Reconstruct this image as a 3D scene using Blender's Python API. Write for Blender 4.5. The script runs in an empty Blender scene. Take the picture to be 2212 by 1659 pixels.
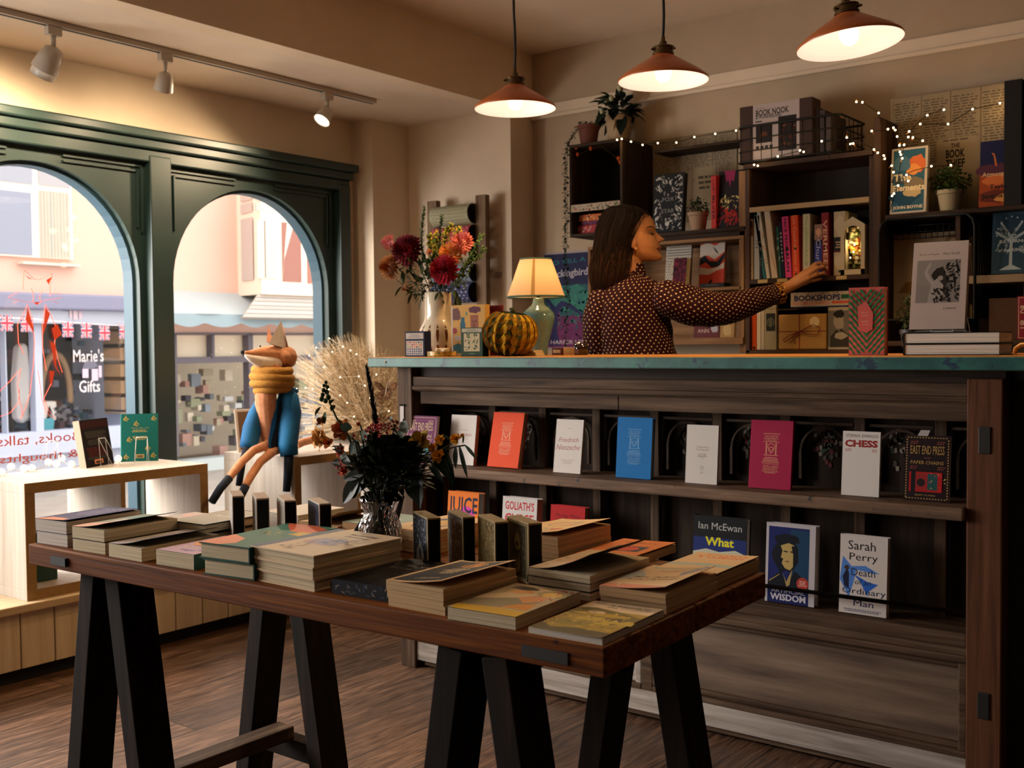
import bpy, bmesh, math, random
from mathutils import Matrix, Vector, Euler, noise
random.seed(7)
S = bpy.context.scene
COL = S.collection
PI = math.pi
# ---------------------------------------------------------------- camera, world, daylight, exposure
F_PX, CX, CY = 2335.934, 1106.0, 829.5
def _cam_axes():
    dl = Vector((-1930 - CX, -(778 - CY), -F_PX)).normalized()
    dr = Vector((2905 - CX, -(729 - CY), -F_PX)).normalized()
    X = -dl; Y = dr; Z = X.cross(Y).normalized()
    return Matrix((X, Y, Z))
ROT = _cam_axes()
EYE = Vector((0, 0, 1.2))
cd = bpy.data.cameras.new('camera'); cam = bpy.data.objects.new('camera', cd); COL.objects.link(cam)
cam.matrix_world = Matrix.Translation(EYE) @ ROT.to_4x4()
cd.sensor_width = 36.0; cd.lens = F_PX / 2212 * 36.0; cd.clip_start = 0.05; cd.clip_end = 100
cd.dof.use_dof = True; cd.dof.focus_distance = 2.4; cd.dof.aperture_fstop = 8.0
S.camera = cam
S.view_settings.view_transform = 'Standard'; S.view_settings.look = 'None'
S.view_settings.gamma = 1.0; S.view_settings.use_curve_mapping = False
S.view_settings.exposure = 0.15
w = bpy.data.worlds.new('overcast_sky'); S.world = w; w.use_nodes = True
w.node_tree.nodes['Background'].inputs[0].default_value = (1.0, 0.92, 0.84, 1)
w.node_tree.nodes['Background'].inputs[1].default_value = 3.0
def light(name, kind, loc, energy, color, **kw):
    l = bpy.data.lights.new(name, kind); l.energy = energy; l.color = color
    for k, v in kw.items(): setattr(l, k, v)
    o = bpy.data.objects.new(name, l); o.location = loc; COL.objects.link(o); return o
sun = light('soft_daylight', 'SUN', (-8, 1, 6), 4.5, (0.96, 0.95, 1.0), angle=math.radians(50))
sun.rotation_euler = Vector((0.80, 0.22, -0.50)).to_track_quat('-Z', 'Y').to_euler()

side_day = light('side_window_daylight', 'AREA', (-4.32, -0.25, 1.25), 12, (1.0, 0.94, 0.88), shape='RECTANGLE', size=1.5, size_y=1.5)   # daylight of the next shop window, out of frame on the left
side_day.rotation_euler = Vector((1, 0.12, -0.12)).to_track_quat('-Z', 'Y').to_euler()

fill_day = light('street_fill_lamp', 'AREA', (-4.95, 0.95, 1.75), 235, (1.0, 0.94, 0.88), shape='RECTANGLE', size=1.8, size_y=1.6)   # fill lamp added outside the third arch to brighten alcove and counter
fill_day.rotation_euler = Vector((0.74, 0.67, -0.10)).to_track_quat('-Z', 'Y').to_euler()

def ray(px, py):
    return (ROT @ Vector((px - CX, -(py - CY), -F_PX))).normalized()
def ax(px, py, c): d = ray(px, py); return EYE + d * ((c - EYE.x) / d.x)
def ay(px, py, c): d = ray(px, py); return EYE + d * ((c - EYE.y) / d.y)
def az(px, py, c): d = ray(px, py); return EYE + d * ((c - EYE.z) / d.z)

# ---------------------------------------------------------------- materials
MATS = {}
def lin(c):
    return tuple(((x / 12.92) if x <= .04045 else ((x + .055) / 1.055) ** 2.4) for x in c)
def hx(s):
    s = s.lstrip('#'); return lin(tuple(int(s[i:i + 2], 16) / 255 for i in (0, 2, 4)))
def newmat(name):
    m = bpy.data.materials.new(name); m.use_nodes = True; MATS[name] = m
    nt = m.node_tree; return m, nt, nt.nodes['Principled BSDF']
def mat(name, c=(.5, .5, .5), rough=.5, metal=0, emit=None, es=1.0, spec=.5, trans=0, sub=0):
    if name in MATS: return MATS[name]
    if isinstance(c, str): c = hx(c)
    m, nt, b = newmat(name)
    b.inputs['Base Color'].default_value = (*c, 1); b.inputs['Roughness'].default_value = rough
    b.inputs['Metallic'].default_value = metal; b.inputs['Specular IOR Level'].default_value = spec
    if trans: b.inputs['Transmission Weight'].default_value = trans
    if emit:
        if isinstance(emit, str): emit = hx(emit)
        b.inputs['Emission Color'].default_value = (*emit, 1); b.inputs['Emission Strength'].default_value = es
    return m
def N(nt, t, **kw):
    n = nt.nodes.new(t)
    for k, v in kw.items():
        if k in n.inputs: n.inputs[k].default_value = v
        else: setattr(n, k, v)
    return n
def ramp(nt, stops):
    r = nt.nodes.new('ShaderNodeValToRGB'); e = r.color_ramp.elements
    while len(e) < len(stops): e.new(.5)
    for i, (p, c) in enumerate(stops):
        if isinstance(c, str): c = hx(c)
        e[i].position = p; e[i].color = (*c, 1)
    return r
def noisy(name, stops, scale=(6, 6, 6), rough=.6, detail=5, bump=.1, bscale=None, dist=0, coord='Object', spec=.4, rr=None, wear=None):
    """colour from a stretched noise: timber, plaster, paper, cloth"""
    if name in MATS: return MATS[name]
    m, nt, b = newmat(name); L = nt.links.new
    tc = N(nt, 'ShaderNodeTexCoord'); mp = N(nt, 'ShaderNodeMapping'); mp.inputs['Scale'].default_value = scale
    L(tc.outputs[coord], mp.inputs['Vector'])
    n = N(nt, 'ShaderNodeTexNoise', Scale=1.0, Detail=detail, Roughness=.6, Distortion=dist)
    L(mp.outputs[0], n.inputs['Vector'])
    r = ramp(nt, stops); L(n.outputs['Fac'], r.inputs[0]); out = r.outputs[0]
    if wear:
        sc, thr, wc = wear
        n3 = N(nt, 'ShaderNodeTexNoise', Scale=sc, Detail=8.0, Roughness=.75); L(tc.outputs[coord], n3.inputs['Vector'])
        r3 = ramp(nt, [(thr, (0, 0, 0)), (thr + .04, (1, 1, 1))]); L(n3.outputs['Fac'], r3.inputs[0])
        mx = N(nt, 'ShaderNodeMix', data_type='RGBA'); L(r3.outputs[0], mx.inputs[0]); L(out, mx.inputs[6])
        mx.inputs[7].default_value = (*(hx(wc) if isinstance(wc, str) else wc), 1); out = mx.outputs[2]
    L(out, b.inputs['Base Color']); b.inputs['Roughness'].default_value = rough; b.inputs['Specular IOR Level'].default_value = spec
    if bump:
        bp = N(nt, 'ShaderNodeBump', Strength=bump, Distance=.002)
        L(n.outputs['Fac'], bp.inputs['Height']); L(bp.outputs[0], b.inputs['Normal'])
    return m
def wood(name, c0, c1, c2, axis='y', fine=60, rough=.6, bump=.35, wear=None):
    s = {'x': (2.2, fine, fine), 'y': (fine, 2.2, fine), 'z': (fine, fine, 2.2)}[axis]
    return noisy(name, [(.28, c0), (.5, c1), (.72, c2)], s, rough, 6, bump, dist=.6, wear=wear, spec=.15)

def printmat(name='printed_ink', rough=.45, gain=None):
    if name in MATS: return MATS[name]
    m, nt, b = newmat(name)
    a = N(nt, 'ShaderNodeAttribute', attribute_name='Col'); src = a.outputs['Color']
    if gain: mu = N(nt, 'ShaderNodeVectorMath', operation='SCALE'); mu.inputs['Scale'].default_value = gain; nt.links.new(src, mu.inputs[0]); src = mu.outputs[0]
    nt.links.new(src, b.inputs['Base Color'])
    b.inputs['Roughness'].default_value = rough; b.inputs['Specular IOR Level'].default_value = .15
    return m
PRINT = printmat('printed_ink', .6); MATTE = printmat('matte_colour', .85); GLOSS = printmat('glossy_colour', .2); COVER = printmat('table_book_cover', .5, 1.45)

def floor_mat():
    m, nt, b = newmat('oak_floor'); L = nt.links.new
    tc = N(nt, 'ShaderNodeTexCoord'); mp = N(nt, 'ShaderNodeMapping'); mp.inputs['Rotation'].default_value = (0, 0, PI / 2)
    L(tc.outputs['Object'], mp.inputs['Vector'])
    br = N(nt, 'ShaderNodeTexBrick', offset=.37, **{'Scale': 1.0, 'Brick Width': 1.5, 'Row Height': .19, 'Mortar Size': .003, 'Mortar Smooth': .3, 'Bias': 0.0})
    br.inputs['Color1'].default_value = (0, 0, 0, 1); br.inputs['Color2'].default_value = (1, 1, 1, 1); br.inputs['Mortar'].default_value = (.5, .5, .5, 1)
    L(mp.outputs[0], br.inputs['Vector'])
    mp2 = N(nt, 'ShaderNodeMapping'); mp2.inputs['Scale'].default_value = (34, 3.0, 1)
    add = N(nt, 'ShaderNodeVectorMath', operation='MULTIPLY_ADD'); L(br.outputs['Color'], add.inputs[0]); add.inputs[1].default_value = (7, 9, 3); L(tc.outputs['Object'], add.inputs[2])
    L(add.outputs[0], mp2.inputs['Vector'])
    n = N(nt, 'ShaderNodeTexNoise', Scale=1.0, Detail=9.0, Roughness=.62, Distortion=2.4); L(mp2.outputs[0], n.inputs['Vector'])
    mp3 = N(nt, 'ShaderNodeMapping'); mp3.inputs['Scale'].default_value = (160, 5, 1); L(tc.outputs['Object'], mp3.inputs['Vector'])
    n2 = N(nt, 'ShaderNodeTexNoise', Scale=1.0, Detail=5.0, Distortion=.4); L(mp3.outputs[0], n2.inputs['Vector'])
    r = ramp(nt, [(.30, '241811'), (.44, '4a3426'), (.54, '604634'), (.70, '7a5d48')]); L(n.outputs['Fac'], r.inputs[0])
    hs = N(nt, 'ShaderNodeHueSaturation'); L(r.outputs[0], hs.inputs['Color'])
    mr = N(nt, 'ShaderNodeMapRange'); mr.inputs[3].default_value = .55; mr.inputs[4].default_value = 1.35; L(br.outputs['Color'], mr.inputs[0]); L(mr.outputs[0], hs.inputs['Value'])
    mx = N(nt, 'ShaderNodeMix', data_type='RGBA', blend_type='MULTIPLY'); mx.inputs[0].default_value = .55
    r2 = ramp(nt, [(.3, (.45, .4, .36)), (.6, (1, 1, 1))]); L(n2.outputs['Fac'], r2.inputs[0]); L(hs.outputs[0], mx.inputs[6]); L(r2.outputs[0], mx.inputs[7])
    mx2 = N(nt, 'ShaderNodeMix', data_type='RGBA'); L(br.outputs['Fac'], mx2.inputs[0]); L(mx.outputs[2], mx2.inputs[6]); mx2.inputs[7].default_value = (.012, .008, .005, 1)
    L(mx2.outputs[2], b.inputs['Base Color'])
    rr = N(nt, 'ShaderNodeMapRange'); rr.inputs[3].default_value = .28; rr.inputs[4].default_value = .5; L(n.outputs['Fac'], rr.inputs[0]); L(rr.outputs[0], b.inputs['Roughness'])
    bp = N(nt, 'ShaderNodeBump', Strength=.25, Distance=.002); L(n2.outputs['Fac'], bp.inputs['Height']); L(bp.outputs[0], b.inputs['Normal'])
    return m
def brick_mat(name='red_brick'):
    m, nt, b = newmat(name); L = nt.links.new
    tc = N(nt, 'ShaderNodeTexCoord'); sp = N(nt, 'ShaderNodeSeparateXYZ'); cb = N(nt, 'ShaderNodeCombineXYZ')
    L(tc.outputs['Object'], sp.inputs[0]); L(sp.outputs['Y'], cb.inputs[0]); L(sp.outputs['Z'], cb.inputs[1])
    br = N(nt, 'ShaderNodeTexBrick', **{'Scale': 1.0, 'Brick Width': .22, 'Row Height': .075, 'Mortar Size': .008})
    br.inputs['Color1'].default_value = (*hx('9c6a58'), 1); br.inputs['Color2'].default_value = (*hx('b0806c'), 1); br.inputs['Mortar'].default_value = (*hx('a08c80'), 1)
    L(cb.outputs[0], br.inputs['Vector']); L(br.outputs['Color'], b.inputs['Base Color']); b.inputs['Roughness'].default_value = .9
    return m
def glass_pane(name='window_glass', refl=.06):
    m, nt, b = newmat(name); L = nt.links.new; nt.nodes.remove(b)
    t = N(nt, 'ShaderNodeBsdfTransparent'); g = N(nt, 'ShaderNodeBsdfGlossy', Roughness=.02); x = N(nt, 'ShaderNodeMixShader'); x.inputs[0].default_value = refl
    L(t.outputs[0], x.inputs[1]); L(g.outputs[0], x.inputs[2]); L(x.outputs[0], nt.nodes['Material Output'].inputs[0]); return m
def translucent(name, c, amt=.6, rough=.8):
    m, nt, b = newmat(name); L = nt.links.new; c = hx(c) if isinstance(c, str) else c
    b.inputs['Base Color'].default_value = (*c, 1); b.inputs['Roughness'].default_value = rough
    t = N(nt, 'ShaderNodeBsdfTranslucent'); t.inputs[0].default_value = (*c, 1); x = N(nt, 'ShaderNodeMixShader'); x.inputs[0].default_value = amt
    L(b.outputs[0], x.inputs[1]); L(t.outputs[0], x.inputs[2]); L(x.outputs[0], nt.nodes['Material Output'].inputs[0]); return m

# ---------------------------------------------------------------- mesh builder
class G:
    def __init__(s, M=None): s.v = []; s.f = []; s.c = []; s.uv = []; s.M = M or Matrix()
    def add(s, vs, fs, col=(1, 1, 1), uvs=None):
        if isinstance(col, str): col = hx(col)
        n = len(s.v); s.v += [s.M @ Vector(v) for v in vs]
        for i, f in enumerate(fs):
            s.f.append([n + k for k in f]); s.c.append(col)
            s.uv.append([uvs[k] for k in f] if uvs else None)
        return s
    def box(s, x0, x1, y0, y1, z0, z1, col=(1, 1, 1)):
        return s.add([(x, y, z) for z in (z0, z1) for y in (y0, y1) for x in (x0, x1)],
              [(0, 2, 3, 1), (4, 5, 7, 6), (0, 1, 5, 4), (2, 6, 7, 3), (0, 4, 6, 2), (1, 3, 7, 5)], col)
    def beam(s, a, b, wx, wy, col=(1, 1, 1), up=(0, 0, 1), ref=None):
        a = Vector(a); b = Vector(b); d = (b - a).normalized()
        r = Vector(ref) if ref else (Vector((1, 0, 0)) if abs(d.x) < .9 else Vector((0, 1, 0)))
        r = (r - d * r.dot(d)).normalized(); q = d.cross(r)
        vs = []
        for p in (a, b):
            for i, j in ((-1, -1), (1, -1), (1, 1), (-1, 1)): vs.append(p + r * (i * wx / 2) + q * (j * wy / 2))
        return s.add(vs, [(3, 2, 1, 0), (4, 5, 6, 7), (0, 1, 5, 4), (1, 2, 6, 5), (2, 3, 7, 6), (3, 0, 4, 7)], col)
    def ngon(s, pts, col=(1, 1, 1)): return s.add(pts, [tuple(range(len(pts)))], col)
    def prism(s, pts, off, col=(1, 1, 1)):
        n = len(pts); off = Vector(off); vs = [Vector(p) for p in pts] + [Vector(p) + off for p in pts]
        return s.add(vs, [tuple(range(n))[::-1], tuple(range(n, 2 * n))] + [(i, (i + 1) % n, n + (i + 1) % n, n + i) for i in range(n)], col)
    def tube(s, pts, rad, n=8, col=(1, 1, 1), cap=True, flat=1.0, ref=None):
        P = [Vector(p) for p in pts]; k = len(P); rad = rad if hasattr(rad, '__len__') else [rad] * k
        vs = []; r0 = None
        L = [0.0]
        for i in range(1, k): L.append(L[-1] + (P[i] - P[i - 1]).length)
        uvs = []
        for i in range(k):
            d = (P[min(i + 1, k - 1)] - P[max(i - 1, 0)]).normalized()
            if r0 is None: r0 = Vector(ref) if ref else (Vector((0, 0, 1)) if abs(d.z) < .9 else Vector((1, 0, 0)))
            r0 = (r0 - d * r0.dot(d)).normalized(); q = d.cross(r0)
            for j in range(n):
                a = 2 * PI * j / n; vs.append(P[i] + (r0 * math.cos(a) + q * math.sin(a) * flat) * rad[i]); uvs.append((j / n * 2 * PI * max(rad), L[i]))
        fs = [(i * n + j, i * n + (j + 1) % n, (i + 1) * n + (j + 1) % n, (i + 1) * n + j) for i in range(k - 1) for j in range(n)]
        if cap: fs += [tuple(range(n))[::-1], tuple((k - 1) * n + j for j in range(n))]
        return s.add(vs, fs, col, uvs)
    def lathe(s, prof, c=(0, 0, 0), n=32, col=(1, 1, 1), sq=None):
        c = Vector(c); vs = []
        for r, z in prof:
            for j in range(n):
                a = 2 * PI * j / n; rr = r if sq is None else r * sq(a)
                vs.append(c + Vector((rr * math.cos(a), rr * math.sin(a), z)))
        k = len(prof)
        return s.add(vs, [(i * n + j, i * n + (j + 1) % n, (i + 1) * n + (j + 1) % n, (i + 1) * n + j) for i in range(k - 1) for j in range(n)], col)
    def disc(s, c, r, nrm=(0, 0, 1), n=24, col=(1, 1, 1)):
        q = Vector(nrm).to_track_quat('Z', 'Y'); c = Vector(c)
        return s.ngon([c + q @ Vector((r * math.cos(2 * PI * j / n), r * math.sin(2 * PI * j / n), 0)) for j in range(n)], col)
    def ell(s, c, r, nu=12, nv=8, col=(1, 1, 1), q=None):
        c = Vector(c); r = r if hasattr(r, '__len__') else (r, r, r); vs = []
        for i in range(nv + 1):
            t = PI * i / nv
            for j in range(nu):
                a = 2 * PI * j / nu; p = Vector((r[0] * math.sin(t) * math.cos(a), r[1] * math.sin(t) * math.sin(a), -r[2] * math.cos(t)))
                vs.append(c + (q @ p if q else p))
        return s.add(vs, [(i * nu + j, i * nu + (j + 1) % nu, (i + 1) * nu + (j + 1) % nu, (i + 1) * nu + j) for i in range(nv) for j in range(nu)], col)
    def build(s, name, m, parent=None, smooth=False, bevel=0, merge=False, local=False):
        me = bpy.data.meshes.new(name)
        inv = None if (local or parent is None) else WM[parent.name].inverted()
        me.from_pydata([tuple(inv @ v) if inv else tuple(v) for v in s.v], [], s.f)
        a = me.color_attributes.new('Col', 'FLOAT_COLOR', 'CORNER'); data = []
        for f, c in zip(s.f, s.c): data += [c[0], c[1], c[2], 1.0] * len(f)
        a.data.foreach_set('color', data)
        if any(u for u in s.uv):
            ul = me.uv_layers.new(name='UVMap'); d = []
            for f, u in zip(s.f, s.uv):
                for k in range(len(f)): d += list(u[k]) if u else [0, 0]
            ul.data.foreach_set('uv', d)
        me.materials.append(m)
        if smooth: me.polygons.foreach_set('use_smooth', [True] * len(me.polygons))
        if merge or True:
            bm = bmesh.new(); bm.from_mesh(me)
            if merge: bmesh.ops.remove_doubles(bm, verts=bm.verts, dist=1e-5)
            bmesh.ops.recalc_face_normals(bm, faces=bm.faces) if merge else None
            bm.to_mesh(me); bm.free()
        o = bpy.data.objects.new(name, me); COL.objects.link(o)
        if parent: o.parent = parent
        else: WM[o.name] = Matrix()
        if bevel:
            b = o.modifiers.new('bevel', 'BEVEL'); b.width = bevel; b.segments = 2; b.limit_method = 'ANGLE'; b.angle_limit = .7
        return o
WM = {}
def thing(name, label, cat, M=None, group=None):
    if M is None: M = Matrix()
    elif not isinstance(M, Matrix): M = Matrix.Translation(Vector(M))
    o = bpy.data.objects.new(name, None); COL.objects.link(o); o.matrix_world = M; o.empty_display_size = .05
    o['label'] = label; o['category'] = cat
    if group: o['group'] = group
    WM[o.name] = M.copy(); return o
def tag(o, label, cat, group=None, kind=None):
    o['label'] = label; o['category'] = cat
    if group: o['group'] = group
    if kind: o['kind'] = kind
    return o
def struct(o): o['kind'] = 'structure'; return o
def dup(root, M, label, group=None):
    def cp(o, par):
        c = o.copy(); COL.objects.link(c)
        if par: c.parent = par
        for ch in o.children: cp(ch, c)
        return c
    r = cp(root, None); r.matrix_world = M; r['label'] = label; WM[r.name] = M.copy()
    if group: r['group'] = group
    return r
def T(x, y=0, z=None):
    return Matrix.Translation(Vector((x, y, z)) if z is not None else Vector(x))
def Rz(d): return Matrix.Rotation(math.radians(d), 4, 'Z')
def Rx(d): return Matrix.Rotation(math.radians(d), 4, 'X')
def Ry(d): return Matrix.Rotation(math.radians(d), 4, 'Y')

# ---------------------------------------------------------------- lettering
_tc = {}
def textgeo(s, bold=0):
    k = (s, bold)
    if k in _tc: return _tc[k]
    c = bpy.data.curves.new('t', 'FONT'); c.body = s; c.offset = bold; c.resolution_u = 2; c.align_x = 'CENTER'; c.space_line = .95
    o = bpy.data.objects.new('t', c); COL.objects.link(o)
    dg = bpy.context.evaluated_depsgraph_get(); me = o.evaluated_get(dg).to_mesh()
    vs = [(v.co.x, v.co.y) for v in me.vertices]; fs = [tuple(p.vertices) for p in me.polygons]
    o.evaluated_get(dg).to_mesh_clear(); bpy.data.objects.remove(o); bpy.data.curves.remove(c)
    if vs:
        x0 = min(v[0] for v in vs); x1 = max(v[0] for v in vs); y0 = min(v[1] for v in vs); y1 = max(v[1] for v in vs)
        vs = [((v[0] - (x0 + x1) / 2) / (x1 - x0 or 1), (v[1] - (y0 + y1) / 2) / (y1 - y0 or 1)) for v in vs]
    _tc[k] = (vs, fs); return _tc[k]
def blob(cx, cy, rx, ry, n=14, seed=0, j=.15, a0=0):
    r = random.Random(seed)
    return [(cx + rx * math.cos(a0 + 2 * PI * i / n) * (1 + j * (r.random() - .5) * 2), cy + ry * math.sin(a0 + 2 * PI * i / n) * (1 + j * (r.random() - .5) * 2)) for i in range(n)]
def art(g, ops, w, h, fn, eps=.00018):
    """ops in cover fractions; x scaled by w, y by h; fn(x, y, z) gives the point"""
    z = eps
    for o in ops:
        k = o[0]; z += .00002
        if k == 'r': _, x0, y0, x1, y1, c = o; P = [(x0, y0), (x1, y0), (x1, y1), (x0, y1)]; g.ngon([fn(x * w, y * h, z) for x, y in P], c)
        elif k == 'p': g.ngon([fn(x * w, y * h, z) for x, y in o[1]], o[2])
        elif k == 'b': _, cx, cy, rx, ry, c, sd = o; g.ngon([fn(x * w, y * h, z) for x, y in blob(cx, cy, rx, ry, 16, sd, .2)], c)
        elif k == 'c': _, cx, cy, r, c = o; g.ngon([fn(cx * w + r * w * math.cos(i * PI / 12), cy * h + r * w * math.sin(i * PI / 12), z) for i in range(24)], c)
        elif k == 'o':   # outline ring
            _, cx, cy, r, t, c = o
            for i in range(28):
                a, b = i * PI / 14, (i + 1) * PI / 14
                g.ngon([fn(cx * w + q * w * math.cos(e), cy * h + q * w * math.sin(e), z) for q, e in ((r, a), (r + t, a), (r + t, b), (r, b))], c)
        elif k == 'f':   # frame
            _, x0, y0, x1, y1, t, c = o; ty = t * w / h
            for q in ((x0, y0, x1, y0 + ty), (x0, y1 - ty, x1, y1), (x0, y0 + ty, x0 + t, y1 - ty), (x1 - t, y0 + ty, x1, y1 - ty)):
                g.ngon([fn(x * w, y * h, z) for x, y in ((q[0], q[1]), (q[2], q[1]), (q[2], q[3]), (q[0], q[3]))], c)
        elif k == 't':   # text, cx, cy, W, H (both x w), colour, bold, rot, shear
            tx, cx, cy, W, H, c = o[1:7]; bold = o[7] if len(o) > 7 else 0; rot = o[8] if len(o) > 8 else 0; sh = o[9] if len(o) > 9 else 0
            vs, fs = textgeo(tx, bold); ca, sa = math.cos(rot), math.sin(rot)
            pts = []
            for x, y in vs:
                X = x * W * w + sh * y * H * w; Y = y * H * w
                pts.append(fn(cx * w + X * ca - Y * sa, cy * h + X * sa + Y * ca, z))
            g.add(pts, fs, c)
        elif k == 'l':   # rows of small print  x0,x1,ytop,n,dy,colour
            _, x0, x1, y, n, dy, c = o; r = random.Random(int(y * 997) + n)
            for i in range(n):
                x = x0 + (x1 - x0) * .1 * r.random(); e = x1 - (x1 - x0) * .22 * r.random(); yy = y - i * dy
                while x < e:
                    q = min(e, x + (.02 + .05 * r.random()))
                    g.ngon([fn(a * w, b * h, z) for a, b in ((x, yy - dy * .22), (q, yy - dy * .22), (q, yy + dy * .22), (x, yy + dy * .22))], c); x = q + .014
        elif k == 'lc':  # centred rows
            _, cx, wd, y, n, dy, c = o; r = random.Random(int(y * 991) + n)
            for i in range(n):
                hw = wd * (.55 + .45 * r.random()) / 2; yy = y - i * dy; x = cx - hw
                while x < cx + hw:
                    q = min(cx + hw, x + .03 + .05 * r.random())
                    g.ngon([fn(a * w, b * h, z) for a, b in ((x, yy - dy * .25), (q, yy - dy * .25), (q, yy + dy * .25), (x, yy + dy * .25))], c); x = q + .012
        elif k == 'scatter':  # n, x0,y0,x1,y1, size, colours, seed, kind
            _, n, x0, y0, x1, y1, sz, cs, sd = o; r = random.Random(sd)
            for i in range(n):
                cx, cy = x0 + (x1 - x0) * r.random(), y0 + (y1 - y0) * r.random(); a = r.random() * PI; q = sz * (.5 + r.random())
                P = [(cx * w + q * w * math.cos(a + t) * e, cy * h + q * w * math.sin(a + t) * e) for t, e in ((0, 1), (PI * .5, .35), (PI, 1), (PI * 1.5, .35))]
                g.ngon([fn(x, y, z) for x, y in P], r.choice(cs))

# ---------------------------------------------------------------- books
def pages_mat(name, a, b, axis='z'):
    return noisy(name, [(.35, a), (.65, b)], {'z': (3, 3, 900)}[axis], .9, 2, .25)
PG = {'white': lambda: pages_mat('white_page_edges', 'b8b0a4', 'ded6ca'), 'cream': lambda: pages_mat('cream_page_edges', 'b5a484', 'dccdac'),
      'tan': lambda: pages_mat('tan_page_edges', 'b08f64', 'd4b487'), 'dark': lambda: pages_mat('dark_page_edges', '111111', '222222')}
NBOOK = [0]
def book(M, wd, h, t, cover, label, ops=(), pages='cream', hard=False, lift=0, spine=None, sops=(), group=None, name='book', cat='book', mt=None, sides=None, tc=None):
    """local frame: spine at x=0, front cover up (+z), top edge of the book at y=h"""
    NBOOK[0] += 1
    root = thing(name, label, cat, M, group); ct = .0025 if hard else .0007; ov = .003 if hard else 0
    g = G(); g.box((.001 if hard else ct), wd - ov, ov, h - ov, ct, t - ct); g.build('pages', PG[pages](), root, local=True)
    cover = hx(cover) if isinstance(cover, str) else cover; sc = cover if spine is None else (hx(spine) if isinstance(spine, str) else spine)
    g = G(); g.box(0, wd, 0, h, 0, ct, cover if sides is None else sides)
    if hard:
        n = 7; pr = [(-.0035 * math.sin(PI * i / n), t * i / n) for i in range(n + 1)]
        vs = [(x, y, z) for y in (0, h) for x, z in pr]; m = n + 1
        g.add(vs, [(i, i + 1, m + i + 1, m + i) for i in range(n)], sc); g.box(-.001, .0022, 0, h, ct * .5, t - ct * .5, sc)
    else: g.box(-.0004, ct, 0, h, 0, t, sc)
    hg = .12 * wd
    def zl(x): return 0 if x <= hg or not lift else lift * ((x - hg) / (wd - hg)) ** 1.6
    K = 8; xs = [hg * 0] + [hg + (wd - hg) * i / K for i in range(K + 1)] if lift else [0, wd]
    for a, b in zip(xs[:-1], xs[1:]):
        vs = [(a, 0, t - ct + zl(a)), (b, 0, t - ct + zl(b)), (b, h, t - ct + zl(b)), (a, h, t - ct + zl(a))]
        g.add(vs + [(x, y, z + ct) for x, y, z in vs], [(3, 2, 1, 0), (4, 5, 6, 7), (0, 1, 5, 4), (2, 3, 7, 6)] + ([(1, 2, 6, 5)] if b == xs[-1] else []) , cover)
    cvo = g.build('cover', mt or PRINT, root, local=True)
    if ops:
        g = G(); art(g, ops, wd, h, lambda x, y, z: (x, y, z + t))
        o = g.build('cover_art', mt or PRINT, cvo, local=True)
        if lift:
            bm = bmesh.new(); bm.from_mesh(o.data)
            for x in xs[1:-1]: bmesh.ops.bisect_plane(bm, geom=bm.verts[:] + bm.edges[:] + bm.faces[:], plane_co=(x, 0, 0), plane_no=(1, 0, 0))
            for v in bm.verts:
                v.co.z += zl(v.co.x) + .0002
            bm.to_mesh(o.data); bm.free()
    if sops:
        g = G(); bx = -.0038 if hard else -.0006   # spine drawn with u along thickness, v along height
        art(g, sops, t, h, lambda x, y, z: (bx - z - .0002, y, x)); g.build('spine_lettering', mt or PRINT, cvo, local=True)
    return root
def lay(x, y, z, rot=0): return T(x, y, z) @ Rz(rot)                        # lying, front up, spine left
def stand(x, y, z, lean=8, yaw=0): return T(x, y, z) @ Rz(yaw) @ Rx(90 - lean)   # front cover towards -Y
def spineout(x, y, z, tilt=0, yaw=0): return T(x, y, z) @ Rz(yaw) @ Ry(tilt) @ Rz(90) @ Rx(90)
# ---------------------------------------------------------------- room shell
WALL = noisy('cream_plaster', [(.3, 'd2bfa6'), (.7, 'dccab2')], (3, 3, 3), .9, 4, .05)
CEIL = noisy('ceiling_paint', [(.3, 'cfbeab'), (.7, 'd9c9b7')], (2, 2, 2), .9, 4, .04)
DIM = mat('dim_wall_paint', '6a5846', .9)
XW, XB, YB, ZL, ZH = -4.25, -3.385, 4.6, 2.41, 2.72
def st(name, g, m, **k): return struct(g.build(name, m, **k))
st('floor', G().box(-4.6, 2.6, -2.2, 4.9, -.06, 0), floor_mat())
st('ceiling', G().box(XB - .2, 2.6, -2.2, 4.9, ZH, ZH + .08), CEIL)
st('ceiling_low', G().box(XW - .2, XB - .1, -2.2, 4.9, ZL, ZL + .08), CEIL)
st('trim_1', G().box(XB - .1, XB, -2.2, 4.412, ZL, ZH), WALL)                # downstand beam face
ZT = 2.165                                                                        # top of the green window joinery
st('wall_left', G().box(XW - .18, XW, -2.2, 4.62, ZT - .06, ZL).box(XW - .18, XW, -2.2, -1.9, 0, ZT - .06).box(XW - .18, XW, .45, .72, 0, ZT - .06).box(XW - .18, XW, -1.9, .45, -.1, .45).box(XW - .18, XW, 4.05, 4.62, 0, ZT - .06).box(XW - .18, XW, .72, 4.05, -.1, .30), WALL)
st('wall_pier', G().box(XW, -4.10, 4.13, 4.62, 0, ZL), WALL)
st('wall_alcove', G().box(-4.10, -3.39, 4.41, 4.75, 0, ZH), WALL)
st('wall_back', G().box(-3.39, 2.6, YB, YB + .15, 0, ZH), noisy('dimmed_plaster', [(.3, 'a8937a'), (.7, 'b29e84')], (3, 3, 3), .9, 4, .05))  # back wall painted darker to stand for the weaker light there
st('wall_right', G().box(2.5, 2.6, -2.2, 4.75, 0, ZH), DIM)
st('wall_front', G().box(-4.6, 2.6, -2.3, -2.2, 0, ZH), DIM)
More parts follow.
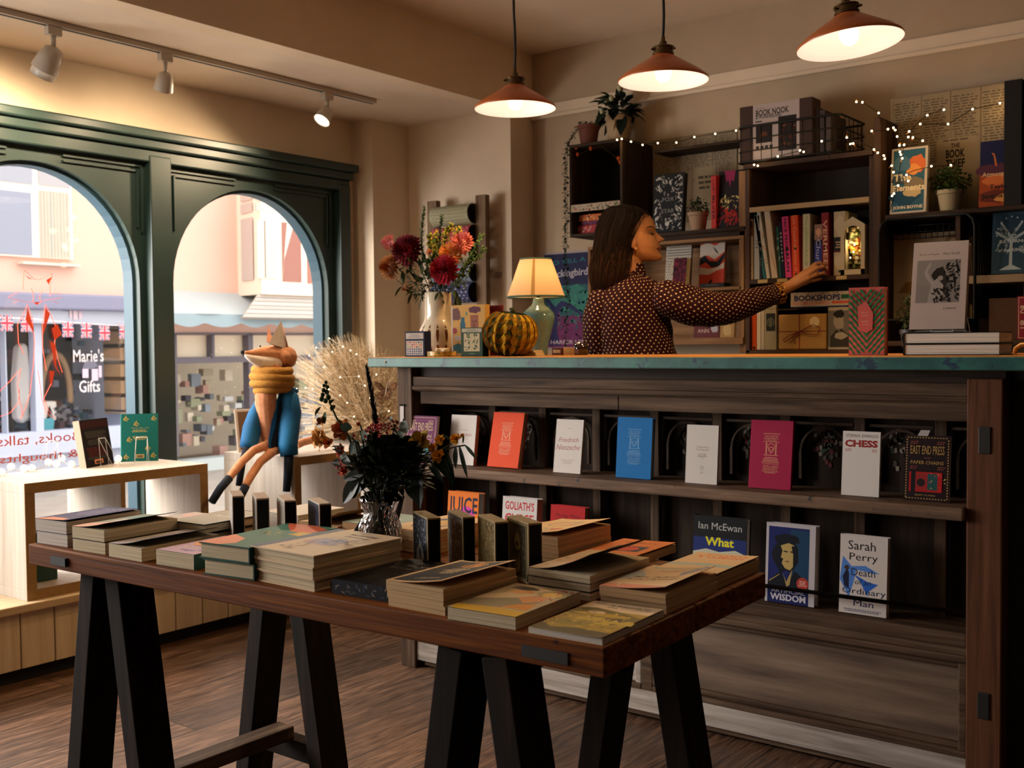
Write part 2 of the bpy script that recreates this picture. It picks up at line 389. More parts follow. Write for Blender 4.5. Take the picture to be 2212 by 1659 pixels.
st('trim_2', G().box(-3.39, 2.5, YB - .022, YB, 2.375, 2.395).box(-3.39, 2.5, YB - .012, YB, 2.395, 2.45), WALL, bevel=.004)   # picture rail

# window joinery
GREEN = noisy('green_gloss_paint', [(.3, '162926'), (.7, '1c332f')], (5, 5, 5), .45, 3, .03, spec=.6)
BLUEG = mat('blue_grey_paint', '2b4552', .4)
R_ = .475; ZS = 1.50
def arch_pts(yc, r, zb, n=28):
    return [(yc - r, zb)] + [(yc - r * math.cos(PI * i / n), ZS + r * math.sin(PI * i / n)) for i in range(n + 1)] + [(yc + r, zb)]
def arched_panel(g, y0, y1, z0, z1, yc, r, x0, x1, n=28):
    """flat board y0..y1 x z0..z1 with an arched hole"""
    ap = [(yc - r * math.cos(PI * i / n), ZS + r * math.sin(PI * i / n)) for i in range(n + 1)]
    for a, b in zip(ap[:-1], ap[1:]):
        for x, fl in ((x1, 0), (x0, 1)):
            q = [(x, a[0], a[1]), (x, b[0], b[1]), (x, b[0], z1), (x, a[0], z1)]
            g.ngon(q[::-1] if not fl else q)
        g.ngon([(x0, a[0], a[1]), (x0, b[0], b[1]), (x1, b[0], b[1]), (x1, a[0], a[1])])
    g.box(x0, x1, y0, yc - r, z0, z1); g.box(x0, x1, yc + r, y1, z0, z1)
YC = [1.21, 2.335, 3.46]
wr = thing('window_1', 'green painted shopfront window with three arched lights', 'window', (XW, 2.3, .3)); del wr['category']; del wr['label']; wr['kind'] = 'structure'
g = G()
for k, yc in enumerate(YC):
    y0 = yc - .5625 if k else .72; y1 = yc + .5625 if k < 2 else 4.05
    arched_panel(g, y0, y1, .36, 2.11, yc, R_, XW - .03, XW + .005)
g.build('window_frame', GREEN, wr)
g = G()
for yc in (1.7725, 2.8975): g.box(XW - .02, XW + .055, yc - .055, yc + .055, .30, 2.06)
g.box(XW - .02, XW + .055, 3.985, 4.06, .30, 2.06); g.box(XW - .02, XW + .04, .70, 4.06, .30, .42); g.box(XW - .02, XW + .05, .70, 4.06, 2.03, 2.085)
g.build('mullion', GREEN, wr, bevel=.006)
g = G(); g.box(XW - .02, XW + .10, .68, 4.085, 2.125, 2.165).box(XW - .02, XW + .075, .69, 4.07, 2.085, 2.127); g.build('cornice', GREEN, wr, bevel=.008)
for yc in YC:      # spandrel mouldings
    g = G()
    for s in (-1, 1):
        for o in (.0, .022):
            ye = yc + s * (.488 - o); zt = 2.015 - o
            g.box(XW + .003, XW + .017, min(yc + s * .12, ye), max(yc + s * .12, ye), zt - .008, zt); g.box(XW + .003, XW + .017, ye - .004, ye + .004, 1.72 + o, zt)
    g.build('moulding', GREEN, wr)
    g = G(); n = 28; ap = arch_pts(yc, R_, .42); aq = arch_pts(yc, R_ - .014, .42); k = len(ap)
    for i in range(k - 1):
        for x in (XW - .03,):
            g.ngon([(x, *aq[i]), (x, *aq[i + 1]), (x, *ap[i + 1]), (x, *ap[i])])
            g.ngon([(x - .07, *aq[i]), (x - .07, *aq[i + 1]), (x - .07, *ap[i + 1]), (x - .07, *ap[i])])
        g.ngon([(XW - .03, *aq[i]), (XW - .03, *aq[i + 1]), (XW - .10, *aq[i + 1]), (XW - .10, *aq[i])])
    g.build('glazing_bead', BLUEG, wr, smooth=False)
g = G(); g.box(XW - .07, XW - .066, .72, 4.05, .36, 2.1); g.build('glass', glass_pane(refl=.03), wr)
# fox drawing and reversed lettering on the glass
g = G(); XG = XW - .060
def gl(pts, wd, c='c8452c'):
    P = [ax(x, y, XG) for x, y in pts]; g.tube(P, wd, 4, c, True, .3, ref=(1, 0, 0))
for pts in ([(50, 625), (52, 583), (75, 604), (88, 604), (113, 590), (108, 620), (108, 640)], [(68, 622), (73, 640), (71, 652), (60, 653), (40, 648), (18, 643)], [(92, 628), (85, 640), (88, 652), (102, 648), (120, 645), (133, 643)],
            [(40, 632), (25, 638), (20, 641)], [(110, 635), (125, 634), (133, 636)], [(38, 650), (29, 655)], [(115, 650), (127, 655)], [(71, 653), (80, 658), (90, 653)],
            [(60, 657), (50, 680), (38, 700), (40, 740), (52, 765)], [(98, 657), (110, 680), (122, 710), (118, 740), (125, 775), (135, 805)], [(60, 660), (70, 690), (75, 740), (72, 790)], [(98, 660), (92, 700), (92, 750), (100, 800)],
            [(46, 795), (38, 830), (42, 860), (50, 900)], [(72, 790), (68, 820), (65, 850), (55, 880), (45, 905)], [(82, 800), (88, 840), (90, 860), (100, 890), (115, 905)], [(108, 803), (112, 825), (95, 860), (104, 885), (120, 905)], [(42, 800), (20, 825), (0, 845)], [(42, 840), (40, 870), (22, 892), (0, 900)]):
    gl(pts, .0024)
for pts in ([(53, 592), (60, 598), (70, 603), (62, 602)], [(100, 605), (112, 598), (105, 615)], [(74, 653), (86, 652), (80, 659)], [(60, 665), (70, 700), (74, 720), (55, 690)], [(98, 665), (108, 678), (96, 715), (92, 725)], [(112, 710), (124, 700), (134, 722), (118, 735)], [(108, 735), (120, 745), (122, 790), (131, 812), (118, 790)], [(107, 800), (118, 802), (112, 835), (108, 825)]):
    g.ngon([ax(x, y, XG + .0005) for x, y in pts], 'c8452c')
for s, x0, x1, yy, hh in (('Books, talks', 172, -6, 949, 22), ('& thoughts', 168, 0, 988, 22)):
    a = ax(x0, yy, XG); b = ax(x1, yy, XG); vs, fs = textgeo(s)
    W = abs(a.y - b.y); H = W * .13; c = (a + b) / 2
    g.add([(XG, c.y - x * W, c.z + y * H) for x, y in vs], fs, 'c0503c')
g.build('painted_sign', MATTE, wr)

# window bench
BENCHW = noisy('whitewashed_boards', [(.3, 'b8a486'), (.5, 'c8b596'), (.7, 'd4c2a4')], (40, 40, 2), .7, 5, .2)
b = thing('window_bench', 'low cream boarded window bench with pale wooden top', 'bench', (-3.95, 2.2, 0))
g = G(); g.box(-4.25, -3.72, -.5, 4.12, .265, .295); g.build('bench_top', noisy('pale_pine_top', [(.3, 'a98f6c'), (.7, 'c4ab86')], (30, 2, 30), .5, 5, .1), b, bevel=.004)
g = G(); y = -.5
while y < 4.1: g.box(-3.775, -3.757, y + .002, min(y + .128, 4.12), .055, .265); y += .13
g.box(-4.2, -3.776, -.5, 4.12, .055, .265); g.build('front_boards', BENCHW, b, bevel=.003)
g = G(); g.box(-4.2, -3.80, -.5, 4.12, 0, .06); g.build('plinth', mat('black_plinth', '0f110e', .8), b)

OAK = noisy('pale_oak_laminate', [(.3, 'aba093'), (.55, 'bbb1a5'), (.75, 'cac1b6')], (50, 50, 2), .5, 5, .05)
OAKE = noisy('shaded_oak', [(.3, '8a6a3c'), (.7, '9c7a4a')], (3, 40, 40), .5, 5, .05)  # front edges browned to stand for the dim warm light on them
def shelf_unit(x0, x1, y0, y1, z0, z1, label):
    u = thing('shelf_unit', label, 'shelf', ((x0 + x1) / 2, (y0 + y1) / 2, z0), group='pale cube shelf units on the window bench'); t = .038
    def pan(name, a): G().box(*a).build(name, OAK, u, bevel=.0015)
    pan('top_panel', (x0, x1 - .002, y0, y1, z1 - t, z1)); pan('bottom_panel', (x0, x1 - .002, y0, y1, z0, z0 + t))
    pan('side_panel', (x0, x1 - .002, y0, y0 + t, z0 + t, z1 - t)); pan('side_panel', (x0, x1 - .002, y1 - t, y1, z0 + t, z1 - t))
    ym = (y0 + y1) / 2; pan('divider', (x0, x1 - .002, ym - .009, ym + .009, z0 + t, z1 - t))
    g = G(); e = (x1 - .002, x1)
    g.box(*e, y0, y1, z1 - t, z1).box(*e, y0, y1, z0, z0 + t).box(*e, y0, y0 + t, z0 + t, z1 - t - .001).box(*e, y1 - t, y1, z0 + t, z1 - t - .001).box(*e, ym - .009, ym + .009, z0 + t, z1 - t)
    g.build('shaded_edge', OAKE, u); return u
shelf_unit(-4.147, -3.757, 1.998, 2.79, .295, .722, 'pale oak cube shelf on the bench under two standing books')
shelf_unit(-4.12, -3.63, 3.15, 3.93, .295, .722, 'pale oak cube shelf on which the fabric fox sits')

# track lights
rail = thing('track_rail', 'long white lighting track on the low ceiling by the window', 'light track', (-3.95, 2.5, ZL))
P0 = az(0, 22, ZL - .01); P1 = az(806, 220, ZL - .01); xr = (P0.x + P1.x) / 2
WHT = mat('white_metal', 'b9b0a4', .4)
g = G(); g.box(xr - .018, xr + .018, .6, P1.y, ZL - .022, ZL - .001); g.build('rail', WHT, rail, bevel=.002)
g = G(); g.box(xr - .006, xr + .006, .6, P1.y - .01, ZL - .0235, ZL - .0215); g.build('slot', mat('dark_slot', '3a352f', .6), rail)
GLOWP = mat('lit_lens', (.9, .8, .7), .5, emit=(1, .84, .62), es=2.2)
def spot(px, py, size, aim, lab, power, big=False):
    y = ax(px, py, xr).y; z0 = ZL - .022; top = Vector((xr, y, z0)); aim = Vector(aim).normalized()
    t = thing('track_spotlight', lab, 'spotlight', (xr, y, z0), 'spotlights on the ceiling track')
    G().box(xr - .015, xr + .015, y - .028, y + .028, z0 - .032, z0).build('adapter', WHT, t, bevel=.003)
    piv = top + Vector((0, 0, -.085)); G().tube([top + Vector((0, 0, -.03)), piv], [.010, .007], 10).build('stem', WHT, t, smooth=True)
    M = T(piv) @ aim.to_track_quat('-Z', 'Y').to_matrix().to_4x4(); s = size
    g = G(M); pr = [(.012 * s, .012), (.026 * s, .004), (.036 * s, -.03 * s), (.040 * s, -.062 * s)]
    if big: pr += [(.040 * s, -.064 * s), (.036 * s, -.066 * s), (.036 * s, -.085 * s)]
    g.lathe([(.0001, .012)] + pr, n=28); g.build('lamp_head', WHT, t, smooth=True, bevel=0)
    e = pr[-1]; g = G(M); g.disc((0, 0, e[1] + .003), e[0] * .93, (0, 0, -1)); g.build('lens', GLOWP if power else WHT, t)
    if power:
        l = light('spot_beam', 'SPOT', piv + aim * (abs(e[1]) + .02), power, (1, .74, .47), spot_size=math.radians(165), spot_blend=.9, shadow_soft_size=.03)
        l.rotation_euler = aim.to_track_quat('-Z', 'Y').to_euler(); l.parent = t; l.matrix_parent_inverse = WM[t.name].inverted()
spot(115, 66, 1.25, (-.55, -.12, -.75), 'large white track spotlight above the left arched window', 42, True)
spot(357, 127, 1.0, (-.5, .15, -.8), 'white track spotlight in the middle of the rail', 15)
spot(707, 208, 1.0, (-.02, -.58, -.78), 'lit white track spotlight near the rail end', 48)

# pendant lamps
TERR = mat('terracotta_enamel', 'b4602c', .3); BRASS = mat('aged_brass', '5a4427', .4, .8); BLK = mat('black_cord', '0c0b0a', .7)
GLOW = mat('glowing_lamp_lining', (.9, .8, .7), .8, emit=hx('ffdfc4'), es=.88)
ENAM = mat('white_enamel_edge', 'c9a27c', .4)
def pendant(px, py, y, lab, tilt=0):
    p = ay(px, py, y); z = p.z; x = p.x
    t = thing('pendant_lamp', lab, 'pendant lamp', T(x, y, z + .11) @ Ry(tilt), 'cone pendant lamps over the counter')
    M = WM[t.name] @ T(0, 0, -.11)
    g = G(M); g.lathe([(.150, 0), (.1515, .004), (.149, .010), (.133, .022), (.130, .026), (.08, .057), (.031, .088), (.0300, .092)], n=56, col=(1, 1, 1)); g.build('lamp_shade', TERR, t, smooth=True)
    g = G(M); g.lathe([(.1505, .0005), (.147, .0005), (.130, .018), (.08, .051), (.029, .083), (.001, .084)], n=56); g.build('shade_lining', GLOW, t, smooth=True)
    g = G(M); g.lathe([(.031, .088), (.036, .090), (.036, .094), (.033, .096), (.033, .108), (.037, .110), (.037, .114), (.030, .117), (.012, .122), (.012, .132), (.007, .136), (.006, .150), (.003, .152)], n=32)
    for a in (0, 2.1, 4.2): g.tube([(.034 * math.cos(a), .034 * math.sin(a), .103), (.046 * math.cos(a), .046 * math.sin(a), .103)], .004, 8)
    g.build('shade_gallery', BRASS, t, smooth=False, bevel=.0008)
    g = G(M); g.ell((0, 0, .03), (.028, .028, .034), 20, 12); g.build('bulb', mat('bulb_glass', (1, 1, 1), .3, emit=(1, .85, .62), es=1.5), t, smooth=True)
    top = WM[t.name] @ Vector((0, 0, .04)); g = G(); n = 7
    g.tube([top.lerp(Vector((x, y, ZH)), i / n) + Vector((.003 * math.sin(i * 1.3), 0, 0)) for i in range(n + 1)], .0048, 8); g.build('cord', BLK, t, smooth=True)
    l = light('pendant_light', 'SPOT', (x, y, z - .01), PEND, (1, .60, .27), spot_size=math.radians(148), spot_blend=.5, shadow_soft_size=.05); l.parent = t; l.matrix_parent_inverse = WM[t.name].inverted()
PEND = 26
pendant(1113, 236, 3.22, 'orange cone pendant lamp, leftmost of the three')
pendant(1433, 176, 3.22, 'orange cone pendant lamp hanging in the middle')
pendant(1828, 98, 3.12, 'orange cone pendant lamp, rightmost and tilted', -6)

# ---------------------------------------------------------------- the long counter
def cwood(ax_, k=''): return wood('stripped_pine_' + ax_ + k, '261b14', '4d3a2b', '695543', ax_, 45, .65, .3)
ct = thing('shop_counter', 'long old panelled pine counter with green painted worktop edge', 'counter', (-1.8, 3.2, 0))
CXa, CXb, CY0 = -2.81, -.55, 2.95; W = cwood('x'); WZ = cwood('z')
TOPZ = 1.163
g = G(); g.box(-2.9, -.35, 2.90, 3.55, TOPZ - .038, TOPZ); g.build('worktop', wood('worktop_timber', '7a4f26', 'a06d38', 'b98748', 'x', 50, .45, .2), ct, bevel=.003)
g = G(); g.box(-2.903, -.35, 2.884, 2.90, TOPZ - .037, TOPZ - .003); g.build('painted_edge', noisy('chipped_green_paint', [(.35, '1d4e4c'), (.6, '2f6b62')], (9, 9, 9), .45, 6, .1, wear=(16, .56, '143048')), ct, bevel=.003)
g = G(); g.box(CXa, -.69, CY0 + .03, 3.50, TOPZ - .10, TOPZ - .038); g.build('frieze', cwood('x', 'd') if False else wood('dark_frieze_timber', '1d1510', '2e231b', '42342a', 'x', 45, .6), ct)  # darker timber than the rails, set back under the worktop
g = G(); g.box(CXa, CXa + .073, CY0 - .006, 3.02, 0, TOPZ - .038).box(CXa, CXa + .012, CY0, 3.50, .0, TOPZ - .038); g.build('corner_post', WZ, ct, bevel=.004)
g = G(); g.box(-.775, -.687, CY0 - .012, 3.05, 0, TOPZ - .06); g.build('corner_post', wood('red_pine_post', '3a2216', '5b3825', '6e4730', 'z', 50, .6, .3), ct, bevel=.004)
for z in (.255, .945): G().box(-.745, -.715, CY0 - .016, CY0 - .011, z - .035, z + .035).build('iron_plate', mat('old_iron', '32302e', .5, .6), ct, bevel=.002)
g = G(); g.box(-.69, -.45, 3.0, 3.50, 0, TOPZ - .038); g.build('end_panel', mat('black_brown_board', '120d0a', .8), ct)
g = G(); g.box(CXa + .073, -.775, CY0, CY0 + .03, 1.056, 1.090); g.build('rail', W, ct, bevel=.003)
g = G(); g.box(CXa + .073, -.775, CY0 - .004, CY0 + .03, 1.041, 1.056).box(CXa + .073, -.775, CY0 + .004, CY0 + .03, 1.036, 1.041); g.build('moulding', W, ct, bevel=.003)
g = G(); g.box(CXa + .1, -1.85, CY0 + .012, CY0 + .05, .990, 1.037).box(-1.848, -.775, CY0 + .012, CY0 + .05, .990, 1.037); g.build('rail', W, ct, bevel=.002)
g = G(); g.box(CXa + .012, -.69, 3.14, 3.165, 0, 1.10); g.build('back_board', wood('dark_back_board', '1b1410', '2c221b', '3a2e25', 'z', 30, .8), ct)
# fretwork arches with patterned cloth behind
g = G(); g2 = G(); xs = [CXa + .10 + i * .228 for i in range(9)]; STI = G(); cloth = G(); rr = random.Random(3)
for i, x in enumerate(xs + [-.79]):
    STI.box(x - .016, x + .016, 3.10, 3.125, .43, .99)
for x in xs[:-1] + [xs[-1]]:
    cx_, r = x + .114, .072
    for s in range(12):
        a, b2 = PI * s / 12, PI * (s + 1) / 12
        g.beam((cx_ + r * math.cos(a), 3.118, .875 + r * math.sin(a)), (cx_ + r * math.cos(b2), 3.118, .875 + r * math.sin(b2)), .006, .008)
    g.box(cx_ - r - .004, cx_ - r + .004, 3.112, 3.124, .79, .875); g.box(cx_ + r - .004, cx_ + r + .004, 3.112, 3.124, .79, .875); g.box(cx_ - .09, cx_ + .09, 3.112, 3.124, .955, .963)
    cloth = G()
    for k in range(34):
        a = rr.random() * 6.28; e = rr.random() ** .5
        px_, pz_ = cx_ + .045 * e * math.cos(a), .89 + .06 * e * math.sin(a)
        cloth.ngon([(px_ + q[0] * .5, 3.1375, pz_ + q[1] * .5) for q in blob(0, 0, .012, .017, 8, k, .3)], rr.choice(['7d7265', '8f8375', '58514a', '6a3a3a', '3c4a3c']))
    cloth.build('floral_cloth', MATTE, ct)
STI.build('stile', WZ, ct, bevel=.002); g.build('fretwork', wood('fretwork_pine', '32261c', '463629', '574636', 'x', 40), ct); 
SH = noisy('scuffed_shelf_edge', [(.3, '4a3626'), (.55, '6b503a'), (.75, '8a7058')], (4, 60, 60), .7, 6, .3, wear=(22, .60, '1a2028'))
g = G(); g.box(CXa + .03, -.775, CY0 - .034, 3.13, .733, .768); g.build('shelf', SH, ct, bevel=.006)
g = G(); g.box(CXa + .073, -.775, CY0 - .002, 3.13, .395, .432); g.build('shelf', W, ct, bevel=.004)
g = G(); g.tube([(CXa + .07, CY0 + .004, .487), (-.77, CY0 + .004, .487)], .006, 10); g.build('retaining_rod', mat('dark_rod', '15120f', .4, .5), ct, smooth=True)
WW = wood('pale_worn_pine', '6a5f56', '988d83', 'b5aba1', 'x', 40, .7, .3, wear=(14, .66, '3a3028'))  # paler pine for the left panel, its moulding and the base rail
for (a, b2) in ((CXa + .073, -1.765), (-1.725, -.775)):
    g = G(); o = CY0
    g.box(a, b2, o, o + .03, .100, .118).box(a, b2, o, o + .03, .352, .372)
    g.build('panel_moulding', W, ct, bevel=.004)
    g = G(); g.box(a, b2, o + .014, o + .036, .118, .134).box(a, b2, o + .014, o + .036, .336, .352).box(a, a + .022, o + .002, o + .03, .118, .352).box(b2 - .022, b2, o + .002, o + .03, .118, .352)
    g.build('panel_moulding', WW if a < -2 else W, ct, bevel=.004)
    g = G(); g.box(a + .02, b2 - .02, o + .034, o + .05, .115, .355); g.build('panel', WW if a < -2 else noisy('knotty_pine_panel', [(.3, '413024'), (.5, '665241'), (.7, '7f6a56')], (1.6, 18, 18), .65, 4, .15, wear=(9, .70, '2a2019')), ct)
g = G(); g.box(CXa + .073, -.775, CY0 + .004, CY0 + .03, .372, .396).box(-1.765, -1.725, CY0 + .002, CY0 + .03, .10, .372); g.build('rail', W, ct, bevel=.002)
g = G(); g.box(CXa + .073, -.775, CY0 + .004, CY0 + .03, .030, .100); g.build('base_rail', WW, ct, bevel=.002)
g = G(); g.box(CXa + .10, -.775, CY0 + .018, CY0 + .035, .012, .030); g.build('base_rail', W, ct)
g = G(); g.box(CXa + .012, -.69, 3.48, 3.50, 0, 1.12); g.build('back_board', mat('dark_back', '1c1511', .9), ct)

# ---------------------------------------------------------------- trestle table
TZ = .765
A = az(60, 1175, TZ); B = az(1305, 1399, TZ); C_ = az(1655, 1237, TZ); D = A + (C_ - B) + Vector((-.02, 0, 0))
tb = thing('trestle_table', 'rough dark wooden plank table on A-frame trestles covered with books', 'table', (-1.6, 1.6, 0))
TT = noisy('rough_table_timber', [(.25, '281103'), (.42, '562b09'), (.58, '743e0e'), (.78, '96601f')], (1.6, 50, 80), .6, 7, .6, dist=.8, wear=(5, .66, '1a0f09'), spec=.12)
DK = wood('dark_trestle_timber', '0a0603', '170e07', '2a1a0e', 'z', 40, .8, .3)
def lerp(a, b, t): return a + (b - a) * t
for k in range(4):          # planks of the top run along the table
    t0, t1 = k / 4 + .002, (k + 1) / 4 - .002
    g = G(); g.prism([lerp(A, D, t0), lerp(B, C_, t0), lerp(B, C_, t1), lerp(A, D, t1)], (0, 0, -.046)); g.build('tabletop_plank', TT, tb, bevel=.003)
g = G(); g.box(-2.25, -2.19, A.y - .0015, A.y + .02, TZ - .034, TZ - .016); g.build('dark_patch', mat('dark_filler', '0d0a08', .7), tb)
g = G(); g.box(-.985, -.90, B.y - .0035, B.y + .02, TZ - .036, TZ - .018); g.build('dark_patch', MATS['dark_filler'], tb)
for xc in (-2.145, -1.09):
    for yy in (1.345, 1.835):
        for s in (-1, 1):
            g = G(); xf = xc + s * .165; g.beam((xc + s * .045, yy, TZ - .05), (xf, yy, .0), .052, .085, ref=(1, 0, 0))
            for i, v in enumerate(g.v):
                if v.z < .05: v.z = 0
            g.build('leg', DK, tb, bevel=.003)
        G().box(xc - .125, xc + .125, yy - .022, yy + .022, .15, .20).build('crossbar', DK, tb, bevel=.003)
    G().box(xc - .03, xc + .03, 1.36, 1.82, .20, .235).build('stretcher', wood('worn_stretcher', '2c2119', '4a3a2c', '66543f', 'y', 40), tb, bevel=.003)
    G().box(xc - .04, xc + .04, 1.40, 1.80, TZ - .10, TZ - .047).build('beam', DK, tb, bevel=.003)
# ---------------------------------------------------------------- the street outside
XF = -9.6
st('trim_3', G().box(-14, -4.44, -9, 14, -.16, -.10), noisy('street_paving', [(.3, '8f8a84'), (.7, 'a8a29c')], (3, 3, 3), .8, 5, .1))
RENDERW = mat('cream_render', 'deb7a9', .9)
def fr(x0, y0, x1, y1, x=XF):
    a = ax(x0, y0, x); b = ax(x1, y1, x); return a.y, b.y, b.z, a.z      # y0,y1,z0,z1
def fbox(g, px, xin, xout, col=(1, 1, 1), x=XF):
    y0, y1, z0, z1 = fr(*px, x); g.box(x + xin, x + xout, min(y0, y1), max(y0, y1), min(z0, z1), max(z0, z1), col); return g
ysplit = ax(340, 600, XF).y
def rendwin(bld, outer, panes, ft='f6e4d6'):
    g = G(); fbox(g, outer, 0, .05); g.build('window_frame', mat('white_upvc', ft, .4), bld)
    for p, c in panes:
        g = G(); fbox(g, p, .045, .06); g.build('pane', mat('pane_' + c, c, .25), bld)
s1 = thing('shop_building', 'cream rendered building across the street with blue-grey gift shop front', 'building', (XF - 1, ysplit - 3, -.1))
zf = fr(0, 643, 305, 700)
ztopS = ax(150, 645, XF).z; zbotS = ax(150, 700, XF).z; zsill = ax(60, 950, XF).z
G().box(XF - 3, XF, ysplit - 8, ysplit, ztopS, 4.6).build('wall', RENDERW, s1)
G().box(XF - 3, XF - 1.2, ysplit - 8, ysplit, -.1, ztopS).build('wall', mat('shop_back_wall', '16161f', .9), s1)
G().box(XF - 3, XF, ysplit - 8, ysplit, -.1, zsill).box(XF - 3, XF, ysplit - .25, ysplit, zsill, ztopS).build('stall_riser', mat('pale_blue_joinery', 'b4bfd8', .6), s1)
G().box(XF - .05, XF + .16, ysplit - 8, ysplit, zbotS, ztopS - .12).build('fascia', mat('blue_grey_fascia', 'c0c8dc', .6), s1)
G().box(XF - .05, XF + .28, ysplit - 8, ysplit, ztopS - .12, ztopS + .03).build('cornice', mat('slate_blue_lead', '7d809c', .6), s1, bevel=.02)
g = G(); fbox(g, (63, 700, 86, 945), -.02, .08); fbox(g, (290, 700, 306, 960), -.02, .08); fbox(g, (0, 700, 9, 945), -.02, .08); fbox(g, (-60, 940, 306, 960), -.02, .12); g.build('window_post', MATS['pale_blue_joinery'], s1)
rendwin(s1, (-70, 350, 152, 562), [((-60, 338, 63, 400), '9499a8'), ((75, 349, 143, 408), 'a0a0a6'), ((-60, 405, 63, 553), '868ea4'), ((77, 412, 146, 560), 'b4b0a6')])
g = G(); fbox(g, (35, 566, 160, 578), 0, .12); fbox(g, (10, 316, 152, 330), 0, .10, 'a89a98'); g.build('sill', mat('white_sill', 'd8cabc', .6), s1)
g = G(); rr = random.Random(5)
for k in range(9): fbox(g, (80 + k * 7, 414, 84 + k * 7, 556), .058, .066, rr.choice(['c9c4b2', 'bdb9a9', 'c8b4a8', 'a9aeb0']))
g.build('curtain', MATTE, s1)
g = G(); XL = XF + .03     # lettering on the shop window, lamps of the logo left as plain lantern shapes
def wtext(s, px0, px1, pyc, hpx, c='d9d6dc'):
    a = ax(px0, pyc, XL); b = ax(px1, pyc + (px1 - px0) * .06, XL); hh = (ax(px0, pyc - hpx / 2, XL).z - ax(px0, pyc + hpx / 2, XL).z)
    vs, fs = textgeo(s, .01); m = (a + b) / 2
    g.add([(XL, m.y + x * (b.y - a.y), m.z + y * hh) for x, y in vs], fs, c)
wtext("Marie's", 158, 224, 766, 28, 'e8e4ea'); wtext('Gifts', 171, 216, 833, 26, 'e8e4ea')
for q in ((174, 797, 187, 816), (194, 797, 208, 822), (209, 790, 216, 815)): fbox(g, q, .028, .034, 'd8c4d8')
g.ngon([ax(x, y, XL) for x, y in ((178, 797), (182, 784), (192, 776), (204, 780), (212, 792), (196, 797))], '77788a')
g.build('window_lettering', MATTE, s1)
g = G(); XL = XF + .165
for q in ((129, 672, 135, 688), (137, 672, 147, 692), (149, 673, 156, 690)): fbox(g, q, .165, .17, 'e3cfdc')
g.ngon([ax(x, y, XL) for x, y in ((134, 671), (138, 664), (146, 662), (153, 666), (155, 673))], '4c4e68'); g.build('fascia_emblem', MATTE, s1)
zg = XF + .02
G().box(XF + .01, XF + .018, ysplit - 8, ysplit - .2, zsill, zbotS).build('shop_glass', glass_pane('street_glass', .008), s1)
def goods(px, name, lab, cat, fn, x=XF - .45):
    t = thing(name, lab, cat, ax((px[0] + px[2]) / 2, px[3], x)); fn(t, x); return t
def dshelf(t, x):
    g = G(); y0, y1, z0, z1 = fr(222, 712, 280, 885, x)
    g.box(x, x + .3, y0, y0 + .05, z0, z1).box(x, x + .3, y1 - .05, y1, z0, z1)
    for k in range(6): z = z0 + (z1 - z0) * k / 5; g.box(x, x + .3, y0, y1, z - .02, z + .02)
    g.build('shelf_frame', mat('street_pine', 'a98a68', .6), t)
    g = G(); r = random.Random(2)
    for k in range(5):
        z = z0 + (z1 - z0) * k / 5 + .02
        for j in range(3): yy = y0 + .1 + j * (y1 - y0 - .15) / 3; h = .08 + .12 * r.random(); g.box(x + .1, x + .2, yy, yy + .08 + .05 * r.random(), z, z + h, r.choice(['c4c2c4', '8d8f9c', 'd6d2c8', '777a88']))
    g.build('shelf_contents', MATTE, t)
goods((222, 712, 280, 885), 'display_shelf', 'tall pine shelf of small gifts in the shop window across the street', 'shelf', dshelf)
def robe(t, x):
    g = G(); P = [ax(*q, x) for q in ((40, 748), (52, 740), (62, 746), (66, 800), (66, 905), (52, 916), (37, 905), (34, 820))]; g.prism(P, (-.12, 0, 0)); g.build('hanging_robe', mat('white_towelling', 'c9c9cc', .9), t, bevel=.03)
goods((35, 740, 66, 915), 'bathrobe', 'white robe hanging in the gift shop window across the street', 'robe', robe)
def hoop(t, x):
    g = G(); P = [ax(88 + 32 - 32 * math.cos(PI * i / 12), 865 - (100 if i not in (0, 12) else 100) * math.sin(PI * i / 12) * 1.0, x) for i in range(13)]
    P = [ax(86, 868, x)] + P + [ax(150, 870, x)]; g.tube(P, .035, 6); g.build('hoop', MATS['street_pine'], t, smooth=True)
    g = G(); fbox(g, (92, 870, 146, 880), -.6, -.2, '9a7c5c', x + .45); g.build('seat', MATTE, t)
goods((86, 765, 150, 870), 'hoop_chair', 'round cane hoop chair inside the gift shop window', 'chair', hoop, XF - .7)
def teal(t, x):
    g = G(); P = [ax(*q, x) for q in ((92, 885), (104, 868), (116, 872), (121, 900), (118, 936), (88, 938), (88, 905))]; g.prism(P, (-.15, 0, 0)); g.build('folded_cloth', mat('turquoise_cloth', '4aa3b4', .8), t, bevel=.03)
goods((88, 868, 121, 938), 'turquoise_jumper', 'turquoise jumper low in the gift shop window', 'jumper', teal, XF - .3)
def cush(t, x):
    g = G(); fbox(g, (119, 870, 168, 912), -.45, -.35, 'd4d0cc', x + .45); g.build('cushion_body', MATTE, t, bevel=.03)
    g = G(); r = random.Random(8)
    for k in range(14): c = ax(122 + 43 * r.random(), 874 + 34 * r.random(), x + .105); g.ngon([(c.x, c.y + a, c.z + b) for a, b in blob(0, 0, .03, .02, 8, k, .4)], '5c5a60')
    g.build('cow_spots', MATTE, t)
goods((119, 870, 168, 912), 'spotted_cushion', 'white cushion with dark spots in the gift shop window', 'cushion', cush, XF - .4)
g = G(); r = random.Random(21)
for k in range(110):
    px = r.uniform(-40, 288); py = r.uniform(880, 935) if k % 3 else r.uniform(730, 880)
    if 34 < px < 66: continue
    s = r.uniform(4, 13); fbox(g, (px, py, px + s, py + s * r.uniform(.8, 1.6)), -.9, -.75 - .1 * r.random(), r.choice(['6d4d54', '39506e', 'a8a4b4', '2a2c40', '8a8ea8', '5b3c3a', '486a80', 'b8b4bc', '222438']))
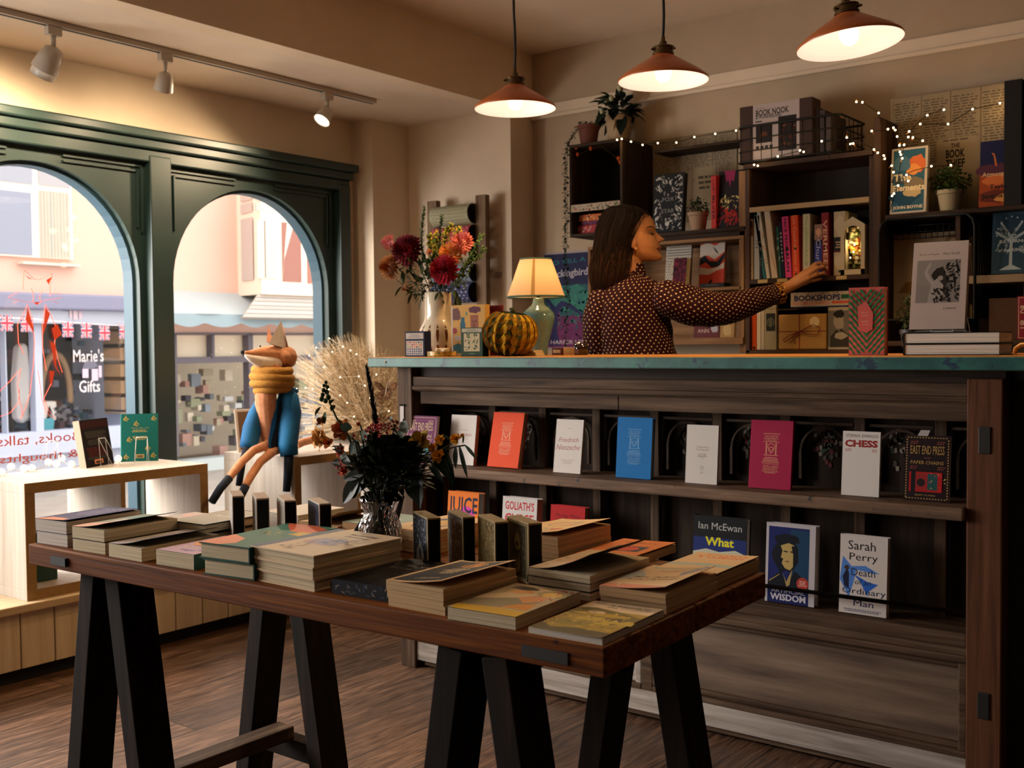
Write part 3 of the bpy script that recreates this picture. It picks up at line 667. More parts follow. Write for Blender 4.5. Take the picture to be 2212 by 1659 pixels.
tag(g.build('shop_window_stock', MATTE), 'jumble of small gifts inside the blue-grey shop window', 'goods', kind='stuff')
# bunting of union flags
bt = thing('flag_bunting', 'string of union flag bunting across the gift shop front', 'bunting', ax(150, 700, XF + .3))
flags = [(14, 692), (57, 694), (146, 706), (186, 708), (225, 713), (268, 710)]; XBn = XF + .3
g = G(); g.tube([ax(x, y, XBn) for x, y in ((-30, 686), (60, 688), (150, 697), (230, 702), (300, 704))], .006, 5, 'd8d4dc'); g.build('cord', MATTE, bt)
for fx, fy in flags:
    g = G(); c = ax(fx, fy + 6, XBn); hw, hh = .055, .070
    def q(a, b, col, e): g.ngon([(XBn + e, c.y + u * hw, c.z + v * hh) for u, v in a], col)
    q([(-1, -1), (1, -1), (1, 1), (-1, 1)], 0, '55608f', 0)
    for s in (-1, 1): q([(-1, -s), (-.7, -s), (1, s * .75), (1, s), (.7, s), (-1, -s * .75)], 0, 'd9cfd8', .003)
    for s in (-1, 1): q([(-1, -s), (-.88, -s), (1, s * .92), (1, s), (.88, s), (-1, -s * .92)], 0, 'b8485c', .005)
    q([(-.3, -1), (.3, -1), (.3, 1), (-.3, 1)], 0, 'd9cfd8', .007); q([(-1, -.3), (1, -.3), (1, .3), (-1, .3)], 0, 'd9cfd8', .008)
    q([(-.16, -1), (.16, -1), (.16, 1), (-.16, 1)], 0, 'b8485c', .011); q([(-1, -.16), (1, -.16), (1, .16), (-1, .16)], 0, 'b8485c', .012)
    g.build('flag', MATTE, bt)
l = light('gift_shop_fill', 'POINT', (XF - .5, ysplit - 2.2, 2.0), 7, (1, .92, .85), shadow_soft_size=.2)  # unseen point lamp added to lighten the gift shop interior
l = light('street_shop_fill', 'POINT', (XF - .6, ysplit + 1.6, 2.1), 170, (1, .93, .85), shadow_soft_size=.3)  # unseen lamp, added to brighten the interior under the awning
# second building
s2 = thing('shop_building', 'cream building across the street with bay window above a scalloped awning', 'building', (XF - 1, ysplit + 3, -.1))
zA = ax(500, 700, XF).z
G().box(XF - 3, XF, ysplit, ysplit + 8, zA - .12, 4.6).build('wall', RENDERW, s2)
G().box(XF - 3, XF - 1.6, ysplit, ysplit + 8, -.1, zA).build('wall', mat('pale_shop_interior', 'd8d2c0', .9), s2)
zs2 = ax(500, 985, XF).z
G().box(XF - .2, XF, ysplit, ysplit + 8, -.1, zs2).build('stall_riser', mat('pale_blue_stone', 'b3c0c4', .7), s2)
g = G()
for q in ((370, 722, 381, 985), (452, 722, 458, 775), (530, 722, 545, 985), (600, 722, 606, 775), (690, 722, 700, 985)): fbox(g, q, -.05, .05)
fbox(g, (370, 772, 720, 778), -.03, .04); fbox(g, (370, 719, 720, 724), -.03, .05); g.build('shop_window_frame', mat('dark_violet_frame', '57525e', .6), s2)
g = G(); fbox(g, (381, 724, 690, 773), -.10, -.06); g.build('blind', mat('cream_blind', 'd8ccb8', .8), s2)
# scalloped awning
g = G(); za, zb = ax(450, 678, XF + .5).z, ax(450, 697, XF + .5).z; ya = ax(368, 690, XF + .5).y; n = 90; vs = []; fs = []; sc_ = .42
for i in range(n + 1):
    y = ya + i * .05; zz = zb - .045 * abs(math.sin(PI * (y - ya) / sc_)); vs += [(XF + .5 + .02 * math.sin(y * 9), y, za), (XF + .5 + .02 * math.sin(y * 9), y, zz)]
    if i: fs.append((2 * i - 2, 2 * i - 1, 2 * i + 1, 2 * i))
g.add(vs, fs, '8fa3ae'); g.add([(XF, ya, za + .25), (XF, ya + 4.5, za + .25), (XF + .5, ya + 4.5, za), (XF + .5, ya, za)], [(0, 1, 2, 3)], 'a9b4b8'); g.build('awning', MATTE, s2)
# bay window with slatted lead roof below
bx = XF + .55; y0 = ax(512, 500, XF).y; y1 = ax(563, 500, bx).y; y2 = ax(760, 500, bx).y
z0, z1 = ax(600, 612, bx).z, ax(600, 405, bx).z
g = G(); g.prism([(XF, y0, z0 - .12), (bx, y1, z0 - .12), (bx, y2, z0 - .12), (XF, y2 + .3, z0 - .12)], (0, 0, z1 - z0 + .35)); g.build('bay', mat('white_bay_timber', 'f2ddcc', .7), s2)
g = G()
def bp(px0, py0, px1, py1, c):
    a, b = ax(px0, py0, bx), ax(px1, py1, bx); g.box(bx - .01, bx + .012, a.y, b.y, b.z, a.z, c)
for q in ((552, 418, 560, 434, 'c0b4ae'), (552, 440, 560, 456, 'c0b4ae'), (566, 418, 594, 434, 'e6d3c2'), (566, 442, 594, 458, 'e6d3c2'), (553, 476, 596, 603, 'd2c6ba'), (569, 476, 573, 600, '7f8896'), (608, 480, 650, 610, '9c7068'), (629, 440, 650, 470, '8a6a68'), (662, 484, 703, 614, 'a5766c'), (662, 445, 690, 474, '8a6a68')): bp(*q)
g.build('pane', mat('bay_pane_x', '998888') if False else MATTE, s2)
g = G(); a = [ax(512, 412, XF + .1), ax(527, 412, XF + .3)]
for (pa, pb) in ((412, 434), (440, 460), (472, 606)):
    P0_, P1_ = Vector((XF, y0, 0)), Vector((bx, y1, 0)); za_, zb_ = ax(520, pa, XF + .2).z, ax(520, pb, XF + .2).z
    u0, u1 = P0_.lerp(P1_, .22), P0_.lerp(P1_, .72); nn = Vector((y1 - y0, -(bx - XF), 0)).normalized() * .015
    g.ngon([u0 + nn + Vector((0, 0, zb_)), u1 + nn + Vector((0, 0, zb_)), u1 + nn + Vector((0, 0, za_)), u0 + nn + Vector((0, 0, za_))], 'bdb2ac')
g.build('pane', MATTE, s2)
g = G(); g.prism([(bx + .012, ax(618, 480, bx).y, ax(618, 480, bx).z), (bx + .012, ax(634, 480, bx).y, ax(634, 480, bx).z), (bx + .012, ax(612, 560, bx).y, ax(612, 560, bx).z), (bx + .012, ax(608, 610, bx).y, ax(608, 610, bx).z)], (.004, 0, 0), 'e3d2c4'); g.build('curtain', MATTE, s2)
g = G(); e = XF + .62; ym = y1
zt, zb = ax(620, 636, bx).z, ax(620, 688, e).z
for k in range(6):
    f0, f1 = k / 6, (k + .86) / 6; xa, xb_ = bx - .05 + (e - bx + .08) * f0, bx - .05 + (e - bx + .08) * f1; za_, zb_ = zt + (zb - zt) * f0, zt + (zb - zt) * f1; yy0, yy1 = ym - .34 * f0, ym - .34 * f1
    g.prism([(xa, yy0, za_), (xa, y2 + .5, za_), (xb_, y2 + .5, zb_), (xb_, yy1, zb_)], (-.04, 0, -.02), ['b9b3ac', 'aaa6a2'][k % 2])
g.build('lead_roof', MATTE, s2)
g = G(); r = random.Random(33)
for k in range(120):
    px = r.uniform(372, 760); py = r.uniform(790, 965) if k % 2 else r.uniform(860, 975); s = r.uniform(6, 24)
    fbox(g, (px, py, px + s, py + s * r.uniform(.4, 1.8)), -.75, -.6 - .1 * r.random(), r.choice(['b4ab98', 'c9c0ac', '6f7884', 'a08a80', 'd8cfc0', '8c9aa8', '50505a', 'b38f86', '98a088', 'c8ccd0']))
tag(g.build('street_shop_stock', MATTE), 'pale jumble of books and goods inside the shop under the awning', 'goods', kind='stuff')
g = G(); r = random.Random(35)
for k in range(4):
    pass
# ---------------------------------------------------------------- books on the counter shelves (fronts facing the room)
def cmark(col, ttl):      # engraved pillar emblem shared by the three poetry volumes
    c = col
    return [('r', .30, .80, .70, .808, c), ('t', 'THE POETRY', .5, .765, .34, .05, c), ('t', 'PHARMACY', .5, .73, .34, .05, c), ('t', ttl, .5, .70, .26, .035, c), ('r', .30, .68, .70, .686, c),
            ('r', .37, .50, .40, .67, c), ('r', .60, .50, .63, .67, c), ('o', .5, .61, .07, .014, c), ('o', .5, .57, .05, .014, c), ('r', .33, .485, .67, .495, c), ('p', [(.46, .545), (.5, .51), (.54, .545), (.5, .535)], c),
            ('lc', .5, .42, .455, 4, .022, c), ('r', .30, .36, .70, .366, c), ('t', 'WILLIAM', .5, .325, .36, .055, c), ('t', 'SIEGHART', .5, .285, .36, .055, c), ('r', .30, .25, .70, .256, c), ('lc', .5, .3, .235, 1, .02, c)]
def eastend(c1, c2, bg):
    o = [('r', .04, .03, .96, .97, bg)]
    for k in range(22):
        y = .045 + k * .0415; o += [('r', .035, y, .06, y + .02, c1), ('r', .94, y, .965, y + .02, c1)]
    for k in range(14):
        x = .06 + k * .064; o += [('r', x, .955, x + .032, .97, c1), ('r', x, .03, x + .032, .045, c1)]
    return o + [('t', 'EAST END PRESS', .5, .775, .74, .19, c1), ('t', 'PAPER CHAINS', .5, .585, .72, .075, c1), ('lc', .5, .2, .655, 1, .02, c2), ('l', .12, .3, .52, 2, .03, c2), ('l', .72, .9, .52, 2, .03, c2), ('l', .12, .3, .90, 2, .03, c2), ('l', .70, .88, .90, 2, .03, c2),
                ('r', .12, .14, .84, .44, 'a81818' if c1 == 'b08c50' else '2a8a8a'), ('r', .16, .14, .26, .44, '0f0f0f'), ('r', .26, .17, .50, .42, '8e2526'), ('c', .38, .28, .09, '1c1416'), ('r', .52, .17, .74, .42, '1f4a4a'), ('scatter', 16, .52, .16, .9, .43, .03, ['d2b060', 'c04040'], 3), ('t', 'READY TO MAKE', .48, .09, .44, .035, c1)]
def cshelf(x0, y0, x1, h, t, cov, lab, ops, lean=9, hard=True, z=.768, Y=2.985, **k):
    a = ay(x0, y0, Y); b = ay(x1, y0, Y); return book(stand(a.x, Y + t, z + .0005, lean), b.x - a.x, h, t, cov, lab, ops, hard=hard, **k)
cshelf(872, 1008, 937, .178, .010, '5c1a4a', 'purple packet of paper chains leaning at the left end of the counter shelf', eastend('c9a98c', 'b89080', '5c1a4a'), 9, False, name='paper_chain_packet', cat='packet', Y=2.925)
cshelf(968, 1005, 1022, .181, .018, 'cfc8c2', 'white small book with pale red lettering on the counter shelf', [('lc', .5, .5, .70, 1, .02, 'a89a96'), ('t', 'DECEMBER', .5, .60, .72, .085, 'b07a78'), ('t', 'POEMS', .5, .52, .4, .06, 'c8b0ac')], 8, False, pages='tan')
cshelf(1052, 1013, 1118, .196, .022, 'd9481c', 'bright orange clothbound book with white pillar emblem on the counter shelf', cmark('e3a184', 'PRESCRIPTIONS'), 13, pages='tan')
cshelf(1195, 1028, 1253, .181, .013, 'cfc8c2', 'white small book with red handwritten title on the counter shelf', [('lc', .5, .2, .83, 1, .02, 'a89a96'), ('t', 'Friedrich', .5, .62, .72, .15, 'a8706c', 0, .03, .35), ('t', 'Nietzsche', .5, .48, .86, .16, 'a8706c', 0, .03, .35), ('lc', .5, .5, .24, 3, .03, 'b8a8a4')], 8, False, pages='tan')
cshelf(1330, 1040, 1405, .196, .018, '0b67a8', 'bright blue clothbound book with pale pillar emblem on the counter shelf', cmark('6d9cc2', 'RETURNS'), 5, pages='tan')
cshelf(1480, 1053, 1548, .181, .010, 'cbc4be', 'plain white slim book with small grey lettering on the counter shelf', [('t', 'Unpacking', .52, .62, .40, .07, '9a908c'), ('t', 'My Library', .52, .575, .40, .07, '9a908c'), ('t', 'WALTER', .52, .50, .24, .045, '8a807c'), ('t', 'BENJAMIN', .52, .465, .30, .045, '8a807c'), ('r', .44, .435, .6, .44, '8a807c'), ('o', .52, .27, .045, .012, '8a807c'), ('lc', .52, .16, .20, 2, .02, '9a908c')], 5, False, pages='white')
cshelf(1617, 1063, 1707, .203, .012, '96143e', 'crimson clothbound book with gold pillar emblem on the counter shelf', cmark('c98a6c', 'FOREVER'), 7, pages='tan')
cshelf(1817, 1078, 1898, .181, .012, 'cfc8c2', 'white book with heavy dark red title letters on the counter shelf', [('t', 'STEFAN ZWEIG', .46, .93, .76, .075, '4a3030'), ('o', .90, .93, .03, .012, '6a5050'), ('t', 'CHESS', .5, .81, .88, .19, '8c2a26', .05), ('l', .07, .26, .72, 2, .025, 'a05850'), ('l', .78, .95, .72, 2, .025, 'a05850')], 5, False, pages='white')
rt = cshelf(1951, 1085, 2050, .178, .006, '1c0a0e', 'dark maroon packet of paper chains leaning at the right end of the counter shelf', eastend('b08c50', '8c4a3c', '1c0a0e'), 6, False, name='paper_chain_packet', cat='packet')
g = G(WM[rt.name]); g.prism([(.033, .176, .0068), (.060, .176, .0068), (.066, .192, .0068), (.041, .192, .0068)], (0, 0, .0006), 'a8a09c'); g.build('hang_tag', PRINT, rt)
# lower shelf
L = dict(z=.4325, Y=2.985)
cshelf(962, 1145, 1028, .234, .036, 'd8701c', 'orange hardback with tall dark blue capital letters on the lower counter shelf', [('r', 0, 0, 1, 1, 'd8701c'), ('c', .62, .62, .26, 'c83c9c'), ('t', 'JUICE', .5, .76, .94, .52, '121a34', .02), ('t', 'TIM WINTON', .5, .1, .8, .1, '121a34')], 5, pages='white', **L)
cshelf(1080, 1160, 1154, .234, .034, 'c4beba', 'white hardback with red capital title on the lower counter shelf', [('t', "GOLIATH'S", .5, .87, .84, .20, 'b32028', .02), ('t', 'CURSE', .5, .68, .84, .22, 'b32028', .02), ('lc', .5, .6, .45, 3, .04, '9a8f8c')], 5, pages='white', **L)
cshelf(1184, 1175, 1258, .222, .026, 'a81416', 'plain red hardback with black title on the lower counter shelf', [('t', 'Mother Mary', .5, .84, .68, .10, '3a0808'), ('t', 'Comes To Me', .5, .76, .70, .10, '3a0808')], 5, pages='tan', **L)
cshelf(1494, 1290, 1608, .234, .030, '0d0f12', 'black hardback with yellow title and a seascape on the lower counter shelf', [('r', .0, .0, 1, .72, '1b2a66'), ('p', [(0, .52), (.25, .57), (.5, .54), (.8, .58), (1, .53), (1, .36), (0, .36)], 'b9b8a0'), ('r', 0, 0, 1, .40, '1f6a70'), ('p', [(.10, .40), (.25, .45), (.42, .40)], '101418'), ('p', [(.68, .40), (.70, .52), (.74, .40)], '101418'), ('t', 'Ian McEwan', .5, .87, .82, .12, 'b5b4b0'), ('t', 'What', .5, .67, .54, .15, 'd8d01c', .03), ('t', 'We Can', .5, .45, .70, .15, 'd8d01c', .03), ('t', 'Know', .5, .22, .5, .15, 'd8d01c', .03)], 5, pages='white', spine='0d0f12', **L)
cshelf(1652, 1302, 1758, .234, .030, 'b4adb0', 'dark blue hardback with a yellow and black portrait on the lower counter shelf', [('r', .05, .0, .88, .955, '16205c'), ('r', .5, .2, .88, .93, '163a58'), ('b', .42, .62, .27, .24, '0b0e1a', 4), ('b', .40, .80, .26, .07, '0b0e1a', 5),
    ('p', [(.30, .72), (.46, .76), (.60, .73), (.63, .62), (.60, .50), (.50, .42), (.40, .44), (.33, .50), (.36, .56), (.31, .57), (.34, .66)], 'b3995c'), ('p', [(.36, .66), (.46, .655), (.44, .64), (.36, .645)], '0b0e1a'), ('p', [(.50, .66), (.60, .66), (.58, .64), (.5, .645)], '0b0e1a'), ('p', [(.38, .53), (.48, .535), (.46, .52)], '0b0e1a'), ('p', [(.52, .72), (.63, .74), (.63, .50), (.56, .45), (.56, .62)], '0b0e1a'),
    ('p', [(.05, .25), (.30, .40), (.42, .28), (.44, .21), (.05, .21)], '0b0e1a'), ('p', [(.44, .22), (.60, .42), (.80, .32), (.88, .21)], '0b0e1a'), ('p', [(.36, .38), (.43, .27), (.55, .44), (.5, .24), (.44, .21)], 'a58c50'), ('p', [(.08, .27), (.30, .37), (.28, .35), (.08, .255)], 'a58c50'), ('c', .76, .27, .12, 'a8382c'), ('lc', .76, .17, .30, 4, .018, 'd8b0a0'), ('r', .05, .0, .88, .20, '141a52'), ('t', 'ARTIFICIAL', .47, .155, .68, .085, 'b4b0bc', .01), ('t', 'WISDOM', .47, .075, .72, .13, 'c8c4cc', .03)], 4, pages='white', **L)
cshelf(1812, 1330, 1914, .222, .022, 'c4bab4', 'pale hardback with black title and blue bird shapes on the lower counter shelf', [('p', [(.06, .72), (.25, .60), (.55, .62), (.85, .53), (.35, .56), (.3, .40), (.2, .2), (.1, .32), (.0, .42), (.02, .52)], '4a78c0'), ('p', [(.3, .5), (.6, .42), (.82, .40), (.62, .30), (.6, .24), (.45, .40)], '2a5cb4'), ('p', [(.06, .46), (.16, .58), (.20, .50), (.20, .32), (.10, .34)], '161a34'), ('b', .15, .575, .05, .035, '3a2a2c', 2),
    ('t', 'Sarah', .46, .87, .58, .19, '14141c', 0), ('t', 'Perry', .50, .71, .60, .20, '14141c', 0), ('t', 'Death', .5, .53, .50, .15, '1a2240', 0), ('t', 'of an', .5, .41, .34, .11, '1a2240', 0, 0, .2), ('t', 'Ordinary', .52, .28, .92, .16, '1a2240', 0), ('t', 'Man', .52, .14, .42, .13, '1a2250', 0), ('lc', .5, .8, .055, 2, .02, '4a4a6c')], 4, pages='white', **L)

# ---------------------------------------------------------------- books on the trestle table
def ts(n, x, y, wd, h, t, cov, labs, ops, rot=0, z=TZ, jit=(0, 0), gp=None, alt=None, **k):
    """a stack: labels bottom to top; only the top one shows its cover"""
    r = random.Random(int(x * 1000) + n); Z = z
    for i in range(n):
        o = ops if i == n - 1 else (); kk = dict(k); kk['mt'] = COVER
        if i < n - 1: kk.pop('lift', None)
        dx, dy, da = (0, 0, 0) if i == n - 1 else ((r.random() - .5) * .008, (r.random() - .3) * .006, (r.random() - .5) * 2)
        M = T(x + dx, y + dy, Z) @ Rz(rot + da)
        book(M, wd, h, t, cov, labs[i], o, group=gp, **kk); Z += t + .0004
    return Z
def stackl(n, d):    # label, bottom -> top
    return {1: [d], 2: [d + ', lower one', d + ', upper one'], 3: [d + ', bottom one', d + ', middle one', d + ', top one']}[n]
ts(2, -2.343, 1.270, .112, .198, .028, '20264a', stackl(2, 'dark blue paperback with orange corner at the far left end of the table'), [('r', 0, 0, 1, 1, '454c66'), ('p', [(0, 0), (.9, 0), (.8, .12), (.2, .16)], 'c98a6a'), ('b', .5, .6, .35, .25, '5a6078', 1), ('t', 'HOURS', .5, .85, .7, .12, '8f96aa')], 5, pages='white', lift=.004)
ts(2, -2.195, 1.272, .112, .192, .026, '1a1816', stackl(2, 'paperback with lifting pink and green cover on the left of the table'), [('r', 0, 0, 1, 1, '8a8f80'), ('p', [(0, 0), (1, 0), (1, .5), (.5, .4), (0, .25)], 'c9a08a'), ('b', .5, .75, .4, .2, '6f8c84', 3), ('lc', .5, .6, .6, 4, .05, 'd8cfc0')], 4, pages='cream', lift=.014)
ts(1, -2.058, 1.274, .113, .198, .029, '14141c', ['thick paperback with pale grey cover curling over black, left of the dark green spine'], [('r', 0, 0, 1, 1, 'a9a6a8'), ('b', .55, .5, .34, .18, '7f86a8', 7), ('b', .5, .72, .3, .12, '8f8fa6', 8), ('lc', .5, .6, .28, 3, .04, '77778a')], 2, pages='cream', lift=.016)
ts(1, -1.800, 1.290 + .180, .114, .180, .031, '1d3a34', ['paperback with orange and purple cover and dark green spine near the front edge'], [('r', 0, 0, 1, 1, 'a88f9c'), ('b', .5, .4, .45, .3, 'c98a50', 9), ('b', .4, .7, .3, .2, '7a6a90', 5), ('lc', .5, .6, .8, 4, .05, 'd0b8a0')], 184, pages='cream')
ts(2, -1.645, 1.290 + .250, .134, .250, .031, '27483f', stackl(2, 'large green hardback with coral abstract cover beside the blue-spined stack'), [('r', 0, 0, 1, 1, '3d6a5c'), ('p', [(.05, .35), (.45, .30), (.85, .10), (1, 0), (.4, 0), (0, .12)], 'b5583c'), ('p', [(.0, .45), (.3, .42), (.2, .3), (0, .3)], 'b89a4a'), ('p', [(1, .62), (.6, .72), (.45, .9), (.6, 1), (1, 1)], 'c98468'), ('scatter', 18, .1, .3, .7, .5, .06, ['c99a4a', '2c5448', '477a68'], 4)], 186, pages='cream', hard=True, spine='1c3a34')
ts(3, -1.628, 1.300, .180, .225, .0215, 'bfa98c', stackl(3, 'cream hardback with slate blue cloth spine and watercolour drawing'), [('r', 0, 0, .13, 1, '4c5f70'), ('b', .5, .48, .22, .13, '9892a0', 3), ('b', .62, .55, .12, .05, '6a7088', 6), ('b', .35, .42, .10, .03, 'b07a6c', 7), ('b', .55, .45, .07, .03, '5a6488', 1), ('scatter', 90, .25, .1, .5, .35, .02, ['d4c6ac', 'a89a84'], 9), ('scatter', 60, .3, .35, .8, .7, .03, ['a8a2a8', '8c8ca0', 'b8a898'], 12), ('t', 'Running', .62, .84, .42, .07, '2a2622', .01, .02, .3), ('t', 'Poems', .62, .76, .34, .06, '4a4440', 0, .02, .3)], -1, pages='cream', hard=True, spine='2f4254', sides='b8a284')
bk = book(lay(-1.418, 1.312, TZ, 3), .142, .215, .026, '0f0f12', 'black hardback with silver lettering and patterned spine on the front edge of the table', [('scatter', 70, .1, .1, .95, .55, .05, ['1c1d22', '26272c', '32302e'], 5), ('t', 'BOOK of', .42, .62, .50, .085, '8a8478'), ('t', 'SILVER', .55, .74, .56, .085, '9a9488'), ('lc', .5, .5, .86, 1, .03, '6a665e')], hard=True, pages='dark')
g = G(WM[bk.name]); r = random.Random(3)
for k in range(26):
    cx, cz = .008 + .126 * r.random(), .004 + .018 * r.random(); a = r.random() * PI
    g.ngon([(cx + .006 * math.cos(a + t) * e, -.0008, cz + .005 * math.sin(a + t) * e) for t, e in ((0, 1), (1.57, .3), (3.14, 1), (4.71, .3))], r.choice(['6a6a70', '34405c', '8a7460', '4a4a52']))
g.build('edge_pattern', PRINT, bk)
G(WM[bk.name]).box(0, .142, -.0005, .003, 0, .026, '111218').build('edge_board', PRINT, bk)
ts(3, -1.272, 1.300, .125, .198, .0145, 'b89468', stackl(3, 'paperback with black cover framed in cream and an orange moon'), [('r', 0, 0, 1, 1, 'b39168'), ('r', .06, .04, .94, .96, '22262a'), ('c', .52, .80, .20, 'b07438'), ('lc', .5, .4, .62, 5, .05, 'a8916c'), ('t', 'THE MOON', .5, .56, .5, .06, 'b39c78'), ('lc', .5, .6, .2, 2, .04, '8a7a60')], 1, pages='tan', lift=.014)
ts(1, -1.128, 1.290, .130, .198, .021, '12100e', ['paperback with yellow and grey painted cover on the front edge of the table'], [('r', 0, 0, 1, 1, '9a8c70'), ('p', [(.05, 0), (1, 0), (1, .16), (.5, .2), (0, .14)], 'b08c1c'), ('p', [(0, .14), (.6, .2), (.9, .5), (.3, .6), (0, .35)], '75705e'), ('p', [(.0, .35), (.5, .55), (.9, .92), (.5, .9), (0, .5)], 'b5a588'), ('b', .70, .55, .17, .12, 'bd8052', 2), ('b', .36, .74, .18, .08, 'b88a58', 6), ('b', .80, .78, .22, .12, '8a7a58', 3), ('c', .80, .76, .13, 'c2a048'), ('b', .30, .86, .2, .06, '2e2c28', 6), ('scatter', 26, .75, .55, 1, .95, .05, ['a83c2c', 'c9b896'], 8), ('p', [(.55, .22), (.95, .2), (.9, .42), (.7, .36)], 'b5741c')], 4, pages='cream', spine='1a1712')
ts(1, -.974, 1.300, .128, .198, .0095, 'bda788', ['thin paperback with a yellow landscape cover on the near right corner of the table'], [('r', 0, .0, 1, 1, 'bda788'), ('r', 0, .0, 1, .74, '8c7428'), ('p', [(0, .74), (.2, .80), (.6, .74), (1, .62), (1, .5), (0, .55)], '5a5024'), ('b', .5, .60, .4, .06, '9a7c24', 4), ('b', .6, .42, .42, .10, 'a38a32', 5), ('b', .3, .3, .3, .10, '776a28', 1), ('b', .75, .5, .16, .05, '3c3318', 9), ('p', [(0, .0), (1, .0), (1, .12), (.5, .16), (.2, .10), (0, .2)], '3a3420'), ('b', .35, .66, .12, .04, 'b5a07c', 3), ('scatter', 60, .05, .15, .95, .7, .045, ['6a5c24', 'a88f3c', '4a4020', 'b59a48'], 4), ('t', 'A Month in', .60, .91, .58, .07, '2c251c', 0), ('t', 'the Country', .62, .85, .60, .075, '2c251c', 0), ('lc', .15, .12, .95, 1, .02, '3a3028')], 3, pages='white', lift=.002)
ts(3, -1.138, 1.520, .130, .198, .0145, '1d1a16', stackl(3, 'paperback with widely lifting patterned cover in the middle of the right end'), [('r', 0, 0, 1, 1, '9a8468'), ('p', [(.3, .1), (.9, .3), (.8, .8), (.3, .6)], 'a8785c'), ('scatter', 60, .05, .05, .95, .95, .05, ['6e5a42', 'b39c7c', '8a6a4c'], 4)], 0, pages='cream', lift=.036)
ts(2, -.982, 1.510, .122, .196, .0165, 'b58c78', stackl(2, 'paperback with cream cover and black script beside the right edge'), [('r', 0, 0, 1, 1, 'b8a080'), ('p', [(0, 0), (1, 0), (.6, .13), (.2, .16), (0, .12)], 'b5735c'), ('p', [(.0, .3), (.3, .5), (.1, .7), (0, .7)], '8c969c'), ('p', [(.8, .5), (1, .9), (.9, .97), (.7, .7)], '77788c'), ('t', 'ELIZABETH', .5, .78, .40, .05, '55483c'), ('t', 'TAYLOR', .5, .73, .30, .05, '55483c'), ('t', 'Mrs Palfrey', .5, .46, .72, .13, '3c3228', .01, 0, .4), ('t', 'at the Claremont', .52, .37, .78, .11, '3c3228', .01, 0, .4), ('p', [(.1, .86), (.6, .88), (.95, .84), (.9, .9), (.1, .93)], '8c948c')], 3, pages='tan', lift=.012)
ts(2, -1.000, 1.712, .126, .196, .012, 'b39a7c', stackl(2, 'paperback with orange serif lettering at the far right corner of the table'), [('r', 0, 0, 1, 1, 'b39a78'), ('t', 'Colm', .55, .90, .66, .13, 'bd5424', .02), ('t', 'Toibin', .5, .79, .8, .14, 'bd5424', .02), ('t', 'Long Island', .5, .55, .6, .10, 'c99a2c', .01), ('p', [(.0, .4), (.5, .5), (1, .42), (1, .3), (.4, .36), (0, .28)], '8a9a94')], 2, pages='tan', lift=.004)
ts(1, -1.222, 1.790, .125, .196, .017, 'b56a2c', ['orange paperback with a dark square and red circle at the back right'], [('r', 0, 0, 1, 1, 'b5662c'), ('r', .26, .32, .84, .62, '1c1838'), ('c', .55, .47, .19, 'a82c1c'), ('t', 'ORBITS', .5, .82, .6, .09, '5a2c14')], 2, pages='tan', lift=.003)
ts(2, -1.366, 1.755, .126, .196, .026, 'b08a5c', stackl(2, 'thick paperback with cream cover and blue letters behind the boxed decks'), [('r', 0, 0, 1, 1, 'b89c70'), ('t', 'LITTLE', .35, .30, .5, .12, '3c4660', .02, .0), ('t', 'Kings', .4, .16, .5, .12, '3c4660', .02), ('c', .72, .22, .12, 'a85c44'), ('b', .5, .62, .34, .2, 'a08a68', 3), ('b', .45, .6, .2, .14, 'b5926a', 4)], 0, pages='tan', lift=.012)
ts(1, -1.518, 1.825, .128, .178, .024, '5a1c18', ['paperback with cover lifting over a red flyleaf behind the boxed decks'], [('r', 0, 0, 1, 1, 'b07c5c'), ('scatter', 20, .1, .1, .9, .9, .06, ['8a4434', 'c09a78'], 6)], 0, pages='tan', lift=.022)
ts(2, -1.640, 1.675, .130, .196, .024, 'b0622c', stackl(2, 'orange edged paperback with grey oval cover behind the glass vase'), [('r', 0, 0, 1, 1, 'b89c78'), ('r', .04, .03, .96, .97, 'b8a280'), ('b', .5, .5, .4, .36, '4c5068', 1), ('b', .62, .55, .26, .25, 'b09464', 2), ('o', .6, .55, .3, .02, '6a6a78')], -4, pages='tan')
ts(2, -2.130, 1.470, .126, .190, .022, '1a1c20', stackl(2, 'grey-green hardback with white lettering behind the left paperbacks'), [('r', 0, 0, 1, 1, '9a988c'), ('scatter', 70, .3, .3, .95, .8, .025, ['c9c4b4', '84867c'], 3), ('t', 'The Garden', .6, .55, .6, .12, 'cfcabb', .01, 0, .3)], 3, pages='cream', hard=True)
ts(1, -2.330, 1.485, .126, .196, .020, 'a8382c', ['pale paperback with bright red underside behind the far left pair'], [('r', 0, 0, 1, 1, 'a8a096'), ('scatter', 20, .1, .1, .6, .6, .07, ['b5938a', '8a9aa4', 'c0b4a4'], 3), ('b', .5, .8, .4, .15, 'b89a92', 2)], -4, pages='tan', lift=.008)
ts(2, -2.080, 1.700, .130, .150, .020, 'b0aca4', stackl(2, 'pale grey paperback behind the first boxed deck'), [('r', 0, 0, 1, 1, 'b4b0a8')], 0, pages='white')
ts(1, -1.935, 1.690, .130, .160, .030, '8f7a58', ['paperback with cover standing open behind the left boxed decks'], [('r', 0, 0, 1, 1, 'a08a66'), ('b', .5, .5, .3, .3, '7a5c40', 3)], 0, pages='tan', lift=.030)
ts(2, -1.800, 1.700, .125, .160, .020, '42585c', stackl(2, 'paperback with pale teal cover at the back left of the table'), [('r', 0, 0, 1, 1, '7d9694'), ('lc', .5, .6, .6, 4, .07, 'a4b4b0')], -3, pages='tan')
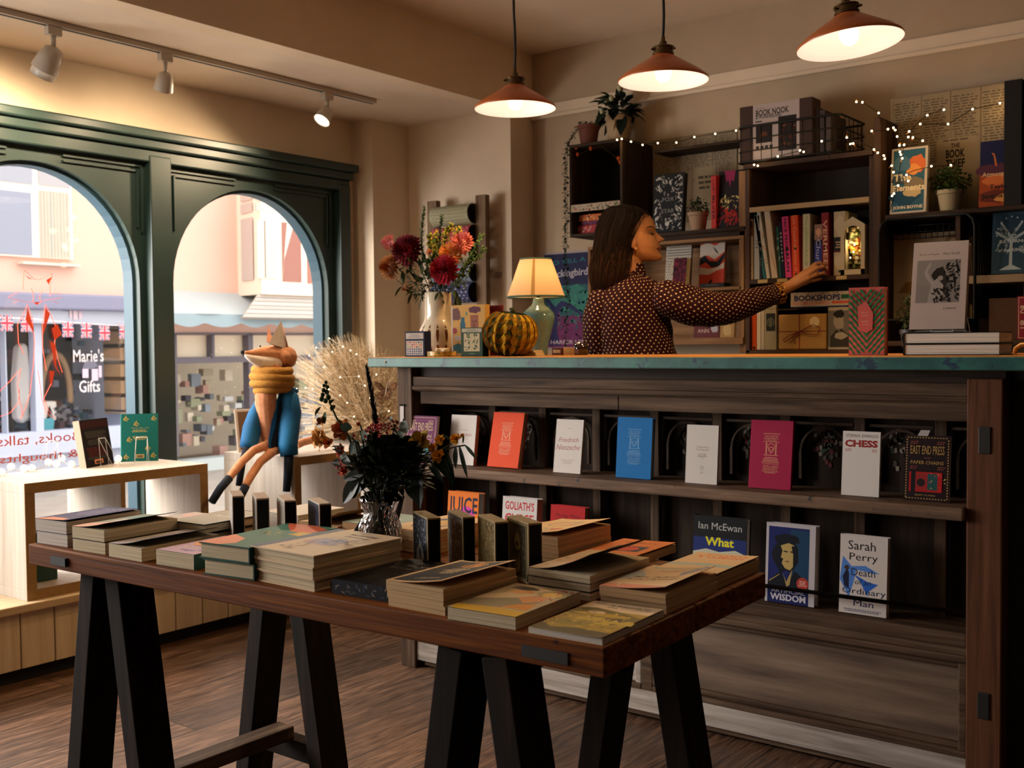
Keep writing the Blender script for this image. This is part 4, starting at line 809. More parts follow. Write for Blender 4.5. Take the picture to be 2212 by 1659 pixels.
ts(1, -1.752, 1.560, .110, .130, .030, 'b04a34', ['cream paperback with a coral stripe beside the dark slanting card'], [('r', 0, 0, 1, 1, 'b09a80'), ('p', [(.1, .45), (.5, .55), (.95, .5), (.9, .42), (.4, .42)], 'b05c44'), ('p', [(.1, .65), (.95, .75), (.95, .68), (.1, .6)], '8f8a78')], -2, pages='tan')
# small boxed card decks standing in two rows
def deck(x, y, yaw, dk, hgt, art_, lab, gp, e='a9966c', side='0c0b0b', wd=.10, z=TZ):
    """(x, y) is the near corner between picture and spine; the picture runs back to the left"""
    M = T(x, y, z) @ Rz(yaw); t = thing('boxed_deck', lab, 'card deck box', M, gp)
    g = G(M); g.box(-wd, 0, 0, dk, 0, hgt, e); g.build('box', PRINT, t, bevel=.0008)
    g = G(M); art(g, [('r', .07, .03, .93, .97, side)], dk, hgt, lambda a, b, c: (c, a, b)); g.build('dark_spine', PRINT, t)
    g = G(M); art(g, art_, wd, hgt, lambda a, b, c: (a - wd, -c, b)); g.build('picture_panel', PRINT, t)
    g = G(M); art(g, [('r', .04, .06, .96, .94, '8f8468' if e != 'b0a494' else 'b3a294'), ('scatter', 16, .1, .2, .9, .8, .04, ['6a6450', 'a0907c', 'b8a88c'], int(abs(x) * 100))], wd, dk, lambda a, b, c: (a - wd, b, hgt + c)); g.build('top_panel', PRINT, t)
def pic(bg, cs, sd, extra=()): return [('r', .05, .03, .95, .97, bg), ('scatter', 90, .08, .05, .92, .95, .05, cs, sd)] + list(extra)
RW = 'boxed card decks standing right of the glass vase'; LW = 'boxed card decks standing left of the glass vase'
deck(-1.395, 1.540, -31, .027, .105, pic('20242e', ['3c4458', '6a7488', '14161e', '9aa0a8'], 1, [('p', [(.2, .05), (.3, .35), (.5, .5), (.7, .35), (.85, .05)], '8c8a84'), ('p', [(.4, .3), (.5, .42), (.6, .3), (.5, .1)], '3a3c44')]), 'boxed deck with a white temple under a starry blue sky', RW)
deck(-1.338, 1.578, -32, .025, .107, pic('4a443c', ['6a5c50', '8a7a6c', '3a2c28', '9a9084'], 2, [('p', [(.3, .9), (.4, .5), (.3, .1), (.36, .1), (.48, .5), (.38, .9)], '6a2c20'), ('p', [(.7, .9), (.75, .5), (.66, .1), (.72, .1), (.82, .5), (.78, .9)], '77382a')]), 'boxed deck with misty grey and dark red tree trunks', RW)
deck(-1.240, 1.554, -32, .028, .110, pic('6e5c34', ['4a3a20', '9a8048', '2c2416', 'b39a5c', '7a3c20'], 3), 'boxed deck with golden brown forest picture', RW)
deck(-1.172, 1.566, -29, .028, .112, pic('3a321e', ['2a2416', '5a4e30'], 4, [('f', .08, .04, .92, .96, .03, '8a7a4c'), ('b', .5, .62, .13, .13, '9a8a5c', 3), ('p', [(.38, .62), (.42, .84), (.46, .7), (.5, .88), (.54, .7), (.58, .84), (.62, .6), (.5, .5)], '9a8a5c'), ('c', .5, .60, .05, '1c1810'), ('p', [(.42, .45), (.5, .3), (.58, .45), (.62, .2), (.5, .1), (.38, .2)], '7d6c44'), ('o', .5, .22, .07, .03, '9a8a5c')]), 'boxed deck with a raised golden palm, nearest of the row', RW)
deck(-1.939, 1.503, -34, .026, .110, pic('a39a92', ['b8b0a8', '8a8078'], 5), 'pale boxed deck with black spine, leftmost of the far row', LW, 'b0a494')
deck(-1.870, 1.513, -34, .028, .109, pic('9a9690', ['b0aca4', '7a8084'], 6), 'pale grey boxed deck with black spine, second in the far row', LW, 'b0a494', '0c1012')
deck(-1.786, 1.520, -31, .026, .110, pic('8f8a80', ['b0a898', '5f6a64', 'c0b4a0'], 7), 'grey green boxed deck with black spine, third in the far row', LW, 'b0a494')
deck(-1.699, 1.540, -28, .026, .108, pic('1f2638', ['2c3850', '4a5c78', '14182a'], 8), 'dark blue boxed deck with black spine, fourth in the far row', LW, 'b0a494')
# navy card propped behind the vase
t = thing('propped_notebook', 'dark navy book propped upright behind the glass vase', 'book', (-1.70, 1.66, TZ)); a = [(-1.715, 1.62, TZ), (-1.60, 1.64, TZ), (-1.615, 1.70, TZ + .112), (-1.678, 1.69, TZ + .118)]
g = G(); g.prism(a, (.0, .012, .0), '0e1226'); g.build('cover', PRINT, t, bevel=.001)
g = G(); vs, fs = textgeo('REST'); p0, ux, uz = Vector((-1.652, 1.664, TZ + .085)), Vector((.985, .12, 0)), Vector((0, .35, .93))
g.add([p0 + ux * x * .04 + uz * y * .012 + Vector((0, -.001, 0)) for x, y in vs], fs, '59607a'); g.build('cover_art', PRINT, t)
# ---------------------------------------------------------------- helpers for organic things
def dep(p): return -(ROT.transposed() @ (Vector(p) - EYE)).z
def pm(p): return dep(p) / F_PX                  # metres per photo pixel at p
def remesh(o, v=.004, sm=4):
    m = o.modifiers.new('remesh', 'REMESH'); m.mode = 'VOXEL'; m.voxel_size = v; m.use_smooth_shade = True
    if sm: s = o.modifiers.new('smooth', 'SMOOTH'); s.iterations = sm; s.factor = .5
    return o
def bez(a, b, c, n=8):
    a, b, c = Vector(a), Vector(b), Vector(c); return [a * (1 - t) ** 2 + b * 2 * t * (1 - t) + c * t * t for t in [i / n for i in range(n + 1)]]
def leaf(g, p, d, L, wd, col, n=5, droop=.2, up=(0, 0, 1)):
    p, d = Vector(p), Vector(d).normalized(); u = Vector(up); s = d.cross(u)
    if s.length < .05: s = d.cross(Vector((1, 0, 0)))
    s.normalize(); nn = s.cross(d).normalized(); vs = []
    for i in range(n + 1):
        t = i / n; q = p + d * (L * t) - Vector((0, 0, 1)) * (droop * L * t * t); ww = wd * math.sin(PI * min(1, t * .92 + .06)) ** .8 / 2
        vs += [q - s * ww + nn * ww * .3, q, q + s * ww + nn * ww * .3]
    fs = []
    for i in range(n): a = i * 3; fs += [(a, a + 1, a + 4, a + 3), (a + 1, a + 2, a + 5, a + 4)]
    g.add(vs, fs, col)
def rdir(r, up=.0):
    while True:
        v = Vector((r.uniform(-1, 1), r.uniform(-1, 1), r.uniform(-1 + up, 1)))
        if .1 < v.length < 1: return v.normalized()
def dahlia(g, c, R, nrm, cols, n=110, L=.55, wd=.26, seed=0, cup=.5):
    r = random.Random(seed); q = Vector(nrm).to_track_quat('Z', 'Y'); c = Vector(c)
    for k in range(n):
        t = (k + .5) / n; th = .12 + t * 1.75; a = k * 2.39996
        d = Vector((math.sin(th) * math.cos(a), math.sin(th) * math.sin(a), math.cos(th)))
        p0 = d * R * .35; tip = d * R * (1 + .1 * r.random()); side = Vector((-math.sin(a), math.cos(a), 0)); ww = R * wd * (.45 + .75 * t)
        up = Vector((0, 0, 1)); mid = p0.lerp(tip, .6) + up * R * .06; tipc = tip + up * R * .12 * cup
        vs = [p0, mid - side * ww * .5 + up * ww * cup * .5, mid, mid + side * ww * .5 + up * ww * cup * .5, tipc - side * ww * .2, tipc + side * ww * .2, tipc + d * R * .06]
        col = hx(cols[int(min(.999, t * len(cols)))]); j = .85 + .3 * r.random()
        g.add([c + q @ v for v in vs], [(0, 2, 1), (0, 3, 2), (1, 2, 6, 4), (2, 3, 5, 6)], tuple(x * j for x in col))
    g.ell(c, R * .42, 10, 6, hx(cols[-1]))
GREENL = printmat('leaf_surface', .5)
PETAL = printmat('petal_surface', .8)

# ---------------------------------------------------------------- on the window shelves
def acry(t, M, s=1.0):
    g = G(M)
    for x in (-.028, .028): g.tube([(x, .005, .004), (x, -.035, .004)], .0012, 5); g.tube([(x, .0, .004), (x * .8, .012, .115 * s)], .0010, 5); g.tube([(x * .8, .012, .115 * s), (x * .9, -.055, .002)], .0010, 5)
    g.tube([(-.023, .012, .115 * s), (.023, .012, .115 * s)], .0016, 5)
    return g.build('acrylic_frame', mat('clear_acrylic_edge', 'cfd0d2', .1), t, smooth=True)
ZU = .722
# faces of these two books look back into the room (their back covers)
p = ax(180, 1013, -3.80); pb = ax(248, 1005, -3.80)
a0 = az(178, 1012, ZU); a1 = az(247, 1002, ZU)
def winbook(pl, pr, wd, h, t, cov, lab, ops, pg, **k):
    a = az(*pl, ZU); b = az(*pr, ZU); ang = math.degrees(math.atan2(b.y - a.y, b.x - a.x)); return book(T(a.x, a.y, ZU) @ Rz(ang) @ Rx(90 - 9) @ T(0, 0, -t), wd, h, t, cov, lab, ops, pages=pg, **k), a, b, ang
bk, a, b, ang = winbook((187, 1012), (247, 1001), (az(187, 1012, ZU) - az(247, 1001, ZU)).length, .196, .030, '140c0c', 'thick dark paperback facing the room on the window shelf', [('r', 0, .82, 1, .97, '2e0d0f'), ('l', .1, .9, .74, 5, .03, '4e4842'), ('l', .15, .9, .56, 4, .03, '4e4842'), ('l', .1, .9, .40, 7, .028, '5a1c16'), ('l', .1, .9, .2, 2, .03, '4e4842'), ('r', .32, .06, .62, .15, 'c9805c'), ('r', .36, .07, .58, .12, '2a2018')], 'white', spine='cbb9a4')
s = thing('book_stand', 'clear acrylic stand holding the dark paperback on the window shelf', 'book stand', T((a + b) / 2) @ Rz(ang) @ T(0, -.02, 0), 'clear acrylic book stands'); acry(s, WM[s.name])
bk, a, b, ang = winbook((262, 998), (353, 995), .150, .205, .014, '14605a', 'teal hardback with gold leaf corners on the window shelf', [('t', 'There was a boy', .52, .70, .5, .045, 'a89a54'), ('lc', .5, .62, .655, 2, .03, 'a89a54'), ('lc', .5, .4, .52, 3, .03, 'a89a54'), ('r', .40, .07, .62, .15, 'b3a06c'), ('r', .43, .08, .59, .13, '6a5a40')] + [('scatter', 5, x, y, x + .12, y + .08, .05, ['b59a4c', 'a88c40'], 3) for x, y in ((.06, .86), (.82, .86), (.06, .06), (.8, .08), (.34, .75), (.15, .42), (.65, .24))], 'white', hard=True, spine='14605a')
s = thing('book_stand', 'clear acrylic stand in front of the teal hardback', 'book stand', T((a + b) / 2) @ Rz(ang) @ T(0, -.02, 0), 'clear acrylic book stands'); acry(s, WM[s.name], .9)
pp = az(112, 1015, ZU); s = thing('book_stand', 'empty clear acrylic stand beside the globe lights', 'book stand', T(pp) @ Rz(30), 'clear acrylic book stands'); acry(s, WM[s.name], 1.0)
# globe string lights
t = thing('globe_lights', 'string of glowing round globe bulbs lying along the window shelf', 'string lights', az(80, 1010, ZU))
BG = mat('glowing_globe', (1, .9, .75), .4, emit=(1, .82, .64), es=.85)
gp = [(-20, 1028), (3, 1022), (24, 1010), (52, 1014), (69, 1013), (105, 1000), (122, 1003), (134, 991), (155, 1004), (256, 992)]
pts = [az(x, y + 6, ZU) for x, y in gp]
g = G(); g.tube([p + Vector((0, 0, .003)) for p in pts], .0015, 5); g.build('cord', mat('clear_cord', 'b8ab98', .4), t, smooth=True)
for p in pts: g = G(); g.ell((p.x, p.y, ZU + .0145), .0145, 14, 10); g.build('bulb', BG, t, smooth=True)
# box in the left compartment, picture frame and objects on the second unit
y0 = ax(78, 1150, -3.95).y
t = thing('green_box', 'dark green box file standing in the left compartment of the shelf unit', 'box file', (-3.95, 2.14, .333)); G().box(-4.08, -3.86, 2.085, 2.175, .333, .52).build('box', mat('bottle_green_card', '0f3a2a', .5), t, bevel=.003)
p0 = ax(545, 965, -4.02); t = thing('picture_frame', 'pale framed picture leaning beside the fabric fox', 'picture frame', (-4.0, p0.y, ZU))
M = T(-4.03, ax(515, 970, -4.03).y, ZU) @ Rz(75) @ Rx(90 - 10)
g = G(M); g.box(0, .16, 0, .20, -.015, 0); g.build('frame', mat('pale_frame_timber', 'c9b8a4', .5), t, bevel=.003)
G(M).box(.012, .148, .012, .188, 0, .001).build('picture', mat('brown_card', '6e4f34', .7), t)

# ---------------------------------------------------------------- fabric fox
XFX = -3.76
FOXC = noisy('fox_linen', [(.3, 'c08058'), (.7, 'd29672')], (60, 60, 60), .95, 3, .3); FW = noisy('white_linen', [(.3, 'e0d2c6'), (.7, 'efe4da')], (60, 60, 60), .95, 3, .3)
NAV = noisy('navy_felt', [(.3, '0e1420'), (.7, '172031')], (60, 60, 60), .95, 3, .3)
fox = thing('fabric_fox', 'stuffed fabric fox in blue jacket and mustard scarf sitting on the shelf', 'soft toy', (XFX, ax(600, 970, XFX).y, ZU))
def F(px, py, dx=0): return ax(px, py, XFX + dx)
k0 = pm(F(600, 900))
def ft(g, pts, rads, dx=0, n=14, col=(1, 1, 1)):
    if not hasattr(dx, '__len__'): dx = [dx] * len(pts)
    g.tube([F(x, y, d) for (x, y), d in zip(pts, dx)], [r * k0 for r in rads], n, col)
g = G()
ft(g, [(575, 830), (574, 870), (577, 910), (583, 945), (592, 962)], [22, 23, 21, 19, 16]); ft(g, [(590, 790), (584, 812), (576, 835)], [24, 24, 22])
ft(g, [(600, 962), (575, 962), (548, 973), (520, 1000), (494, 1034)], [11, 10, 9, 9, 8], [0, .02, .05, .07, .09])
ft(g, [(612, 966), (590, 975), (562, 998), (542, 1028), (530, 1050)], [11, 10, 9, 9, 8], [.03, .05, .08, .10, .11])
ft(g, [(640, 962), (655, 955), (675, 950), (700, 950), (716, 958)], [9, 9, 9, 8, 5], -.02)
ft(g, [(529, 762), (540, 764), (556, 764), (575, 765), (595, 768), (612, 770), (626, 773), (634, 776)], [4, 7, 12, 18, 23, 26, 22, 12])
g.ell(F(612, 772, .03), 16 * k0, 12, 8); g.ell(F(626, 780, .02), (14 * k0,) * 3, 12, 8)
o = g.build('body', FOXC, fox, smooth=True); remesh(o, .004, 3)
g = G(); ft(g, [(530, 768), (542, 774), (560, 780), (580, 782), (597, 782), (606, 782)], [3, 8, 14, 18, 19, 8], .006); g.build('muzzle', FW, fox, smooth=True)
g = G(); g.ell(F(524, 761), 4.5 * k0, 10, 8); g.build('nose', NAV, fox, smooth=True)
g = G(); g.ell(F(562, 748, .045), 2.2 * k0, 8, 6); g.build('eye', mat('button_eye', '2a1410', .3), fox, smooth=True)
def ear(base0, base1, tip, dx, m, nm):
    g = G(); a, b, c = F(*base0, dx), F(*base1, dx), F(*tip, dx); n = 6; vs = []
    for s in (-1, 1):
        for i in range(n + 1):
            t_ = i / n; l = a.lerp(c, t_); r = b.lerp(c, t_); vs += [l, (l + r) / 2 + Vector((s * .014 * (1 - t_), 0, 0)), r]
    h = 3 * (n + 1); fs = []
    for i in range(n):
        for s, o in ((0, 0), (1, h)): q = o + i * 3; fs += [(q, q + 1, q + 4, q + 3), (q + 1, q + 2, q + 5, q + 4)]
    g.add(vs, fs); g.build(nm, m, fox, smooth=False)
ear((580, 742), (622, 756), (607, 692), .025, FW, 'ear'); ear((614, 744), (624, 760), (609, 696), .02, FOXC, 'ear_back'); ear((576, 738), (592, 742), (579, 702), -.03, FOXC, 'ear')
SC = noisy('mustard_knit', [(.3, 'a06c28'), (.7, 'c08c40')], (50, 50, 120), .95, 4, .5)
g = G()
for j, (cy, rr_) in enumerate(((800, 38), (815, 42), (829, 41), (842, 33))):
    P = []
    for i in range(17):
        a = 2 * PI * i / 16; c = F(588, cy + 3 * math.sin(a + j), 0); P.append(c + Vector((math.sin(a) * rr_ * k0 * .9, math.cos(a) * rr_ * k0, 0)))
    g.tube(P, 9.5 * k0, 10)
g.build('scarf', SC, fox, smooth=True)
JB = noisy('blue_corduroy', [(.3, '0b4f80'), (.7, '1470a4')], (8, 8, 8), .75, 5, .2)
g = G(); ft(g, [(612, 846), (624, 860), (627, 890), (624, 925), (622, 960), (625, 984)], [14, 21, 24, 23, 21, 19], [.02, .045, .05, .07, .09, .10]); ft(g, [(560, 868), (552, 895), (545, 925), (539, 955), (536, 968)], [9, 16, 20, 19, 18], -.035)
g.build('jacket_sleeve', JB, fox, smooth=True)
def sheet(g, rows, thick):      # rows of points -> thin shell
    n = len(rows[0]); vs = []; [vs.extend(r_) for r_ in rows]; m = len(vs); nv = vs + [v + Vector((thick, 0, 0)) for v in vs]; fs = []
    for i in range(len(rows) - 1):
        for j in range(n - 1): q = i * n + j; fs += [(q, q + 1, q + n + 1, q + n), (m + q + n, m + q + n + 1, m + q + 1, m + q)]
    g.add(nv, fs)
g = G(); sheet(g, [[F(606, 846, .02), F(622, 842, .01), F(640, 848, -.02)], [F(594, 870, .035), F(610, 866, .03), F(642, 870, -.02)], [F(587, 910, .045), F(604, 910, .045), F(640, 915, -.01)], [F(580, 950, .05), F(596, 955, .05), F(636, 955, 0)], [F(582, 972, .05), F(604, 978, .05), F(632, 978, 0)]], .004); o = g.build('jacket_front', JB, fox, smooth=True)
g = G(); sheet(g, [[F(604, 868, .045), F(612, 868, .045)], [F(596, 920, .052), F(616, 920, .05)], [F(586, 955, .056), F(610, 960, .055)], [F(586, 974, .056), F(610, 980, .055)]], .003); g.build('jacket_lining', NAV, fox)
g = G(); g.box(0, 0, 0, 0, 0, 0); g = G(); ft(g, [(606, 846), (622, 840), (642, 845)], [5, 6, 5], .02); g.build('collar', JB, fox, smooth=True)
for yy in (970, 979): g = G(); g.ell(F(636, yy, .125), 3.2 * k0, 8, 6); g.build('button', BRASS, fox, smooth=True)
for nm, P, R_2, dx in (('sock', [(495, 1033), (476, 1055), (458, 1084)], [9, 8.5, 8], [.09, .10, .11]), ('sock', [(531, 1049), (522, 1068), (513, 1088)], [9, 8.5, 8], [.11, .11, .12]), ('glove', [(624, 984), (622, 1020), (619, 1062)], [10, 9, 8], .105), ('glove', [(535, 968), (523, 1000), (516, 1050)], [9, 8, 7], -.01)):
    g = G(); ft(g, P, R_2, dx); g.build(nm, NAV, fox, smooth=True)

# ---------------------------------------------------------------- dried grasses with fairy lights
gc = Vector((-3.72, 3.92, ZU)); r = random.Random(11)
def gpt(px, py, y=3.92): return ay(px, py, y)
g = G(); base = Vector((-3.80, 3.80, .80))
for k in range(1700):
    px = r.gauss(748, 62); px = max(640, min(862, px)); top = 712 + abs(px - 748) * .42 + r.random() ** 1.15 * 230
    tip = gpt(px, top, 3.80 + r.uniform(-.14, .16)); b0 = base + Vector((r.uniform(-.07, .07), r.uniform(-.07, .07), 0)); mid = b0.lerp(tip, .5) + Vector((r.uniform(-.03, .03), r.uniform(-.03, .03), .03))
    col = r.choice(['b39a78', 'c4ad8c', 'a08762', '8f7654', 'cdb898']); P = bez(b0, mid, tip, 4); g.tube(P, [.0013, .0012, .0011, .0009, .0005], 3, col, False)
    for j in range(9):
        t_ = .35 + .55 * r.random(); i = min(3, int(t_ * 4)); q = P[i].lerp(P[i + 1], t_ * 4 - i); d = rdir(r, .6); L = r.uniform(.006, .022); g.tube([q, q + d * L * .6 + Vector((0, 0, .002)), q + d * L], [.0005, .0016, .0006], 3, col, False)
tag(g.build('dried_grass', MATTE), 'big airy bunch of pale dried grasses beside the window', 'dried grass', kind='stuff')
t = thing('grass_vase', 'pale vase holding the dried grasses on the oak cube shelf', 'vase', (-3.80, 3.80, ZU)); g = G(); g.lathe([(.001, ZU), (.04, ZU), (.05, ZU + .05), (.035, ZU + .10), (.04, ZU + .12), (.034, ZU + .12), (.03, ZU + .09), (.001, ZU + .05)], (-3.80, 3.80, 0), 24); g.build('vase_body', mat('pale_stoneware', 'a8957c', .6), t, smooth=True)
FL = mat('fairy_bulb', (1, .85, .6), .4, emit=(1, .72, .38), es=9)
t = thing('fairy_lights', 'string of tiny warm lights wound through the dried grasses', 'fairy lights', (-3.75, 3.7, 1.1)); bl = [(711, 731), (741, 749), (757, 757), (683, 751), (668, 768), (718, 760), (700, 793), (735, 815), (775, 813), (788, 833), (813, 809), (808, 791), (770, 765), (675, 840), (660, 838), (641, 840), (710, 841), (735, 854), (750, 870), (840, 888), (800, 860), (765, 900), (700, 900)]
g = G(); g.tube([gpt(x, y, 3.66) for x, y in bl], .0009, 4); g.build('wire', mat('silver_wire', 'b8a88c', .4), t, smooth=True)
for x, y in bl: g = G(); g.ell(gpt(x, y, 3.66), .0030, 8, 6); g.build('bulb', FL, t, smooth=True)

# ---------------------------------------------------------------- paper butterfly
t = thing('paper_butterfly', 'brown paper butterfly hanging from a thread by the worktop end', 'butterfly', ay(836, 845, 2.86)); Yb = 2.86
def bp_(pts, dy=0): return [ay(x, y, Yb + dy * (1 if 0 else 1)) for x, y in pts]
for nm, pts in (('wing', [(838, 836), (851, 828), (863, 824), (867, 830), (860, 842), (852, 844), (848, 842)]), ('wing', [(838, 838), (848, 842), (851, 850), (846, 860), (839, 863), (835, 858)]), ('wing', [(833, 840), (826, 828), (815, 824), (816, 832), (820, 840), (826, 844)]), ('wing', [(833, 841), (824, 846), (817, 853), (820, 862), (828, 864), (832, 858)])):
    P = bp_(pts); P = [p + Vector((0, -.008 * abs((p - P[0]).length) / .03, 0)) for p in P]; g = G(); g.prism(P, (0, .0008, 0), '4f3019'); c = sum(P, Vector()) / len(P); g.prism([c + (p - c) * .6 + Vector((0, -.0009, 0)) for p in P], (0, .0004, 0), '6a4524'); g.prism([c + (p - c) * .2 + Vector((.003, -.0013, .002)) for p in P], (0, .0004, 0), '2e1d10'); g.build(nm, MATTE, t)
g = G(); g.tube([ay(838, 826, Yb - .002), ay(835, 845, Yb - .004), ay(831, 864, Yb)], [.002, .003, .001], 8, 'b0a08c'); g.build('body', MATTE, t, smooth=True)
g = G(); g.tube([ay(836, 840, Yb), ay(833, 786, 2.883)], .0004, 4, '5a4a3a'); g.build('thread', MATTE, t)
g = G(); g.ell(ay(832, 782, 2.882), .004, 8, 6, 'c9b890'); g.build('pin', MATTE, t, smooth=True)
t = thing('price_tag', 'small white tag clipped to the counter corner post', 'tag', (-2.79, 2.94, .93)); P = [ay(864, 877, 2.940), ay(872, 877, 2.940), ay(872, 911, 2.940), ay(864, 911, 2.940)]; g = G(); g.prism(P, (0, .001, 0), 'b8b0ac'); g.build('card', MATTE, t); g = G(); g.prism([ay(863, 873, 2.938), ay(873, 873, 2.938), ay(873, 877, 2.938), ay(863, 877, 2.938)], (0, .004, 0), '14120f'); g.build('clip', MATTE, t)

# ---------------------------------------------------------------- things standing on the counter
Z0 = TOPZ + .0003
def frontbox(x0, y0, x1, y1, Y, depth, name, lab, cat, col, ops, yaw=0, pname='box', m=None):
    a = ay(x0, y1, Y); b = ay(x1, y1, Y); hgt = ay(x0, y0, Y).z - Z0; wd = b.x - a.x
    M = T(a.x, Y, Z0) @ Rz(yaw); t = thing(name, lab, cat, M); g = G(M); g.box(0, wd, 0, depth, 0, hgt, col); g.build(pname, PRINT, t, bevel=.0012)
    g = G(M); art(g, ops, wd, hgt, lambda x, y, z: (x, -z, y)); g.build('label', PRINT, t); return t, M, wd, hgt
sw = [('r', .06, .70, .94, .93, 'a89c90'), ('lc', .5, .6, .86, 3, .05, '6a6670'), ('r', .08, .06, .92, .62, 'b8aca0')]
r = random.Random(4)
for i in range(7):
    for j in range(6): sw.append(('r', .12 + i * .112, .09 + j * .088, .19 + i * .112, .15 + j * .088, r.choice([['5a2434', 'a8483c', 'c47848', '6a7a48'], ['2c2a4c', '1f2c54', '2a4a6a', '2c5a44']][0 if j > 2 else 1])))
frontbox(875, 716, 913, 772, 3.0, .045, 'swatch_box', 'navy box with a grid of coloured swatches on the counter', 'box', '0f1730', sw, 8)
bo = [('r', .05, .84, .95, .97, '9a917c'), ('lc', .5, .6, .92, 2, .04, '5a5848'), ('r', .14, .18, .86, .80, 'a89a78'), ('r', .49, .18, .51, .80, '8a8060'), ('lc', .5, .4, .10, 1, .03, '8a8868')]
for i, (x, y) in enumerate(((.31, .7), (.31, .5), (.31, .3), (.68, .7), (.68, .5), (.68, .32))): bo += [('scatter', 7, x - .1, y - .07, x + .1, y + .07, .06, ['2c4a2c', '1f3a24', 'b5582c' if i == 1 else '2c4a34'], i)]
frontbox(996, 708, 1040, 772, 3.0, .04, 'botanical_box', 'dark green box with pressed plant pictures on the counter', 'box', '16301e', bo, 5)
frontbox(976, 660, 1046, 771, 3.16, .03, 'illustrated_notebook', 'tan notebook illustrated with vases and painted heads on the counter', 'notebook', 'a87f3c', [('b', .14, .82, .14, .13, '5a3430', 3), ('p', [(.28, .45), (.40, .45), (.42, .62), (.39, .70), (.40, .76), (.28, .76), (.29, .70), (.26, .62)], '1f4a5c'), ('p', [(.46, .76), (.42, .84), (.48, .88)], '2c6a5c'), ('p', [(.58, .5), (.80, .5), (.80, .80), (.56, .80)], '7a4430'), ('r', .62, .66, .66, .69, '2c1814'), ('r', .70, .66, .74, .69, '2c1814'), ('p', [(.66, .64), (.69, .64), (.69, .56), (.65, .56)], '4a2418'), ('b', .68, .90, .18, .07, '4a1c2c', 5), ('b', .5, .5, .08, .03, '4a1c24', 6), ('b', .9, .5, .08, .03, '4a1c24', 7), ('b', .1, .5, .08, .06, '7a2c28', 8), ('r', .10, .30, .55, .40, '9c9080'), ('r', .0, .0, .04, 1, 'a89c8c'), ('b', .2, .15, .16, .1, '1f4a4c', 9)], 3)
frontbox(1050, 660, 1084, 771, 3.22, .012, 'red_booklet', 'dark red booklet with orange oak leaves behind the paper pumpkin', 'booklet', '6a1814', [('scatter', 16, .1, .4, .9, .9, .22, ['a8441c', '8c2c18', 'b5602c'], 5)], 2)
# marbled dish with pale blocks
p = ay(955, 770, 3.03); t = thing('marbled_dish', 'low yellow and black marbled dish on the counter', 'dish', (p.x, 3.03, Z0)); R0 = 32 * pm(p)
g = G(); g.lathe([(.001, 0), (R0 * .96, 0), (R0, .004), (R0, .019), (R0 * .93, .019), (R0 * .92, .006), (.001, .005)], (p.x, 3.03, Z0), 32); g.build('dish_body', noisy('marbled_glaze', [(.35, '1e1a12'), (.45, '8c7a4a'), (.55, 'b8902c'), (.7, 'c9b27c')], (60, 60, 60), .3, 4, 0), t, smooth=False)
r = random.Random(6)
for k in range(10):
    a = k * 2.4; q = R0 * .60 * math.sqrt((k % 6) / 6); M = T(p.x + q * math.cos(a), 3.03 + q * math.sin(a), Z0 + .007 + .0135 * (k // 5) + .003) @ Euler((.3 * r.random(), .4 * (r.random() - .5), r.random() * 3)).to_matrix().to_4x4()
    g = G(M); g.box(-.011, .011, -.008, .008, -.0045, .0065); o = g.build('wax_block', mat('cream_wax', 'bfae94', .5), None, bevel=.0015); tag(o, 'cream wax block heaped in the marbled dish', 'wax block', 'cream wax blocks heaped in the marbled dish')
# honeycomb paper pumpkin
p = ay(1102, 770, 3.08); R0 = 55 * pm(p); Hp = 100 * pm(p); t = thing('paper_pumpkin', 'mustard and dark green honeycomb paper pumpkin on the counter', 'paper decoration', (p.x, 3.08, Z0)); M = T(p.x, 3.08, Z0 + Hp / 2) @ Ry(9)
PM = {}
def pump():
    nF = 30; g = G(M)
    for i in range(nF):
        a = 2 * PI * i / nF; n = 14; rows = []
        for j in range(n + 1):
            th = PI * j / n; rr_ = R0 * (math.sin(th) ** .8) * (1 + (.06 if i % 2 else -.04)); z = -math.cos(th) * Hp / 2 * (1 - .12 * math.exp(-((th - PI) / .5) ** 2)); sh = .10 * math.sin(j * PI / 1.0 + (i % 2) * PI) * 1
            rows.append((rr_, a + (.07 if (j + i) % 2 else -.07) * math.sin(th), z))
        a2 = 2 * PI * (i + 1) / nF; rows2 = []
        for j in range(n + 1):
            th = PI * j / n; rr_ = R0 * (math.sin(th) ** .8) * (1 + (.06 if (i + 1) % 2 else -.04)); z = -math.cos(th) * Hp / 2 * (1 - .12 * math.exp(-((th - PI) / .5) ** 2)); rows2.append((rr_, a2 + (.07 if (j + i + 1) % 2 else -.07) * math.sin(th), z))
        V = [Vector((q[0] * math.cos(q[1]), q[0] * math.sin(q[1]), q[2])) for q in rows + rows2]; m_ = n + 1
        for j in range(n): g.add([V[j], V[j + 1], V[m_ + j + 1], V[m_ + j]], [(0, 1, 2, 3)], ['a88414', '5c4412', '96701a', '2c3418'][(i + j * 2) % 4] if j < n - 2 else '2c3418')
        fin = [Vector((q[0] * 1.05 * math.cos(a), q[0] * 1.05 * math.sin(a), q[2] * 1.02)) for q in rows]; inn = [v * .9 for v in fin]
        for j in range(n): g.add([fin[j], fin[j + 1], inn[j + 1], inn[j]], [(0, 1, 2, 3)], ['b8921c', '9c741c'][i % 2] if 2 < j < n - 2 else '28341a')
    g.build('honeycomb_paper', MATTE, t); g = G(M); g.tube([(0, 0, Hp * .40), (.002, 0, Hp * .47), (-.004, 0, Hp * .54)], [.012, .009, .011], 10, '2c3018'); g.build('stalk', MATTE, t, smooth=True)
pump()
